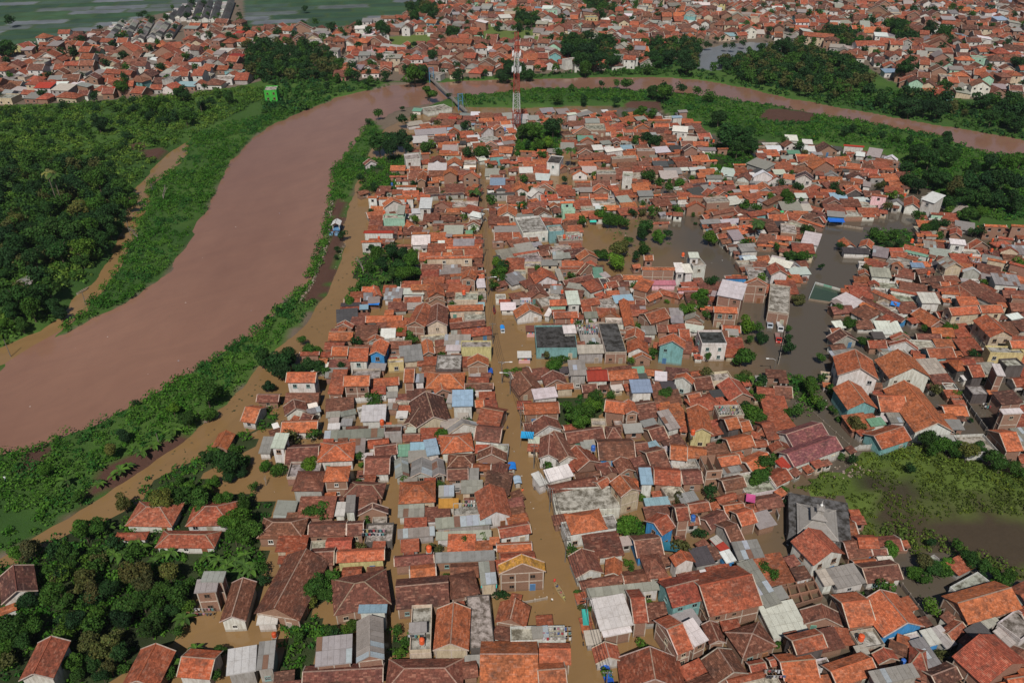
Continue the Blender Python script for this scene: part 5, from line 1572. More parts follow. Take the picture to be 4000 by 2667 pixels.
# single trees: crown centre, crown radius (cut-out px), kind
SINGLE = {
(0, 0): '390,860,45,d 730,380,55,d 700,480,40,d 540,490,55,d 1140,700,50,d 1480,610,50,d 1390,980,70,m 1250,990,45,d 860,880,55,d 60,450,80,d 90,180,50,d 1140,510,50,d 1920,330,45,d 2140,350,35,d 1680,880,60,d 2100,890,60,d 560,960,50,d 910,1150,70,d 1390,1290,50,m 1710,1100,60,m 1510,1030,55,m 1130,800,60,m 800,560,40,d 300,430,45,d 1850,960,50,d 1990,850,45,m 1590,1070,50,d',
(1000, 0): '205,290,40,d 160,390,25,d 640,450,45,d 650,375,40,l 420,220,35,d 700,240,50,d 930,240,50,d 1150,250,60,d 1180,300,60,d 1040,280,45,d 1450,130,60,d 1560,110,60,d 1620,140,50,d 1450,410,30,d 1800,300,60,d 1620,510,55,d 1450,640,95,m 1530,660,60,d 1840,690,50,d 2280,650,75,d 2350,630,60,d 1590,820,75,mA 1770,870,30,d 1110,1040,45,mA 1030,1120,30,d 1340,1100,55,d 1450,1080,40,m 1130,1290,90,d 1240,1250,90,d 1350,1280,90,d 1220,1370,80,d 1400,1360,50,d 1550,1320,70,m 1920,1150,50,d 2080,1370,80,m 1950,1400,55,d 1340,990,25,d 870,600,55,d 850,670,50,m 920,690,55,d 1200,690,50,d 1060,580,45,m 740,720,45,m 450,80,30,d 2060,370,20,d 2320,620,60,d',
(2000, 0): '140,650,60,d 60,640,60,d 960,760,40,mA 1050,770,55,mA 1300,850,60,d 1400,860,70,m 1440,830,50,d 1560,800,50,d 1710,830,45,m 1810,880,55,m 420,900,50,m 660,910,45,d 950,930,40,d 1180,1010,60,m 1290,1040,55,m 380,1160,80,d 200,1200,80,m 90,1190,70,m 240,1330,60,m 330,1310,60,l 150,1330,40,d 430,1400,45,m 270,1420,45,m 1240,1250,60,d 1310,1280,60,d 990,1250,35,m 1130,1300,35,m 1900,1090,70,d 1990,1240,110,d 2120,1230,90,d 2200,1330,75,d 2070,1370,70,d 1070,1130,25,m 1010,1340,20,m 520,470,70,d 600,420,70,d 700,480,80,d 640,560,70,d 760,570,70,d 540,380,60,d 920,560,60,d 680,620,60,m 800,380,50,d 1330,560,60,d 1440,520,60,d 1610,600,70,d 1560,500,50,d 1240,520,50,d 1250,620,50,m 1850,590,25,m 1950,560,45,d 2040,550,45,dA 1590,380,40,d 1500,400,30,d 820,130,50,d 60,250,35,d 450,180,50,d',
(3000, 0): '150,1290,40,m 290,1340,45,d 500,1350,25,d 1240,640,80,d 1000,490,40,m 700,620,40,m 130,420,60,d 1340,80,45,d 960,180,45,d 1190,240,70,d 1480,270,60,d 1620,310,70,d 1680,360,50,d 1500,100,50,d 2300,570,60,d 1040,900,70,d 1310,970,80,d 1450,980,70,d 1570,990,85,d 1190,950,60,d 1690,750,45,d 1610,830,45,d 1760,830,40,d 1960,930,70,d 2080,900,60,d 2250,900,80,d 2330,1000,70,d 2050,1090,60,d 2220,1100,60,d 2300,1140,60,d 1640,1290,60,d 1560,1370,70,d 1380,1400,80,d 1480,1480,80,d 1660,1440,90,d 1280,1500,80,d 700,1200,50,d 780,1180,45,d 880,1200,45,m 1050,1240,40,d 1190,1270,45,m 1310,1290,40,d 1890,1550,60,d 2050,1500,80,d 2200,1530,80,m 2320,1480,70,m',
(0, 667): '90,60,90,d 60,620,90,d 180,700,110,d 340,620,120,m 500,560,110,m 660,600,110,m 820,560,110,m 900,640,100,d 560,760,110,d 330,830,90,d 120,830,90,d 760,740,100,l 900,330,90,m 1000,400,80,d 720,390,80,o 450,360,70,d 560,260,50,m 900,100,90,m 1020,60,80,m 830,40,60,m 290,400,60,d 150,470,70,o 1160,290,70,mA 1230,250,50,mA 650,110,70,d 560,130,60,d 320,160,60,d 980,250,60,d 1100,130,60,m 450,1100,100,m 330,1160,100,d 180,1200,110,d 60,1240,100,d 490,1230,80,d 300,1300,90,m 120,1340,80,d 540,1300,60,d 680,960,50,m 40,960,60,d 600,880,50,m 760,840,60,m 960,520,80,d 1050,500,60,d 780,480,90,d 620,480,80,d 60,1440,60,m 200,1420,60,m 400,480,70,d 250,560,80,d 1010,560,60,d 700,680,80,d 460,690,90,d',
(1000, 667): '1060,370,30,d 1000,160,45,m 1080,140,40,d 2150,270,55,m 960,60,40,d 1120,760,80,m 1250,740,70,d 1350,760,70,d 1420,830,70,m 1300,880,70,d 1370,950,80,m 1450,930,60,m 1040,880,50,m 1250,960,60,m 1430,760,50,l 1150,870,60,d 1060,700,40,d 1320,1020,50,d 2210,830,60,l 2230,900,70,m 2180,1040,50,m 2260,980,45,m 940,1060,45,m 860,1170,60,m 1320,1460,40,l 740,720,30,d 740,790,25,d 790,580,45,d 420,1540,45,m 100,1350,30,d 200,1280,35,d 2060,1160,35,m',
(2000, 667): '640,450,55,m 830,370,65,m 900,420,70,m 980,440,60,m 1040,480,50,m 1110,380,45,d 1230,500,70,d 1190,560,60,d 1350,580,65,m 1430,580,45,d 1290,370,55,m 1210,680,60,m 1000,690,85,o 960,800,80,l 1060,640,50,m 840,740,60,m 780,750,40,d 1140,770,50,d 1540,370,40,l 1815,590,65,l 1260,30,65,m 1370,100,50,m 1540,80,65,m 1450,150,50,m 2140,310,55,m 2240,330,50,m 2270,480,60,m 1730,1110,75,m 1760,1190,65,m 1820,1020,55,dA 1590,1240,60,m 1660,1260,50,l 1780,1320,40,m 2160,1380,75,l 2260,1430,50,m 2300,1500,60,d 2190,1540,40,m 490,80,35,d 100,80,45,m 230,890,40,m 1200,300,30,m',
(3000, 667): '170,200,60,m 200,280,50,m 250,140,45,d 600,140,50,d 660,200,50,d 1040,120,60,oA 350,520,70,m 200,750,60,m 330,760,60,m 90,690,40,m 680,680,40,d 1380,410,55,m 1460,500,65,m 1530,480,60,d 1620,480,50,d 490,870,30,d 200,980,30,m 290,1150,60,o 760,1370,70,m 650,1250,45,m 1690,1410,60,m 1440,1440,35,m 880,1540,60,m 190,1450,35,m 200,1540,45,d 1310,60,80,d 1400,120,70,d 1490,40,80,d 1620,80,80,d 1720,180,90,o 1850,120,90,d 2000,100,100,d 2150,130,100,d 2280,150,90,d 1800,260,80,d 1950,260,90,d 2100,290,80,d 2250,300,80,d 1680,290,70,d 1850,400,70,m 1960,400,60,m 2280,370,60,d 1950,550,50,d 1150,580,50,m 980,570,50,m 1050,620,50,m 1100,680,45,d 1200,660,45,d',
(0, 1334): '1980,1010,60,m 2150,980,50,m 2250,1060,60,m 2100,1200,70,d 1950,1250,60,m 1750,1330,70,m 1900,1350,60,l 2330,1330,50,m 1550,1350,50,m 1650,1260,50,m 1900,480,110,m 1900,640,70,m 1720,720,70,m 1600,650,60,l 1150,900,60,d 1040,1030,70,o 720,1440,60,m 2080,1100,130,d 1900,1050,60,d 2200,1150,70,d 1130,1480,80,o 1500,1460,110,o 1640,1420,90,m 1820,1470,100,m 2050,1440,80,m 2240,1480,80,m 1380,1420,50,m 1250,560,40,d 430,1230,60,m',
(1000, 1334): '180,160,110,d 300,110,90,d 250,250,90,d 480,190,80,d 400,230,70,d 560,210,70,d 640,270,50,m 100,380,60,d 780,220,45,d 1690,820,75,m 480,1090,85,l 180,1130,80,m 90,1100,60,m 950,1040,45,m 570,1500,80,m 1370,1260,40,l 2300,280,40,l 60,120,90,d 480,40,70,m 570,60,60,m',
(2000, 1334): '390,190,75,m 320,120,40,o 440,160,50,m 510,160,30,m 30,270,50,l 1300,90,45,m 1090,180,40,l 2120,100,100,m 1800,280,60,o 1420,440,75,m 560,650,100,m 650,640,90,m 760,540,90,m 740,600,80,l 900,480,55,m 620,720,80,m 2220,620,100,m 2300,680,80,m 2150,590,70,d 2300,1080,90,m 2290,1180,90,m 2260,1250,70,m 1540,1400,70,o 1800,130,40,m 2120,310,70,m 2290,340,60,d 2280,500,50,m',
(3000, 1334): '390,400,95,m 520,580,60,m 440,520,60,l 200,640,60,m 280,630,60,m 820,740,90,o 1040,640,45,m 190,60,60,d 490,140,50,m 1480,900,80,m 1600,940,80,m 1740,960,80,m 1850,1010,80,o 1960,950,70,d 2050,1050,80,m 2150,1110,80,m 1520,1000,60,m 2250,1150,70,m 1310,1160,50,d 790,1080,50,d 2330,1200,60,m 1540,430,60,o 1730,470,40,l 30,1080,60,m 1900,100,50,d',
(0, 2000): '760,150,110,m 900,140,80,m 260,320,100,o 150,370,80,m 620,420,110,m 750,640,110,o 850,740,90,o 480,750,110,m 560,820,90,m 1240,560,120,o 1330,650,100,o 1550,560,110,o 1180,850,120,m 1300,800,110,m 1650,760,110,m 1480,720,90,m 1100,980,100,d 1000,700,90,d 1370,1050,110,m 1450,960,90,m 950,1230,120,o 820,1200,90,o 1120,1280,90,d 660,1380,90,m 850,1380,80,d 1010,1420,80,o 120,1050,120,m 280,1040,100,m 60,1180,100,m 200,1200,80,d 260,800,80,d 700,1000,90,d 560,980,60,d 790,1020,70,m 1150,1420,60,m 2190,80,120,m 2080,100,80,m 2280,180,100,m 2150,220,80,m 2010,1240,70,m 1560,1470,60,m 1990,1500,60,m 1750,640,60,m 720,1500,70,m 940,1500,70,d 1730,870,60,l 1560,900,70,d 920,930,90,m 1640,1100,60,m 450,530,60,m',
(1000, 2000): '560,680,110,m 650,620,90,m 470,740,80,m 640,760,70,m 500,820,60,y 700,650,60,d 390,1130,60,m 700,1060,75,m 880,1010,70,l 810,1080,50,l 1910,230,75,m 1830,200,30,l 2090,220,45,l 600,20,60,m 480,10,60,m 1330,1280,40,l 1310,1060,50,m 1380,1180,50,m 60,500,60,m 70,620,60,d 2260,1480,40,d',
(2000, 2000): '1080,130,110,m 1180,210,60,m 1020,80,60,m 600,740,40,m 1100,520,40,m 2320,500,60,m 720,890,30,m',
(3000, 2000): '1150,310,80,m 1450,430,90,o 1550,480,90,d 1640,450,80,m 1450,620,60,m 1360,520,70,m 1850,420,80,d 2000,500,70,m 2150,570,90,m 2230,590,70,m 1730,300,60,m 1500,270,50,d 40,560,60,m 120,980,40,l 1650,560,60,m',
}
WHERE = {(0, 0): 'at the northern town edge', (1000, 0): 'near the suspension bridge', (2000, 0): 'on the river meadow side', (3000, 0): 'on the eastern river bank', (0, 667): 'in the wood beside the far-bank track',
 (1000, 667): 'in the gardens by the dyke road', (2000, 667): 'standing around the town pond', (3000, 667): 'beside the eastern flood channel', (0, 1334): 'by the lower dyke road', (1000, 1334): 'between houses west of main street',
 (2000, 1334): 'between houses south of the cross lane', (3000, 1334): 'around the school and swamp', (0, 2000): 'in the southwest grove', (1000, 2000): 'in yards of the southern houses', (2000, 2000): 'in a yard east of main street', (3000, 2000): 'on the southern swamp edge'}
ntree = 0; small = []
for (ox, oy), s in SINGLE.items():
    for it in s.split():
        a, b, r, k = it.split(','); a, b, r = float(a)/2.3515+ox, float(b)/2.3515+oy, float(r)/2.3515
        q = P(a, b, 4.0); rad = r/pxm(q.y)*1.3; q = P(a, b, rad*1.1+.6); small.append((r, q.x, q.y, rad, k, (ox, oy)))
small.sort(key=lambda t: -t[0])
far_leaf = []
for i, (r, x, y, rad, k, key) in enumerate(small):
    if i < 310: add_tree(x, y, rad, k[0], WHERE[key], 'trees '+WHERE[key], airy='A' in k)
    else: far_leaf.append((x, y, rad, k[0]))
print('trees', len(small))
def near_house(x, y, lim, n=3):
    L = sorted(((math.hypot(r['c'].x-x, r['c'].y-y), i) for i, r in enumerate(own)))[:n]; return [short(own[i]) for d_, i in L if d_ < lim]
def single_out(items):
    """items: (object, [label candidates, plainest first]); each takes the first that nobody shares"""
    todo = [(o_, [s_ for s_ in L if len(s_.split()) <= 16] or L[:1]) for o_, L in items]; seen = set()
    for st in range(10):
        cnt = {}
        for it in todo: s_ = it[1][min(st, len(it[1])-1)]; cnt.setdefault(s_, []).append(it)
        nxt = []
        for s_, L in cnt.items():
            if len(L) == 1 and s_ not in seen: L[0][0]['label'] = s_; seen.add(s_)
            else: nxt += L
        todo = nxt
    for it in todo: it[0]['label'] = it[1][1 if len(it[1]) > 1 else 0]
its = []
for x, y, rad, kind, where, grp, root in TREES:
    sz = 'small' if rad < 2.6 else 'large' if rad > 4.6 else 'medium'; b_ = f'{sz} {TWORD[kind]}'; nb = []
    for s_ in near_house(x, y, 11+rad, 5):
        if s_ not in nb: nb.append(s_)
    c_ = [f'{b_} {where}'] + [f'{b_} beside the {s_}' for s_ in nb[:3]] + [f'{b_} {where} beside the {s_}' for s_ in nb[:2]] + [f'{b_} between the {nb[i]} and the {nb[j]}' for i in range(len(nb)) for j in range(i+1, len(nb))][:3]
    its.append((root, [c_[0]]+[q_ for q_ in c_ if len(q_.split()) <= 16]))
single_out(its)
BANS = []
BAN = [((0, 2000), '990,120 1080,300 1200,290 1130,390 1280,340 1480,370 1570,360 1420,440 1900,400 2000,430 2080,470 2150,430 2240,480 2300,520 2180,560 2060,520 2250,380 1790,1220 1530,1300 1560,1380 1690,970 960,340 1040,380 1230,250'), ((1000, 667), '1130,960 1180,1000 1090,1030 920,1080 1420,860 1110,1420 1090,1450 1250,880'), ((0, 1334), '1300,1030 1560,880 1410,960 1040,1220 1110,1190 910,1300 1170,1140 620,1310 1600,820'), ((2000, 1334), '2170,290 2190,330'), ((3000, 667), '240,760 350,780 400,760'), ((0, 0), '380,1010 620,960 250,1040 480,1060 1520,900')]
for (ox, oy), s in BAN:
    for it in s.split():
        a, b = (float(v)/2.3515 for v in it.split(',')); q = P(ox+a, oy+b, 2.2)
        BANS.append(add_banana(q.x, q.y, RT.uniform(2.3, 3.5), {0: 'among trees beside the dyke road', 1000: 'in the garden by the dyke road', 2000: 'by the cross lane', 3000: 'beside the flood channel'}[ox] if oy else 'below the northern town'))
for a, b, ht, dry in ((190, 690, 13, True), (215, 705, 13, False), (2230, 585, 9, False), (780, 400, 8, False), (2015, 245, 9, False), (2960, 870, 8, False), (780, 60, 8, False), (1855, 750, 5, False)):
    q = P(a, b, ht); add_palm(q.x, q.y, ht, 'rising above the bank thicket' if a < 900 else 'between the town houses', dry)
for a, b, ht in ((545, 955, 8), (645, 800, 9), (1420, 1070, 8), (530, 2280, 7), (1040, 1895, 3.5)):
    q = P(a, b, 0); add_bare(q.x, q.y, ht, 'on the far bank' if a < 700 and b < 1000 else 'in the dyke road garden' if b < 1100 else 'in the southwest grove' if b > 2000 else 'standing in the flooded yard')

its = []
for o_ in BANS:
    nb = near_house(o_.location.x, o_.location.y, 20, 4); b_ = o_['label']; its.append((o_, [b_]+[f'banana plant with broad leaves beside the {s_}' for s_ in nb]+[f'banana plant with broad leaves between the {nb[i]} and the {nb[j]}' for i in range(len(nb)) for j in range(i+1, len(nb))]))
single_out(its)
# shrubs: ground cover of the banks, uncountable
def scatter(poly, n, rng, keep=None):
    lo = np.maximum(poly.min(0), (-560, 80)); hi = np.minimum(poly.max(0), (560, 840)); p = rng.uniform(lo, hi, (n, 2))
    ok = inside(p[:, 0], p[:, 1], poly) & (np.abs(p[:, 0]) < p[:, 1]*0.68+60)
    return p[ok]
def hgt(p):
    i = np.clip(np.searchsorted(GX, p[:, 0]), 0, len(GX)-1); j = np.clip(np.searchsorted(GY, p[:, 1]), 0, len(GY)-1); return GZ[j, i]
def shrubs(name, label, polys, per_m2, leaves, rad, pal, seed, zmin=0.12, avoid=(), size=(0.16, 0.34)):
    rng = np.random.default_rng(seed); pts = []
    for p in polys:
        A = abs(sum(p[i][0]*p[(i+1) % len(p)][1]-p[(i+1) % len(p)][0]*p[i][1] for i in range(len(p)))/2)
        lo = np.maximum(p.min(0), (-560, 80)); hi = np.minimum(p.max(0), (560, 840)); box = np.prod(np.maximum(hi-lo, 1)); pts.append(scatter(p, int(box*per_m2), rng))
    pts = np.concatenate(pts); z = hgt(pts); ok = z > zmin
    for a in avoid: ok &= ~inside(pts[:, 0], pts[:, 1], a)
    pts, z = pts[ok], z[ok]; n = len(pts); dist = np.hypot(pts[:, 0], pts[:, 1])
    dens = vnoise(pts[:, 0], pts[:, 1], 14, seed+5); ok = dens+rng.random(n)*.6 > .38; pts, z, dens = pts[ok], z[ok], dens[ok]; n = len(pts)
    R = rng.uniform(*rad, n)*(0.65+dens*.8); k = np.repeat(np.arange(n), leaves); d = rng.normal(size=(n*leaves, 3)); d[:, 2] = np.abs(d[:, 2])*.9+.1; d /= np.linalg.norm(d, axis=1)[:, None]
    cen = np.stack([pts[k, 0], pts[k, 1], z[k]+R[k]*.25], 1)+d*(R[k]*rng.uniform(.55, 1.05, len(k)))[:, None]*np.array((1, 1, .95))
    nor = d+rng.normal(size=d.shape)*.5; nor /= np.linalg.norm(nor, axis=1)[:, None]
    pal = np.array(pal); pv = vnoise(pts[:, 0], pts[:, 1], 9, seed+9); pi = np.clip((pv*.7+rng.random(n)*.3)*len(pal), 0, len(pal)-1).astype(int); t = pal[pi][k]*rng.uniform(.7, 1.3, (len(k), 1))
    me = leaf_mesh(name, cen, nor, rng.uniform(*size, len(k))*(0.8+R[k]*.25), t, .7, rng); o = link(name, me); print(name, n, len(k))
    return tag(o, label, 'shrubs', kind='stuff')
BP = [(0.030, 0.105, 0.014), (0.045, 0.135, 0.016), (0.068, 0.16, 0.022), (0.032, 0.112, 0.022), (0.022, 0.078, 0.016)]
BANKW = poly2('440,322 520,290 640,262 780,222 900,196 700,258 590,308 540,368 500,430 470,500 440,560 390,625 300,690 190,745 90,800 0,858 -60,890 -60,850 0,835 70,800 140,752 190,712 235,662 268,612 300,548 320,482 345,422 372,407 420,355')
BANKS = poly2('1055,224 1200,209 1400,208 1650,227 1780,245 1870,264 1980,282 2100,304 2180,322 2260,352 2352,364 2352,520 2190,500 2050,350 1900,330 1660,315 1590,285 1500,245 1350,238 1200,244 1065,245')
shrubs('bank_shrubs', 'dense green weeds and shrubs covering the river banks', [DYKE, BANKW], 0.34, 26, (0.8, 1.7), BP, 31, avoid=EARTHS)
shrubs('meadow_shrubs', 'green creeping weeds on the inner river meadow', [BANKS], 0.22, 18, (0.8, 1.6), BP, 32, avoid=EARTHS, size=(.25, .45))
WESTV = poly2('-40,262 0,255 200,245 440,225 560,205 640,215 560,260 440,318 405,345 355,395 322,430 300,480 285,540 262,600 225,650 190,680 160,715 100,765 0,808 -100,850')
shrubs('thicket_undergrowth', 'mixed crops and undergrowth below the trees of the far bank', [WESTV], 0.17, 18, (0.9, 2.0), [(0.04, 0.09, 0.02), (0.055, 0.12, 0.022), (0.09, 0.15, 0.03), (0.035, 0.07, 0.02)], 33, avoid=EARTHS, size=(.28, .5))
NB = [poly2('905,192 1040,186 1200,178 1300,168 1480,160 1610,165 1700,195 1900,245 2060,215 2352,270 2352,322 2100,278 1950,250 1800,223 1700,198 1600,183 1520,176 1400,176 1200,182 1060,186'), poly2('600,212 700,195 780,188 905,188 850,206 780,223 680,262 610,290')]+WOODS_FAR
shrubs('far_shrubs', 'green scrub along the opposite river bank', NB, 0.10, 16, (1.0, 2.2), BP, 34, size=(.4, .7))
SWR = [poly2('1990,1045 2100,1015 2352,1085 2352,1130 2200,1090 2100,1060 2000,1075'), poly2('1840,1115 1960,1060 2000,1090 1900,1150'), poly2('2010,1225 2120,1270 2352,1345 2352,1310 2150,1230 2030,1200')]
shrubs('swamp_grass', 'low rough grass over the green swamp', [SWAMP], 1.3, 7, (0.3, 0.7), [(0.075, 0.11, 0.018), (0.06, 0.085, 0.018), (0.10, 0.135, 0.02), (0.05, 0.06, 0.018)], 38, zmin=.06, avoid=[np.array([(Q(2300,1240).x+15*math.cos(a_), Q(2300,1240).y+8*math.sin(a_)) for a_ in np.linspace(0, 6.2, 14)])], size=(.16, .32))
shrubs('swamp_reeds', 'tufts of reeds and grass fringing the green swamp', SWR, 0.35, 20, (0.6, 1.3), [(0.075, 0.12, 0.03), (0.10, 0.15, 0.03), (0.06, 0.10, 0.03)], 35, zmin=-.3, size=(.16, .3))
YARD = GROVES+[poly2(x) for x in ('330,1110 420,1050 470,1060 480,1110 420,1160 340,1165', '110,1240 300,1220 430,1260 620,1290 600,1330 440,1320 430,1420 360,1480 140,1568 -20,1568 -20,1300', '655,1420 720,1400 760,1440 700,1540 650,1540', '1790,865 1850,855 1900,930 1860,960', '2080,790 2090,860 2130,870 2120,800', '580,940 640,935 620,985 590,990', '840,360 930,360 930,440 830,440', '1690,860 1760,860 1800,900 1740,940', '1200,295 1290,290 1290,350 1180,360', '1600,330 1720,330 1740,400 1640,400', '900,1430 950,1430 940,1520 900,1520', '1395,500 1530,500 1540,560 1380,620', '1410,1190 1480,1185 1500,1240 1440,1250')]
shrubs('yard_weeds', 'weeds and garden growth in the flooded yards', YARD, 0.22, 22, (0.6, 1.4), BP, 36, zmin=-9, size=(.18, .36))
rng = np.random.default_rng(77); FL = []
for (x, y, rad, k) in far_leaf:
    cen, nor, kk = crown_points(rng, 420); FL.append((cen*rad+np.array((x, y, .5+rad*1.1)), nor, np.full(420, rad*.11), np.array(GREEN[k])*rng.uniform(.7, 1.3, (420, 1))))
for p in WOODS_FAR:
    pts = scatter(p, int(np.prod(p.max(0)-p.min(0))/38), rng)
    for x, y in pts:
        rad = rng.uniform(2.6, 5.2); cen, nor, kk = crown_points(rng, 260); FL.append((cen*rad+np.array((x, y, .5+rad*1.05)), nor, np.full(260, rad*.135), np.array(GREEN[rng.choice(list('ddmo'))])*rng.uniform(.7, 1.3, (260, 1))))
WF = [(poly2('-60,400 130,372 290,410 308,470 275,560 225,612 100,645 -60,650'), 30, (2.6, 5.0), 'ddmmo'), (poly2('-60,648 90,640 150,690 135,722 60,748 -60,770'), 30, (2.4, 4.6), 'ddmo'), (poly2('-60,262 200,248 440,228 500,240 430,300 330,330 300,400 -60,385'), 62, (1.5, 3.6), 'ddmml'), (poly2('110,1240 250,1200 420,1265 430,1400 370,1470 140,1568 -20,1568 0,1400 120,1330'), 34, (1.6, 3.0), 'dmmol')]
for p, a_, (r0, r1), ks in WF:
    for x, y in scatter(p, int(np.prod(p.max(0)-p.min(0))/a_), rng):
        if occupied(x, y, 1.5): continue
        rad = rng.uniform(r0, r1); cen, nor, kk = crown_points(rng, 340); FL.append((cen*rad+np.array((x, y, .4+rad*.95)), nor, np.full(340, rad*.11), np.array(GREEN[rng.choice(list(ks))])*rng.uniform(.7, 1.3, (340, 1))))
for x, y, rad in GARDEN:
    n_ = 260; cen, nor, kk = crown_points(rng, n_, lobes=7); FL.append((cen*rad+np.array((x, y, rad*rng.uniform(.6, 1.3))), nor, np.full(n_, max(.16, rad*.12)), np.array(GREEN[rng.choice(list('dmmlo'))])*rng.uniform(.7, 1.3, (n_, 1))))
print('garden', len(GARDEN))
for _ in range(850):                                    # garden trees strewn through the far town
    x, y = rng.uniform(-520, 540), rng.uniform(470, 800)
    if inside(np.array([x]), np.array([y]), RIVER)[0] or inside(np.array([x]), np.array([y]), PADDY)[0] or inside(np.array([x]), np.array([y]), TOWN)[0] or inside(np.array([x]), np.array([y]), LAWNS[0])[0]: continue
    rad = rng.uniform(1.8, 4.2); cen, nor, kk = crown_points(rng, 190); FL.append((cen*rad+np.array((x, y, 1.5+rad*1.1)), nor, np.full(190, rad*.145), np.array(GREEN[rng.choice(list('ddm'))])*rng.uniform(.7, 1.3, (190, 1))))
c, n, s, t = (np.concatenate([f[i] for f in FL]) for i in range(4)); print('far woods', len(FL))
tag(link('small_trees_and_groves', leaf_mesh('small_trees_and_groves', c, n, s, t, .7, rng)), 'smaller garden trees, thickets and far groves past the single trees', 'woods', kind='stuff')
# ------------------------------------------------------------------ single structures
def W_(c): return (c, c, c)
def mast():
    b = P(2017, 512, 0); root = empty('lattice_mast', (b.x, b.y, 0.2), 0.12); H = 48.5; RED, WHT = (0.36, 0.07, 0.05), (0.62, 0.62, 0.61)
    hw = lambda z: 2.0-1.15*min(1, z/42.0)
    for k in range(5):
        m = MB(); c = RED if k % 2 == 0 else WHT; z0, z1 = k*H/5, (k+1)*H/5; n = 4
        for i in range(n):
            a, e = z0+(z1-z0)*i/n, z0+(z1-z0)*(i+1)/n; p, q = hw(a), hw(e)
            lo = [(-p,-p,a),(p,-p,a),(p,p,a),(-p,p,a)]; hi = [(-q,-q,e),(q,-q,e),(q,q,e),(-q,q,e)]
            for j in range(4):
                r = (j+1) % 4; m.bar(lo[j], hi[j], .2, c); m.bar(lo[j], hi[r], .085, c); m.bar(lo[r], hi[j], .085, c); m.bar(hi[j], hi[r], .085, c)
        m.bar((.5, -hw(z0)*.5, z0), (.5, -hw(z1)*.5, z1), .18, c); m.build('red_section' if k % 2 == 0 else 'white_section', [M_METAL], root)
    for z in (31, 38.5):
        for j in range(6):
            a = j*math.pi/3+.2; r = hw(z)+1.1; m = MB(); m.box((0,0,0), (.42,.22,2.6), (.8,.8,.8)); m.bar((0,0,.6), (-.9,0,.6), .07, (.5,.5,.5)); m.bar((0,0,-.6), (-.9,0,-.6), .07, (.5,.5,.5))
            m.build('antenna_panel', [M_PAINT], root, (r*math.cos(a), r*math.sin(a), z), a)
    m = MB(); m.box((3.5,-2.2,1.2), (1.6,1.2,2.4), (.72,.72,.7)); m.build('equipment_cabinet', [M_PAINT], root)
    tag(root, 'tall red and white lattice telecom mast rising from the town', 'mast')
mast()
def bridge():
    a, b = P(1676, 300, 2.2), P(1822, 437, 2.2); e = b-a; L = e.length; ang = math.atan2(e.y, e.x); root = empty('suspension_bridge', (a.x, a.y, 0), ang)
    m = MB(); n = int(L/1.2)
    m.box((L/2, -0.95, 2.15), (L, .16, .3), (.2,.19,.18)); m.box((L/2, .95, 2.15), (L, .16, .3), (.2,.19,.18)); m.build('deck_beam', [M_METAL], root)
    pm = MB(); pm.box((0,0,0), (L/40*.96, 2.1, .08), (.30,.26,.22)); pme = pm.mesh('deck_plank', [M_BARK])
    for i in range(40): link('deck_plank', pme, root, (L*(i+.5)/40, 0, 2.36))
    BL = (0.10, 0.30, 0.50); ts = []
    for x in (L*0.075, L*0.86):
        m = MB(); H = 9.2
        for s in (-1.3, 1.3):
            for q in (-.45, .45): m.bar((x+q, s, -1), (x+q*.7, s, H), .22, BL)
            for i in range(6): z = i*1.5+.4; m.bar((x-.4, s, z), (x+.4, s, z+1.4), .08, BL); m.bar((x-.4, s, z+1.4), (x+.4, s, z+1.4), .08, BL)
        for z in (5.2, H-.2): m.bar((x, -1.4, z), (x, 1.4, z), .24, BL)
        m.bar((x, -1.3, 5.4), (x, 1.3, H-.3), .1, BL); m.bar((x, 1.3, 5.4), (x, -1.3, H-.3), .1, BL); m.build('blue_tower', [M_METAL], root); ts.append(x)
    cb = MB()
    for s in (-1.2, 1.2):
        pts = [Vector((-6, s, 1.2)), Vector((ts[0], s, 9.1))]+[Vector((ts[0]+(ts[1]-ts[0])*i/16, s, 3.3+5.8*(2*i/16-1)**2)) for i in range(1, 16)]+[Vector((ts[1], s, 9.1)), Vector((L+6, s, 1.2))]
        cb.tube(pts, .06, 5, (.22,.22,.22))
        for p in pts[2:-2]: cb.bar(p, (p.x, s*.82, 2.4), .05, (.22,.22,.22))
    cb.build('cable', [M_METAL], root)
    rl = MB()
    for s in (-1, 1): rl.bar((0, s, 3.3), (L, s, 3.3), .07, (.3,.3,.3)); rl.bar((0, s, 2.9), (L, s, 2.9), .05, (.3,.3,.3))
    rl.build('railing', [M_METAL], root)
    tag(root, 'narrow suspension footbridge with blue towers over the brown river', 'bridge')
bridge()
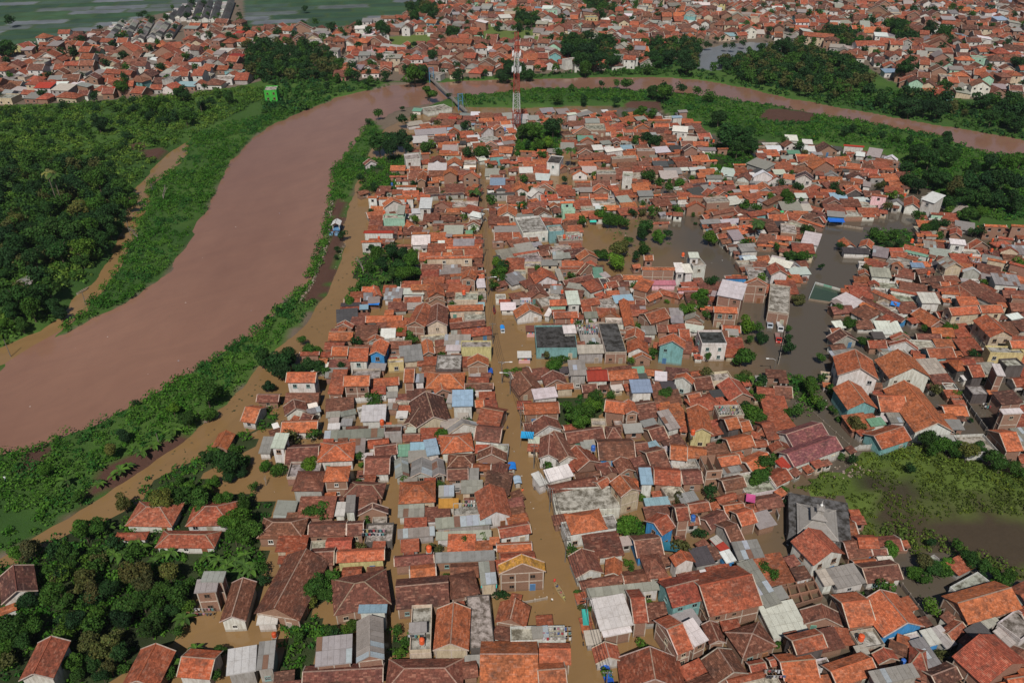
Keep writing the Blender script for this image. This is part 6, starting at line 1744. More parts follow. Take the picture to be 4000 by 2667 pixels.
def mosque(p1, p2, p3, h, C, W, label, tiers, wallt=None, flat=None):
    c, w, d, rz, rise = geom('P', p1, p2, p3, h); d = min(d, w*1.15); root = empty('mosque', (c.x, c.y, 0), rz); t = ROOFC[C]
    m = MB(); add_walls(m, 'P', w, d, h, rise*.5, WALLC[W], 0); m.build('wall', [M_PLASTER], root)
    m = MB(); pl, rd = roof_planes('P', w, d, h, rise*.62); add_roof(m, 'P', pl, t, 0); ro = m.build('roof', [M_SHEET], root)
    cm = MB()
    for a, b in rd: cm.bar(a, b, .2, tuple(q*1.25 for q in t), 0, .12)
    cm.build('ridge_cap', [M_PLASTER], ro); z = h+rise*.62*.66; s = .42
    for k in range(tiers):
        m = MB(); ww, dd = w*s, d*s
        m.box((0,0,z+.5), (ww*.72, dd*.72, 1.4), WALLC[W]); m.build('clerestory', [M_PLASTER], root)
        m = MB(); pl, rd = roof_planes('P', ww, dd, z+1.2, ww*.3); add_roof(m, 'P', pl, t, 0); m.build('upper_roof', [M_SHEET], root); z += 1.2+ww*.3*.62; s *= .5
    m = MB(); m.lathe([(.05,0),(.3,.2),(.34,.5),(.12,.8),(.05,1.5),(.02,1.9)], 10, (0,0,z), (.75,.75,.72)); m.build('finial', [M_METAL], root)
    if flat:
        fc, fw, fd, frz, _ = geom('F', *flat, h-.5); q = root.matrix_basis.inverted() @ fc; m = MB(); m.box((q.x, q.y, (h-.7)/2-.5), (fw, fd, h-.7+1), (.13,.125,.125)); m.build('lower_roof', [M_CONC], root, None, None)
    FOOT.append((c.x, c.y, w/2, d/2, rz)); return tag(root, label, 'mosque')
cut = lambda ox, oy, *a: [(ox+x/2.3515, oy+y/2.3515) for x, y in a]
mosque(*cut(1000, 667, (2120, 222), (2380, 215), (2255, 95)), 3.2, 'K', 'G', 'dark grey two-tiered mosque by the north of the main street', 1)
mosque(*cut(3000, 2000, (270, 195), (650, 268), (455, -10)), 4.2, 'G', 'G', 'grey slate tiered mosque beside the green swamp', 2, flat=cut(3000, 2000, (235, 205), (805, 262), (700, -120)))
# pavilion and blue tanks on the dyke
def pavilion():
    q = P(1317, 892, 1.3); root = empty('pavilion', (q.x, q.y, 1.1), 0.0)
    m = MB()
    for x in (-1.2, 1.2):
        for y in (-1.5, 1.5): m.box((x, y, 1.1), (.2, .2, 2.4), (.7,.68,.66))
    m.build('post', [M_PLASTER], root)
    m = MB(); m.box((0,0,.25), (2.7,3.3,.7), (.12,.28,.5)); m.build('base', [M_PLASTER], root)
    m = MB(); pl, rd = roof_planes('G', 3.5, 4.2, 2.4, 1.1); add_roof(m, 'G', pl, (.78,.77,.76), 0); m.bar(*rd[0], .12, (.1,.1,.1)); m.build('roof', [M_SHEET], root)
    m = MB(); m.poly([(-1.4,-1.6,2.25),(-1.1,-1.6,2.25),(0,-1.6,2.95),(1.1,-1.6,2.25),(1.4,-1.6,2.25),(0,-1.6,3.15)], (.45,.2,.13)); m.build('gable_trim', [M_PLASTER], root)
    tag(root, 'small white-roofed open pavilion on the brown dyke', 'pavilion')
    for x, y in ((690, 572), (743, 573)):
        q = P(1000+x/2.3515, 667+y/2.3515, 1.6); r = empty('water_trough', (q.x, q.y, .9), 0); m = MB()
        for c, s in (((0,-.7,.4),(1.5,.12,.9)), ((0,.7,.4),(1.5,.12,.9)), ((-.7,0,.4),(.12,1.3,.9)), ((.7,0,.4),(.12,1.3,.9))): m.box(c, s, (.2,.36,.55))
        m.build('basin', [M_PLASTER], r); m = MB(); m.poly([(-.66,-.66,.5),(.66,-.66,.5),(.66,.66,.5),(-.66,.66,.5)], (.05,.16,.25)); m.build('water', [M_GLASS], r)
        tag(r, 'low blue concrete basin on the dyke south of the pavilion', 'basin', 'blue basins on the dyke')
pavilion()
# walls and fences: polylines in cut-out px
def wall_line(key, pts, hgt_, tint, label, step=2.6, th=.16, name='boundary_wall', mat=None):
    q = [P(*p, 0) for p in cut(*key, *pts)]; root = empty(name, (q[0].x, q[0].y, 0)); o = q[0]; mat = mat or M_PLASTER
    for a, b in zip(q, q[1:]):
        e = b-a; L = e.length; n = max(1, round(L/step)); ang = math.atan2(e.y, e.x)
        pm = MB(); pm.box((0,0,hgt_/2-.6), (L/n-.24, th*.6, hgt_+1.2), tint); me = pm.mesh('panel', [mat])
        for i in range(n):
            c = a+e*((i+.5)/n)-o; link('panel', me, root, (c.x, c.y, random.uniform(-.05, .03)), ang)
        m = MB(); m.box((0,0,hgt_/2-.5), (.24,.24,hgt_+1.3), tuple(v*1.15 for v in tint)); pe = m.mesh('post', [mat])
        for i in range(n+1): c = a+e*(i/n)-o; link('post', pe, root, (c.x, c.y, 0), ang)
    return tag(root, label, 'wall', kind='thing')
wall_line((3000, 1334), [(-90, 1375), (0, 1330), (370, 1190), (740, 1040), (830, 1000), (1040, 985)], 1.7, (.48,.46,.43), 'pale concrete panel wall between blue-maroon house and swamp')
wall_line((3000, 2000), [(1222, 690), (1438, 985), (1890, 815), (2150, 690)], 1.3, (.22,.18,.15), 'dark brick yard wall round the flooded plot by the swamp', mat=M_BRICK)
wall_line((3000, 1334), [(95, 345), (450, 690), (800, 1005)], .5, (.28,.25,.21), 'low kerb wall along the flooded path to the school')
wall_line((3000, 1334), [(540, 415), (640, 560), (765, 690)], 1.0, (.42,.38,.33), 'low pale wall beside the turquoise school wing')
wall_line((3000, 1334), [(1640, 330), (1850, 640), (1990, 830), (2110, 985), (2351, 1085)], 1.6, (.20,.19,.18), 'dark stained wall east of the flooded school yard')
wall_line((3000, 1334), [(95, 210), (125, 60), (150, -60)], 1.2, (.3,.27,.23), 'short wall beside the parked trucks yard')
wall_line((2000, 1334), [(2230, 1330), (2400, 1530), (2440, 1640)], 1.6, (.34,.32,.3), 'grey concrete wall along the lane west of the swamp')
wall_line((3000, 667), [(505, 490), (700, 520), (865, 545)], .9, (.33,.28,.23), 'low wall at the edge of the east flood channel')
wall_line((1000, 1334), [(880, 570), (1195, 545)], 1.7, (.6,.6,.58), 'white painted yard wall behind the white metal shed', name='boundary_wall')
wall_line((1000, 2000), [(1430, 1300), (1900, 1330)], 1.6, (.4,.3,.22), 'rough brick yard wall below the orange gabled house', mat=M_BRICK)
wall_line((2000, 2000), [(100, 840), (320, 800)], .7, (.45,.4,.34), 'low yard wall beside the wooden boat')
def pool():
    q = [P(*p, 0) for p in cut(3000, 667, (372, 1190), (690, 1238), (738, 1130), (432, 1045))]; root = empty('pool_enclosure', (q[0].x, q[0].y, 0)); o = q[0]
    m = MB(); m.poly([(p.x-o.x, p.y-o.y, .06) for p in q], (.05,.08,.055)); m.build('pool_water', [M_POOL], root)
    cols = {2: [(.55,.42,.2), (.6,.6,.56), (.2,.42,.32), (.5,.52,.5)]}
    for i in range(4):
        a, b = q[i]-o, q[(i+1) % 4]-o; e = b-a; ang = math.atan2(e.y, e.x); cs = cols.get(i, [(.42,.46,.45) if i != 0 else (.3,.24,.19)]); n = len(cs)
        for j, c in enumerate(cs):
            m = MB(); L = e.length/n; m.box((0,0,.2), (L-.06,.2,1.6 if i else .9), c); w = a+e*((j+.5)/n); m.build('pool_wall', [M_PLASTER], root, (w.x, w.y, 0), ang)
    tag(root, 'walled green pool with a painted yellow and turquoise wall', 'pool')
M_POOL = m_water('pool_water', (0.035, 0.062, 0.042), (0.05, 0.075, 0.05))
pool()
def foundation():
    q = [P(*p, 1.2) for p in cut(3000, 2000, (150, 870), (500, 770), (370, 490), (60, 520))]; root = empty('brick_foundation', (q[0].x, q[0].y, 0)); o = q[0]
    f = lambda u, v: (q[0]*(1-u)*(1-v)+q[1]*u*(1-v)+q[2]*u*v+q[3]*(1-u)*v)-o
    for i in range(5):
        for s in (0, 1):
            a, b = (f(i/4, 0), f(i/4, 1)) if s else (f(0, i/4), f(1, i/4)); e = b-a; c = (a+b)/2; m = MB(); m.box((0,0,.1), (e.length,.3,1.9-.02*s), jit((.26,.14,.09), .2)); m.build('brick_wall', [M_BRICK], root, (c.x, c.y, 0), math.atan2(e.y, e.x))
    tag(root, 'unfinished grid of low brick walls beside the flooded houses', 'foundation')
foundation()

# ------------------------------------------------------------------ small things
def house_top(x, y):
    for r in recs:
        c = r['c']; dx, dy = x-c.x, y-c.y; u = dx*math.cos(r['rz'])+dy*math.sin(r['rz']); v = -dx*math.sin(r['rz'])+dy*math.cos(r['rz'])
        if abs(u) < r['w']/2 and abs(v) < r['d']/2:
            if r['T'] == 'S': return r['h']+r['rise']*(1-abs(v)/(r['d']/2))
            if r['T'] == 'G': return r['h']+r['rise']*(1-abs(u)/(r['w']/2))
            if r['T'] == 'L': return r['h']+r['rise']*(v+r['d']/2)/r['d']
            if r['T'] in 'HP': return r['h']+r['rise']*.5
            return r['h']
    return 0.0
def on_top(px, py):
    z = 3.0
    for _ in range(5): q = P(px, py, z+.8); z = house_top(q.x, q.y)
    q = P(px, py, z+.8); return q.x, q.y, z
def tank_mesh():
    m = MB(); m.lathe([(.5,0),(.55,.08),(.55,.4),(.52,.45),(.55,.5),(.55,.85),(.52,.9),(.55,.95),(.55,1.25),(.4,1.42),(.16,1.5)], 14, (0,0,0)); t = m.mesh('tank_body', [M_PAINT])
    m = MB(); m.lathe([(.2,1.48),(.2,1.58),(.05,1.62)], 10); l = m.mesh('lid', [M_PAINT])
    m = MB()
    for x in (-.4, .4):
        for y in (-.4, .4): m.box((x,y,-.45), (.1,.1,1.0), (.35,.33,.3))
    m.box((0,0,-.03), (1.2,1.2,.06), (.35,.33,.3)); return t, l, m.mesh('stand', [M_PLASTER])
TANK = tank_mesh(); TCOL = dict(o=(.62,.10,.03), b=(.04,.14,.45), r=(.5,.05,.03))
TANKS = {(2000, 667): '310,220 460,1125 855,1075 660,1105 550,1395 480,620 1570,785 1140,815 90,335 1965,255 1815,130 300,495 2125,525', (3000, 667): '1320,660 2050,745 1860,790 1470,955 2020,965 695,1300 1255,235 940,10 1490,840 2060,650',
 (1000, 667): '1375,285 1180,400 1910,1135 2065,1530,b 1250,135,b 1130,630 1500,1240', (1000, 1334): '320,260 1520,200 1160,760', (2000, 1334): '1660,850 1475,55 360,1080,b 1745,1165 745,995,b', (1000, 2000): '170,1140 1525,1200 1590,355,o', (3000, 2000): '1235,1385,b 850,1170',
 (2000, 0): '865,1110 1545,1290 1850,1310 30,1460 1100,90', (3000, 1334): '2165,605', (1000, 0): '2285,1200,b 1690,1100 1645,180', (2000, 2000): '1660,70,b', (3000, 0): '425,1270 2290,740 1250,465'}
for key, s in TANKS.items():
    for it in s.split():
        a = it.split(','); k = a[2] if len(a) > 2 else 'o'; (px, py), = cut(*key, (float(a[0]), float(a[1]))); x, y, z = on_top(px, py)
        r = empty('water_tank', (x, y, z+.75)); sc = random.Random(px).uniform(.8, 1.05); r.scale = (sc,)*3
        for nm, me in zip(('tank_body', 'lid', 'stand'), TANK):
            o = link(nm, me, r)
            if nm != 'stand': o.color = (*jit(TCOL[k], .15), 1)
        tag(r, f"{'orange' if k == 'o' else 'blue'} plastic water tank on a house roof {place_words(Vector((x, y, 0)))}".strip(), 'water tank', f"{'orange' if k == 'o' else 'blue'} rooftop water tanks")
its = []
for o_ in [o for o in COL.objects if o.name.startswith('water_tank')]:
    nb = near_house(o_.location.x, o_.location.y, 25, 4); b_ = o_['label']; cw = b_.split()[0]; its.append((o_, [b_]+[f'{cw} plastic water tank on the {s_}' for s_ in nb[:1]]+[f'{b_} beside the {s_}' for s_ in nb if len(b_.split()) < 13]+[f'{cw} plastic water tank on the {nb[0]} beside the {s_}' for s_ in nb[1:]]))
single_out(its)
# poles, lamps and wires of the main street
def pole(x, y, ht, lamp=None, label='grey utility pole beside the flooded main street', cross=True, grp='utility poles'):
    r = empty('utility_pole' if not lamp else 'street_lamp', (x, y, 0), 0); m = MB(); m.tube([(0,0,-1),(0,0,ht)], [.15,.09], 8, (.22,.2,.18)); m.build('pole', [M_METAL], r)
    if cross:
        m = MB(); m.box((0,0,ht-.5), (1.8,.1,.12), (.2,.18,.16))
        for i in (-.8,-.3,.3,.8): m.box((i,0,ht-.36), (.08,.08,.18), (.6,.6,.6))
        m.build('crossarm', [M_METAL], r)
    if lamp:
        m = MB(); m.tube([(0,0,ht-1),(lamp*.8,0,ht-.4),(lamp*2.2,0,ht-.3)], .06, 6, (.6,.6,.6)); a = m.build('lamp_arm', [M_METAL], r); m = MB(); m.box((lamp*2.5,0,ht-.3), (.8,.28,.16), (.8,.8,.78)); m.build('lamp_head', [M_PAINT], a)
    return tag(r, label, 'utility pole' if not lamp else 'street lamp', grp)
line = [Q(x, y) for x, y in ((1100, 395), (1103, 450), (1107, 520), (1112, 590), (1121, 680), (1132, 790), (1153, 880))]
line2 = [Q(x, y) for x, y in ((1172, 905), (1196, 985), (1226, 1075), (1262, 1175), (1298, 1290), (1345, 1430), (1390, 1600))]
for L, s in ((line, 1), (line2, -1)):
    for i, p in enumerate(L): pole(p.x, p.y, 7.5, s if (i % 2 == 0 and p.y > 150) else None, 'utility pole with lamp arm over the main street' if (i % 2 == 0 and p.y > 150) else 'utility pole with crossarm beside the main street', True, 'street lamps' if (i % 2 == 0 and p.y > 150) else 'utility poles')
    for a, b in zip(L, L[1:]):
        m = MB()
        for off in (-.8, -.3, .3, .8):
            pts = [Vector((a.x+off, a.y, 7.15)).lerp(Vector((b.x+off, b.y, 7.15)), t)-Vector((0, 0, 1.0*4*t*(1-t))) for t in [i/8 for i in range(9)]]; m.tube(pts, .025, 4, (.05,.05,.05), cap=False)
        tag(m.build('power_line', [M_METAL]), 'sagging black power wires strung along the main street', 'cable', 'power wires along the main street')
for px, py, ht in ((336, 1190, 5), (510, 921, 6), (42, 1393, 6), (600, 760, 5.5), (628, 1753, 5)):
    q = P(px, py, 0); pole(q.x, q.y, ht, None, 'thin dark post standing on the flooded river bank', False, 'posts on the river bank')
for px, py, ht, s in ((3019, 1465, 6, -1), (1310, 900, 0, 0), (2035, 1250, 0, 0)):
    if ht: q = P(px, py, 0); pole(q.x, q.y, ht, s, 'white street lamp beside the trucks yard', False, 'street lamps')
q = P(1768, 430, 0); pole(q.x, q.y, 12, None, 'tall bare pole beside the suspension bridge', False, 'utility poles')
# people
def person_mat(shirt, legs):
    t = NT('clothing'); z = t.sep(t.n('ShaderNodeTexCoord').outputs['Object'])[2]
    c = t.mix(t.ramp(z, .88, .92), legs, shirt); c = t.mix(t.ramp(z, 1.43, 1.46), c, (.25,.13,.08)); return t.bsdf(c, .85)
def person_mesh(pose):
    me = bpy.data.meshes.new('person')
    if pose == 'stand': J = dict(p=(0,0,.92), c=(0,.0,1.2), n=(0,0,1.44), h=(0,-.02,1.54), t=(0,-.02,1.66), sl=(-.19,0,1.40), el=(-.27,-.04,1.14), wl=(-.25,-.2,.98), sr=(.19,0,1.40), er=(.28,-.03,1.13), wr=(.27,-.18,.95), hl=(-.1,0,.88), kl=(-.12,-.03,.48), fl=(-.12,0,.06), hr=(.1,0,.88), kr=(.12,.04,.48), fr=(.12,.08,.06))
    else: J = dict(p=(0,0,.92), c=(0,.02,1.2), n=(0,0,1.44), h=(0,-.03,1.54), t=(0,-.03,1.66), sl=(-.19,0,1.40), el=(-.28,-.1,1.16), wl=(-.2,-.3,1.06), sr=(.19,0,1.40), er=(.28,-.1,1.16), wr=(.2,-.3,1.06), hl=(-.1,-.05,.88), kl=(-.14,-.42,.92), fl=(-.14,-.46,.5), hr=(.1,-.05,.88), kr=(.14,-.42,.92), fr=(.14,-.46,.5))
    R = dict(p=.145, c=.15, n=.06, h=.09, t=.085, sl=.075, el=.05, wl=.035, sr=.075, er=.05, wr=.035, hl=.1, kl=.065, fl=.05, hr=.1, kr=.065, fr=.05); K_ = list(J)
    E = 'p-c c-n n-h h-t c-sl sl-el el-wl c-sr sr-er er-wr p-hl hl-kl kl-fl p-hr hr-kr kr-fr'.split()
    me.from_pydata([J[k] for k in K_], [tuple(K_.index(s) for s in e.split('-')) for e in E], []); return me, [R[k] for k in K_], K_.index('p')
def person(x, y, z, rz, pose, shirt, legs, label, grp=None, hat=None):
    me, R, root = person_mesh(pose); o = link('person', me, None, (x, y, z), rz); me.materials.append(person_mat(shirt, legs))
    o.modifiers.new('skin', 'SKIN'); sv = me.skin_vertices[0].data if me.skin_vertices else None
    if sv is None: bpy.context.view_layer.objects.active = o; bpy.ops.mesh.customdata_skin_add(); sv = me.skin_vertices[0].data
    for i, r in enumerate(R): sv[i].radius = (r, r*.85); sv[i].use_root = (i == root)
    o.modifiers.new('smooth', 'SUBSURF').levels = 1; o.modifiers['smooth'].render_levels = 2
    m = MB(); m.lathe([(.105,1.56),(.12,1.62),(.11,1.70),(.06,1.77)] if not hat else [(.24,1.64),(.15,1.68),(.12,1.76),(.05,1.8)], 10, (0,0,0), hat or (.02,.018,.016)); m.build('hat' if hat else 'hair', [M_PAINT], o)
    return tag(o, label, 'person', grp)
# boats
def boat(px, py, L, ang, col, inner, label):
    q = P(px, py, 0); r = empty('boat', (q.x, q.y, 0), ang); m = MB(); n = 10; ring = []
    for i in range(n+1):
        s = i/n*2-1; w = .48*(1-abs(s)**2.6)+.04; z = .42+.28*abs(s)**2.5; ring.append((s*L/2, w, z))
    for a, b in zip(ring, ring[1:]):
        for sg in (-1, 1):
            o_ = [(a[0], sg*a[1], a[2]), (b[0], sg*b[1], b[2]), (b[0]*.94, sg*b[1]*.55, -.12), (a[0]*.94, sg*a[1]*.55, -.12)]; m.poly(o_ if sg < 0 else o_[::-1], col)
            i_ = [(a[0]*.985, sg*a[1]*.86, a[2]), (b[0]*.985, sg*b[1]*.86, b[2]), (b[0]*.92, sg*b[1]*.5, .1), (a[0]*.92, sg*a[1]*.5, .1)]; m.poly(i_[::-1] if sg < 0 else i_, inner)
            m.poly([(a[0], sg*a[1], a[2]), (b[0], sg*b[1], b[2]), (b[0]*.985, sg*b[1]*.86, b[2]), (a[0]*.985, sg*a[1]*.86, a[2])], col)
        m.poly([(a[0]*.92, -a[1]*.5, .1), (b[0]*.92, -b[1]*.5, .1), (b[0]*.92, b[1]*.5, .1), (a[0]*.92, a[1]*.5, .1)], inner)
    m.build('hull', [M_PAINT], r)
    for s in (-.3, .05, .4):
        m = MB(); m.box((s*L, 0, .36), (.26, .8*(1-abs(s)), .05), tuple(v*.8 for v in inner)); m.build('bench', [M_BARK], r)
    tag(r, label, 'boat'); return r, q
def in_boat(r, q, s, L, ang): return q.x+math.cos(ang)*s*L, q.y+math.sin(ang)*s*L
A = math.radians(113); r, q = boat(2186, 2312, 5.4, A, (.42,.33,.16), (.30,.22,.12), 'long wooden boat with passengers rowing along the main street')
x, y = in_boat(r, q, .44, 5.4, A); person(x, y, -.32, A+1.57, 'sit', (.5,.04,.03), (.1,.08,.08), 'boatman in red at the bow of the long wooden boat', None, (.55,.05,.04))
x, y = in_boat(r, q, .2, 5.4, A); person(x, y, -.5, A+1.57, 'sit', (.06,.07,.16), (.05,.05,.06), 'passenger in dark blue sitting in the long wooden boat')
x, y = in_boat(r, q, -.12, 5.4, A); person(x, y, -.5, A+1.57, 'sit', (.35,.12,.1), (.05,.05,.06), 'passenger in maroon sitting mid-boat in the wooden boat')
x, y = in_boat(r, q, -.36, 5.4, A); person(x, y, -.5, A+1.57, 'sit', (.4,.38,.12), (.1,.1,.1), 'passenger in olive yellow at the stern of the wooden boat')
A = math.radians(95); r, q = boat(1931, 1217, 4.2, A, (.5,.05,.04), (.14,.05,.05), 'red boat in the main street near the street lamp'); x, y = in_boat(r, q, .42, 4.2, A); person(x, y, -.1, 0, 'stand', (.04,.04,.05), (.03,.03,.04), 'person in black standing at the prow of the red boat')
boat(1897, 860, 4.0, math.radians(100), (.7,.66,.58), (.2,.14,.1), 'white boat moored in the main street')
boat(1876, 686, 4.4, math.radians(95), (.6,.08,.05), (.65,.6,.55), 'red and white boat at the north end of the main street')
boat(323, 1139, 5.2, math.radians(68), (.5,.46,.38), (.22,.16,.1), 'pale narrow boat beside the flooded far-bank track')
boat(1493, 1140, 3.6, math.radians(5), (.55,.5,.42), (.25,.17,.1), 'small pale boat moored on the dyke road side')
for px, py, rz, sh, lg, lb in ((2041, 1905, .3, (.75,.16,.06), (.3,.05,.03), 'person in bright orange wading down the main street'), (2034, 1928, 1., (.5,.42,.35), (.05,.05,.06), 'person in beige wading behind the orange-clad one'), (2279, 2506, 2., (.06,.05,.05), (.05,.05,.06), 'person in black wading in the main street'), (2089, 1900, 0, (.12,.1,.1), (.05,.05,.06), 'person in dark clothes by the white shopfront'), (1982, 1662, .5, (.05,.05,.07), (.04,.04,.05), 'person in navy wading near the white street sign'), (27, 1885, 0, (.7,.72,.72), (.2,.3,.3), 'person in white working on the dyke field')):
    q = P(px, py, 1.0); dk = lb.endswith('field'); person(q.x, q.y, gz(q.x, q.y) if dk else -.75, rz, 'stand', sh, lg, lb)
# vehicles
def truck(px, py, ang, cab, bed, label, tarp=False, s=1.0, z0=-.35):
    q = P(px, py, .8); r = empty('truck', (q.x, q.y, z0), ang); r.scale = (s,)*3
    m = MB(); prof = [(1.2,.45),(2.15,.45),(2.2,1.0),(1.95,1.15),(1.6,1.85),(1.0,1.9),(1.0,.45)]
    for sg in (-1, 1): m.poly([(x, sg*.85, z) for x, z in (prof if sg < 0 else prof[::-1])], cab)
    for a, b in zip(prof, prof[1:]+prof[:1]): m.poly([(a[0],-.85,a[1]),(a[0],.85,a[1]),(b[0],.85,b[1]),(b[0],-.85,b[1])], cab)
    m.build('cab', [M_METAL], r); m = MB(); m.poly([(1.97,-.72,1.16),(1.97,.72,1.16),(1.66,.72,1.78),(1.66,-.72,1.78)], (.02,)*3); m.build('windscreen', [M_GLASS], r)
    m = MB()
    for c, d in (((-.75,0,.75),(3.3,1.75,.12)), ((-.75,-.86,1.1),(3.3,.06,.7)), ((-.75,.86,1.1),(3.3,.06,.7)), ((.9,0,1.1),(.06,1.66,.7)), ((-2.4,0,1.1),(.06,1.66,.7))): m.box(c, d, bed)
    m.build('cargo_bed', [M_METAL], r)
    if tarp:
        m = MB(); g = [[(-2.45+3.4*i/6, -.92+1.84*j/4, 1.5+.45*math.sin(math.pi*j/4)+.06*math.sin(i*2.1+j)) for j in range(5)] for i in range(7)]
        for i in range(6):
            for j in range(4): m.poly([g[i][j], g[i+1][j], g[i+1][j+1], g[i][j+1]], tarp, smooth=True)
        m.build('tarpaulin', [M_PAINT], r)
    for x in (-1.7, 1.55):
        for y in (-.78, .78):
            m = MB(); m.tube([(x,y-.11,.36),(x,y+.11,.36)], .36, 12, (.015,.015,.016)); w_ = m.build('wheel', [M_PAINT], r)
    for y in (-.6, .6):
        m = MB(); m.box((2.19,y,.8), (.06,.28,.18), (.8,.78,.7)); m.build('headlight', [M_PAINT], r)
    tag(r, label, 'truck'); return r
BLUE = (.02,.19,.62)
truck(1963, 1282, math.radians(-85), (.55,.58,.6), (.04,.2,.55), 'small truck with bright blue load cover in the flooded lane', (.03,.28,.75), .72)
truck(3047, 1275, math.radians(-100), (.6,.6,.6), (.5,.5,.5), 'white truck parked in the walled yard', None)
truck(3040, 1318, math.radians(-100), (.5,.05,.04), (.3,.2,.18), 'red truck parked in the walled yard', None)
truck(3006, 1262, math.radians(-100), (.45,.5,.55), (.35,.37,.4), 'grey-blue truck by the brick doors of the walled yard', None)
truck(2374, 2640, math.radians(-80), (.02,.10,.5), (.03,.12,.5), 'vehicle wrapped in a blue tarpaulin in the main street', (.02,.13,.6), .85)
def cart(px, py, ang, can, label):
    q = P(px, py, 1.8); r = empty('vendor_cart', (q.x, q.y, -.35), ang); m = MB(); m.box((0,0,.75), (1.9,.95,.8), (.4,.36,.3)); m.build('cart_box', [M_PAINT], r)
    m = MB()
    for x in (-.95,.95):
        for y in (-.6,.6): m.bar((x,y,.4), (x,y,2.0), .06, (.3,.3,.3))
    m.build('post', [M_METAL], r); m = MB(); g = [[(-1.3+2.6*i/5, -.9+1.8*j/4, 2.05+.28*math.sin(math.pi*j/4)+.05*math.sin(i*1.9)) for j in range(5)] for i in range(6)]
    for i in range(5):
        for j in range(4): m.poly([g[i][j], g[i+1][j], g[i+1][j+1], g[i][j+1]], can, smooth=True)
    m.build('canopy', [M_PAINT], r)
    for y in (-.55,.55): m = MB(); m.tube([(.3,y-.04,.35),(.3,y+.04,.35)], .34, 12, (.02,.02,.02)); m.build('wheel', [M_PAINT], r)
    tag(r, label, 'cart')
cart(2000, 1818, math.radians(-85), BLUE, 'vendor cart with bright blue canopy in the main street')
cart(2021, 1872, math.radians(-82), (.35,.45,.55), 'vendor cart with silver-blue canopy in the main street')
cart(1912, 1447, math.radians(-85), (.02,.1,.45), 'vendor cart with deep blue cover by the brick house corner')
def kiosk(px, py, label, rc=(.66,.64,.6), w=3.6):
    q = P(px, py, 1.0); r = empty('kiosk', (q.x, q.y, 0), .02); m = MB()
    for x in (-w/2+.15, w/2-.15):
        for y in (-1.0, 1.0): m.bar((x,y,-.6), (x,y,2.3), .1, (.3,.25,.2))
    m.build('post', [M_BARK], r); m = MB(); pl, _ = roof_planes('L', w+.5, 2.9, 2.2, .5); add_roof(m, 'L', pl, rc, 0, .06); m.build('roof', [M_SHEET], r)
    m = MB(); m.box((0,-.85,.5), (w-.3,.5,1.2), (.55,.32,.3)); m.build('counter', [M_PAINT], r); m = MB()
    R = random.Random(px)
    for i in range(9): m.box((-w/2+.45+i*(w-.9)/8, -.85, 1.2), (.22,.3,R.uniform(.15,.35)), R.choice([(.6,.1,.1),(.1,.3,.5),(.6,.5,.1),(.2,.4,.15),(.7,.7,.7)]))
    m.build('goods', [M_PAINT], r); tag(r, label, 'kiosk')
kiosk(2048, 1400, 'small white-roofed kiosk on the flooded street corner'); kiosk(2075, 1298, 'low stall under a brown roof in the flooded square', (.2,.08,.06), 3.0)
# laundry and tarpaulins
def laundry(px, py, w, n, rows, label, z=None):
    if z is None: x, y, z = on_top(px, py)
    else: q = P(px, py, z+1); x, y = q.x, q.y
    r = empty('clothesline', (x, y, z), 0); R = random.Random(px+py); m = MB()
    for k in range(rows):
        yy = (k-(rows-1)/2)*1.1
        for s in (-w/2, w/2): m.bar((s, yy, 0), (s, yy, 1.75), .06, (.3,.26,.22))
        m.bar((-w/2, yy, 1.7), (w/2, yy, 1.7), .03, (.6,.6,.6))
    m.build('line_frame', [M_METAL], r); cols = [(.55,.53,.5),(.32,.05,.06),(.06,.1,.25),(.38,.18,.22),(.04,.04,.05),(.35,.3,.12),(.08,.2,.2),(.3,.28,.26),(.45,.45,.48),(.05,.05,.06),(.2,.17,.15)]
    for k in range(rows):
        yy = (k-(rows-1)/2)*1.1
        for i in range(n):
            gw, gh = w/n*.62, R.uniform(.5, .95); gx = -w/2+w*(i+.5)/n; m = MB(); c = R.choice(cols); sw = R.uniform(-.08, .08)
            m.poly([(gx-gw/2,yy-.05-sw,1.7-gh),(gx+gw/2,yy-.05+sw,1.7-gh),(gx+gw/2,yy-.02,1.7),(gx-gw/2,yy-.02,1.7)], c); m.poly([(gx+gw/2,yy+.05,1.7-gh*.7),(gx-gw/2,yy+.05,1.7-gh*.7),(gx-gw/2,yy+.02,1.7),(gx+gw/2,yy+.02,1.7)], c); m.build('garment', [M_PAINT], r)
    tag(r, label, 'clothesline')
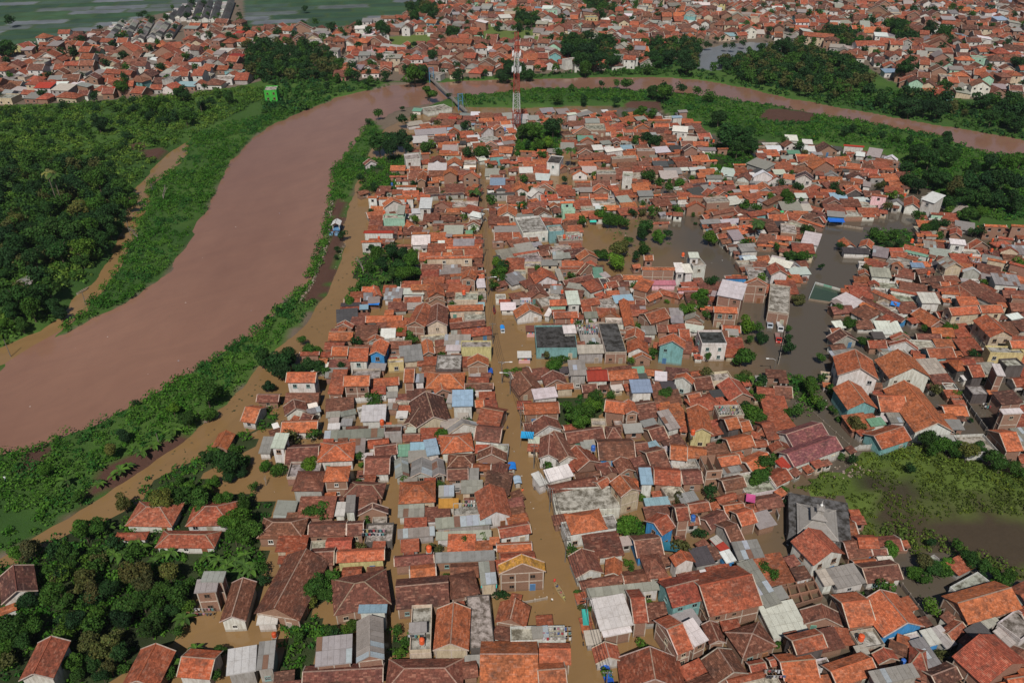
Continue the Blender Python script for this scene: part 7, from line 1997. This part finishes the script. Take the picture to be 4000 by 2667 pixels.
for ox, oy, a, b, w, n, rows, lb in ((2000, 667, 690, 1465, 6.5, 9, 4, 'crowded clotheslines between the black flat roofs'), (1000, 2000, 1080, 200, 5, 7, 2, 'clothesline on the mossy terrace of the brown houses'), (1000, 2000, 1470, 1130, 3, 5, 2, 'clothesline on the concrete terrace beside the orange gable'), (2000, 2000, 410, 1130, 5.5, 8, 3, 'clotheslines on the white terrace by the main street'),
  (2000, 1334, 1990, 640, 5, 7, 3, 'clotheslines on the flat brick roof among orange houses'), (1000, 1334, 1955, 1500, 3, 5, 2, 'clothesline in the flooded yard beside yellow sheets'), (3000, 2000, 60, 1500, 3.5, 6, 2, 'clothesline on the terrace between orange roofs'), (2000, 667, 560, 620, 5, 8, 2, 'clothesline on the terrace of the turquoise building'), (3000, 667, 1900, 830, 4, 6, 2, 'clothesline on the white terrace east of the channel'),
  (1000, 667, 1420, 380, 2.5, 4, 1, 'clothesline beside the mint green house'), (3000, 1334, 2040, 600, 4, 6, 2, 'clothesline on the dark house opposite the school'), (0, 2000, 1870, 930, 4, 6, 2, 'clothesline in front of the blue-roofed tall shed'), (2000, 667, 130, 1220, 4, 6, 2, 'clothesline on the brick terrace by the red boat')):
    (px, py), = cut(ox, oy, (a, b)); laundry(px, py, w, n, rows, lb)
def tarp(px, py, w, d, z, col, rz, label):
    q = P(px, py, z); r = empty('tarpaulin', (q.x, q.y, 0), rz); m = MB(); n = 6; g = [[(-w/2+w*i/n, -d/2+d*j/n, z+.25*(j/n)-.25*math.sin(math.pi*i/n)*math.sin(math.pi*j/n)+.05*math.sin(i*3.1+j*2.3)) for j in range(n+1)] for i in range(n+1)]
    for i in range(n):
        for j in range(n): m.poly([g[i][j], g[i+1][j], g[i+1][j+1], g[i][j+1]], col, smooth=True)
    m.build('sheet', [M_PAINT], r); m = MB()
    for i in (0, n):
        for j in (0, n): m.bar((g[i][j][0], g[i][j][1], -.6), g[i][j], .07, (.3,.25,.2))
    m.build('pole', [M_BARK], r); tag(r, label, 'tarpaulin')
for ox, oy, a, b, w, d, z, c, rz, lb in ((1000, 667, 1083, 1215, 3.6, 2.4, 2.4, (.03,.22,.7), 0, 'bright blue tarpaulin canopy on the grey yard'), (3000, 667, 628, 458, 6, 3.0, 2.6, (.02,.14,.6), -.08, 'large blue tarpaulin hung before the grey-roofed shed'), (3000, 667, 1168, 1225, 2.6, 2.4, 3.2, (.04,.22,.62), -.5, 'blue tarpaulin on the grey yard roof'),
  (2000, 1334, 2192, 1440, 2.0, 2.4, 4.0, (.48,.08,.22), -.3, 'vivid pink sheet drying above the roofs'), (3000, 667, 130, 380, 1.4, 1.4, 4, (.05,.4,.15), 0, 'small green tarpaulin beside an orange roof'), (2000, 1334, 140, 860, 3.2, 2.4, 3.0, (.03,.32,.62), -.1, 'sky blue awning over the main street shop'), (2000, 2000, 1470, 320, 4.0, 2.2, 2.8, (.02,.13,.19), -.15, 'dark teal plastic awning between brown roofs'),
  (3000, 2000, 275, 290, 2.4, 2.0, 3.5, (.14,.4,.32), -.3, 'pale green awning of the red-roofed house by the mosque'), (2000, 2000, 675, 965, 1.2, 3.6, 3.0, (.05,.38,.33), 0, 'narrow turquoise awning at the main street shopfront'), (2000, 667, 745, 468, 2.6, 1.4, 1.6, (.03,.5,.4), 0, 'small turquoise canopy standing in the town pond'), (1000, 2000, 2140, 680, 3.2, .8, 2.6, (.05,.45,.42), 0, 'turquoise and red awning under the grey sheet roof'), (1000, 1334, 1590, 105, 0.1, 0.1, 1, (.1,.1,.1), 0, '')):
    if lb: (px, py), = cut(ox, oy, (a, b)); tarp(px, py, w, d, z, c, rz, lb)
# floating plants and litter, uncountable
def debris():
    R = random.Random(8); m = MB()
    def bit(x, y, s, c): a = R.uniform(0, 6.3); k = R.uniform(.3, 1); m.poly([(x+s*math.cos(a), y+s*math.sin(a), .03), (x-s*k*math.sin(a), y+s*k*math.cos(a), .05), (x-s*math.cos(a), y-s*math.sin(a), .03), (x+s*k*math.sin(a), y-s*k*math.cos(a), .05)], c)
    G = [(.05,.06,.025), (.08,.06,.035), (.04,.05,.02), (.12,.09,.05)]; Wt = [(.75,.74,.7), (.6,.55,.5), (.3,.4,.5)]
    for _ in range(110):
        u = R.random(); pts = [(810,470),(800,580),(768,680),(720,765),(610,862),(520,950),(400,1060),(250,1165)]; i = int(u*7); f = u*7-i; x = pts[i][0]*(1-f)+pts[i+1][0]*f; y = pts[i][1]*(1-f)+pts[i+1][1]*f; q = Q(x+R.gauss(0, 12), y+R.gauss(0, 6)); bit(q.x, q.y, R.uniform(.1, .45), R.choice(G))
    for _ in range(34):
        u = R.random()*10.99; p_ = [(1105,380),(1112,470),(1118,560),(1128,680),(1138,790),(1150,880),(1168,960),(1195,1060),(1225,1150),(1255,1260),(1290,1400),(1350,1600)]; i = int(u); f = u-i; q = Q(p_[i][0]*(1-f)+p_[i+1][0]*f, p_[i][1]*(1-f)+p_[i+1][1]*f); bit(q.x+R.gauss(0, 1.6), q.y, R.uniform(.08, .3), R.choice(G+Wt))
    for _ in range(60):
        q = Q(R.uniform(60, 760), R.uniform(400, 960))
        if in_poly(q.x, q.y, RIVER): bit(q.x, q.y, R.uniform(.12, .3), R.choice(Wt+G))
    for p in PONDS:
        for _ in range(12): x, y = R.uniform(p[:, 0].min(), p[:, 0].max()), R.uniform(p[:, 1].min(), p[:, 1].max()); bit(x, y, R.uniform(.08, .4), R.choice(G+Wt))
    tag(m.build('floating_debris', [M_PAINT]), 'scraps of floating plants and litter on the brown floodwater', 'debris', kind='stuff')
debris()
# pale rubble edging the dyke track
def rubble():
    R = random.Random(3); m = MB()
    def stone(x, y, z, s): m.box((x, y, z), (s, s*R.uniform(.6, 1), s*R.uniform(.4, .8)), jit((.42,.33,.27), .3, R), rz=R.uniform(0, 3))
    for A_ in (((762,462),(758,520),(745,590),(716,660),(690,700)), ((793,462),(792,560),(766,650),(750,690))):
        for a, b in zip(A_, A_[1:]):
            for _ in range(90): t = R.random(); q = Q(a[0]*(1-t)+b[0]*t+R.gauss(0, 2.5), a[1]*(1-t)+b[1]*t+R.gauss(0, 2)); stone(q.x, q.y, gz(q.x, q.y)+.1, R.uniform(.15, .55))
    for cx, cy, n, sp in ((470, 960, 40, 12), (1955, 1085, 50, 22), (1815, 1140, 40, 6)):
        for _ in range(n): q = Q(cx+R.gauss(0, sp), cy+R.gauss(0, sp*.4)); stone(q.x, q.y, max(gz(q.x, q.y), 0)+.1, R.uniform(.2, .6))
    tag(m.build('rubble', [M_CONC]), 'scattered pale rubble along the dyke track and swamp edge', 'rubble', kind='stuff')
rubble()

# ------------------------------------------------------------------ air
def haze():
    m = MB(); m.box((0, 3750, 68.0), (12200, 10700, 144.0), (1, 1, 1)); me = bpy.data.meshes.new('haze')
    me.from_pydata(m.v, [], m.f); t = NT('haze'); t.t.nodes.remove(t.out); t.out = t.n('ShaderNodeOutputMaterial')
    v = t.n('ShaderNodeVolumePrincipled'); v.inputs['Color'].default_value = (0.82, 0.90, 1.0, 1); v.inputs['Density'].default_value = HAZE; v.inputs['Anisotropy'].default_value = 0.2
    t.t.links.new(v.outputs[0], t.out.inputs['Volume']); me.materials.append(t.m)
    tag(link('haze', me), 'thin pale haze hanging over the whole town', 'haze', kind='stuff')
HAZE = 0.00005
haze()
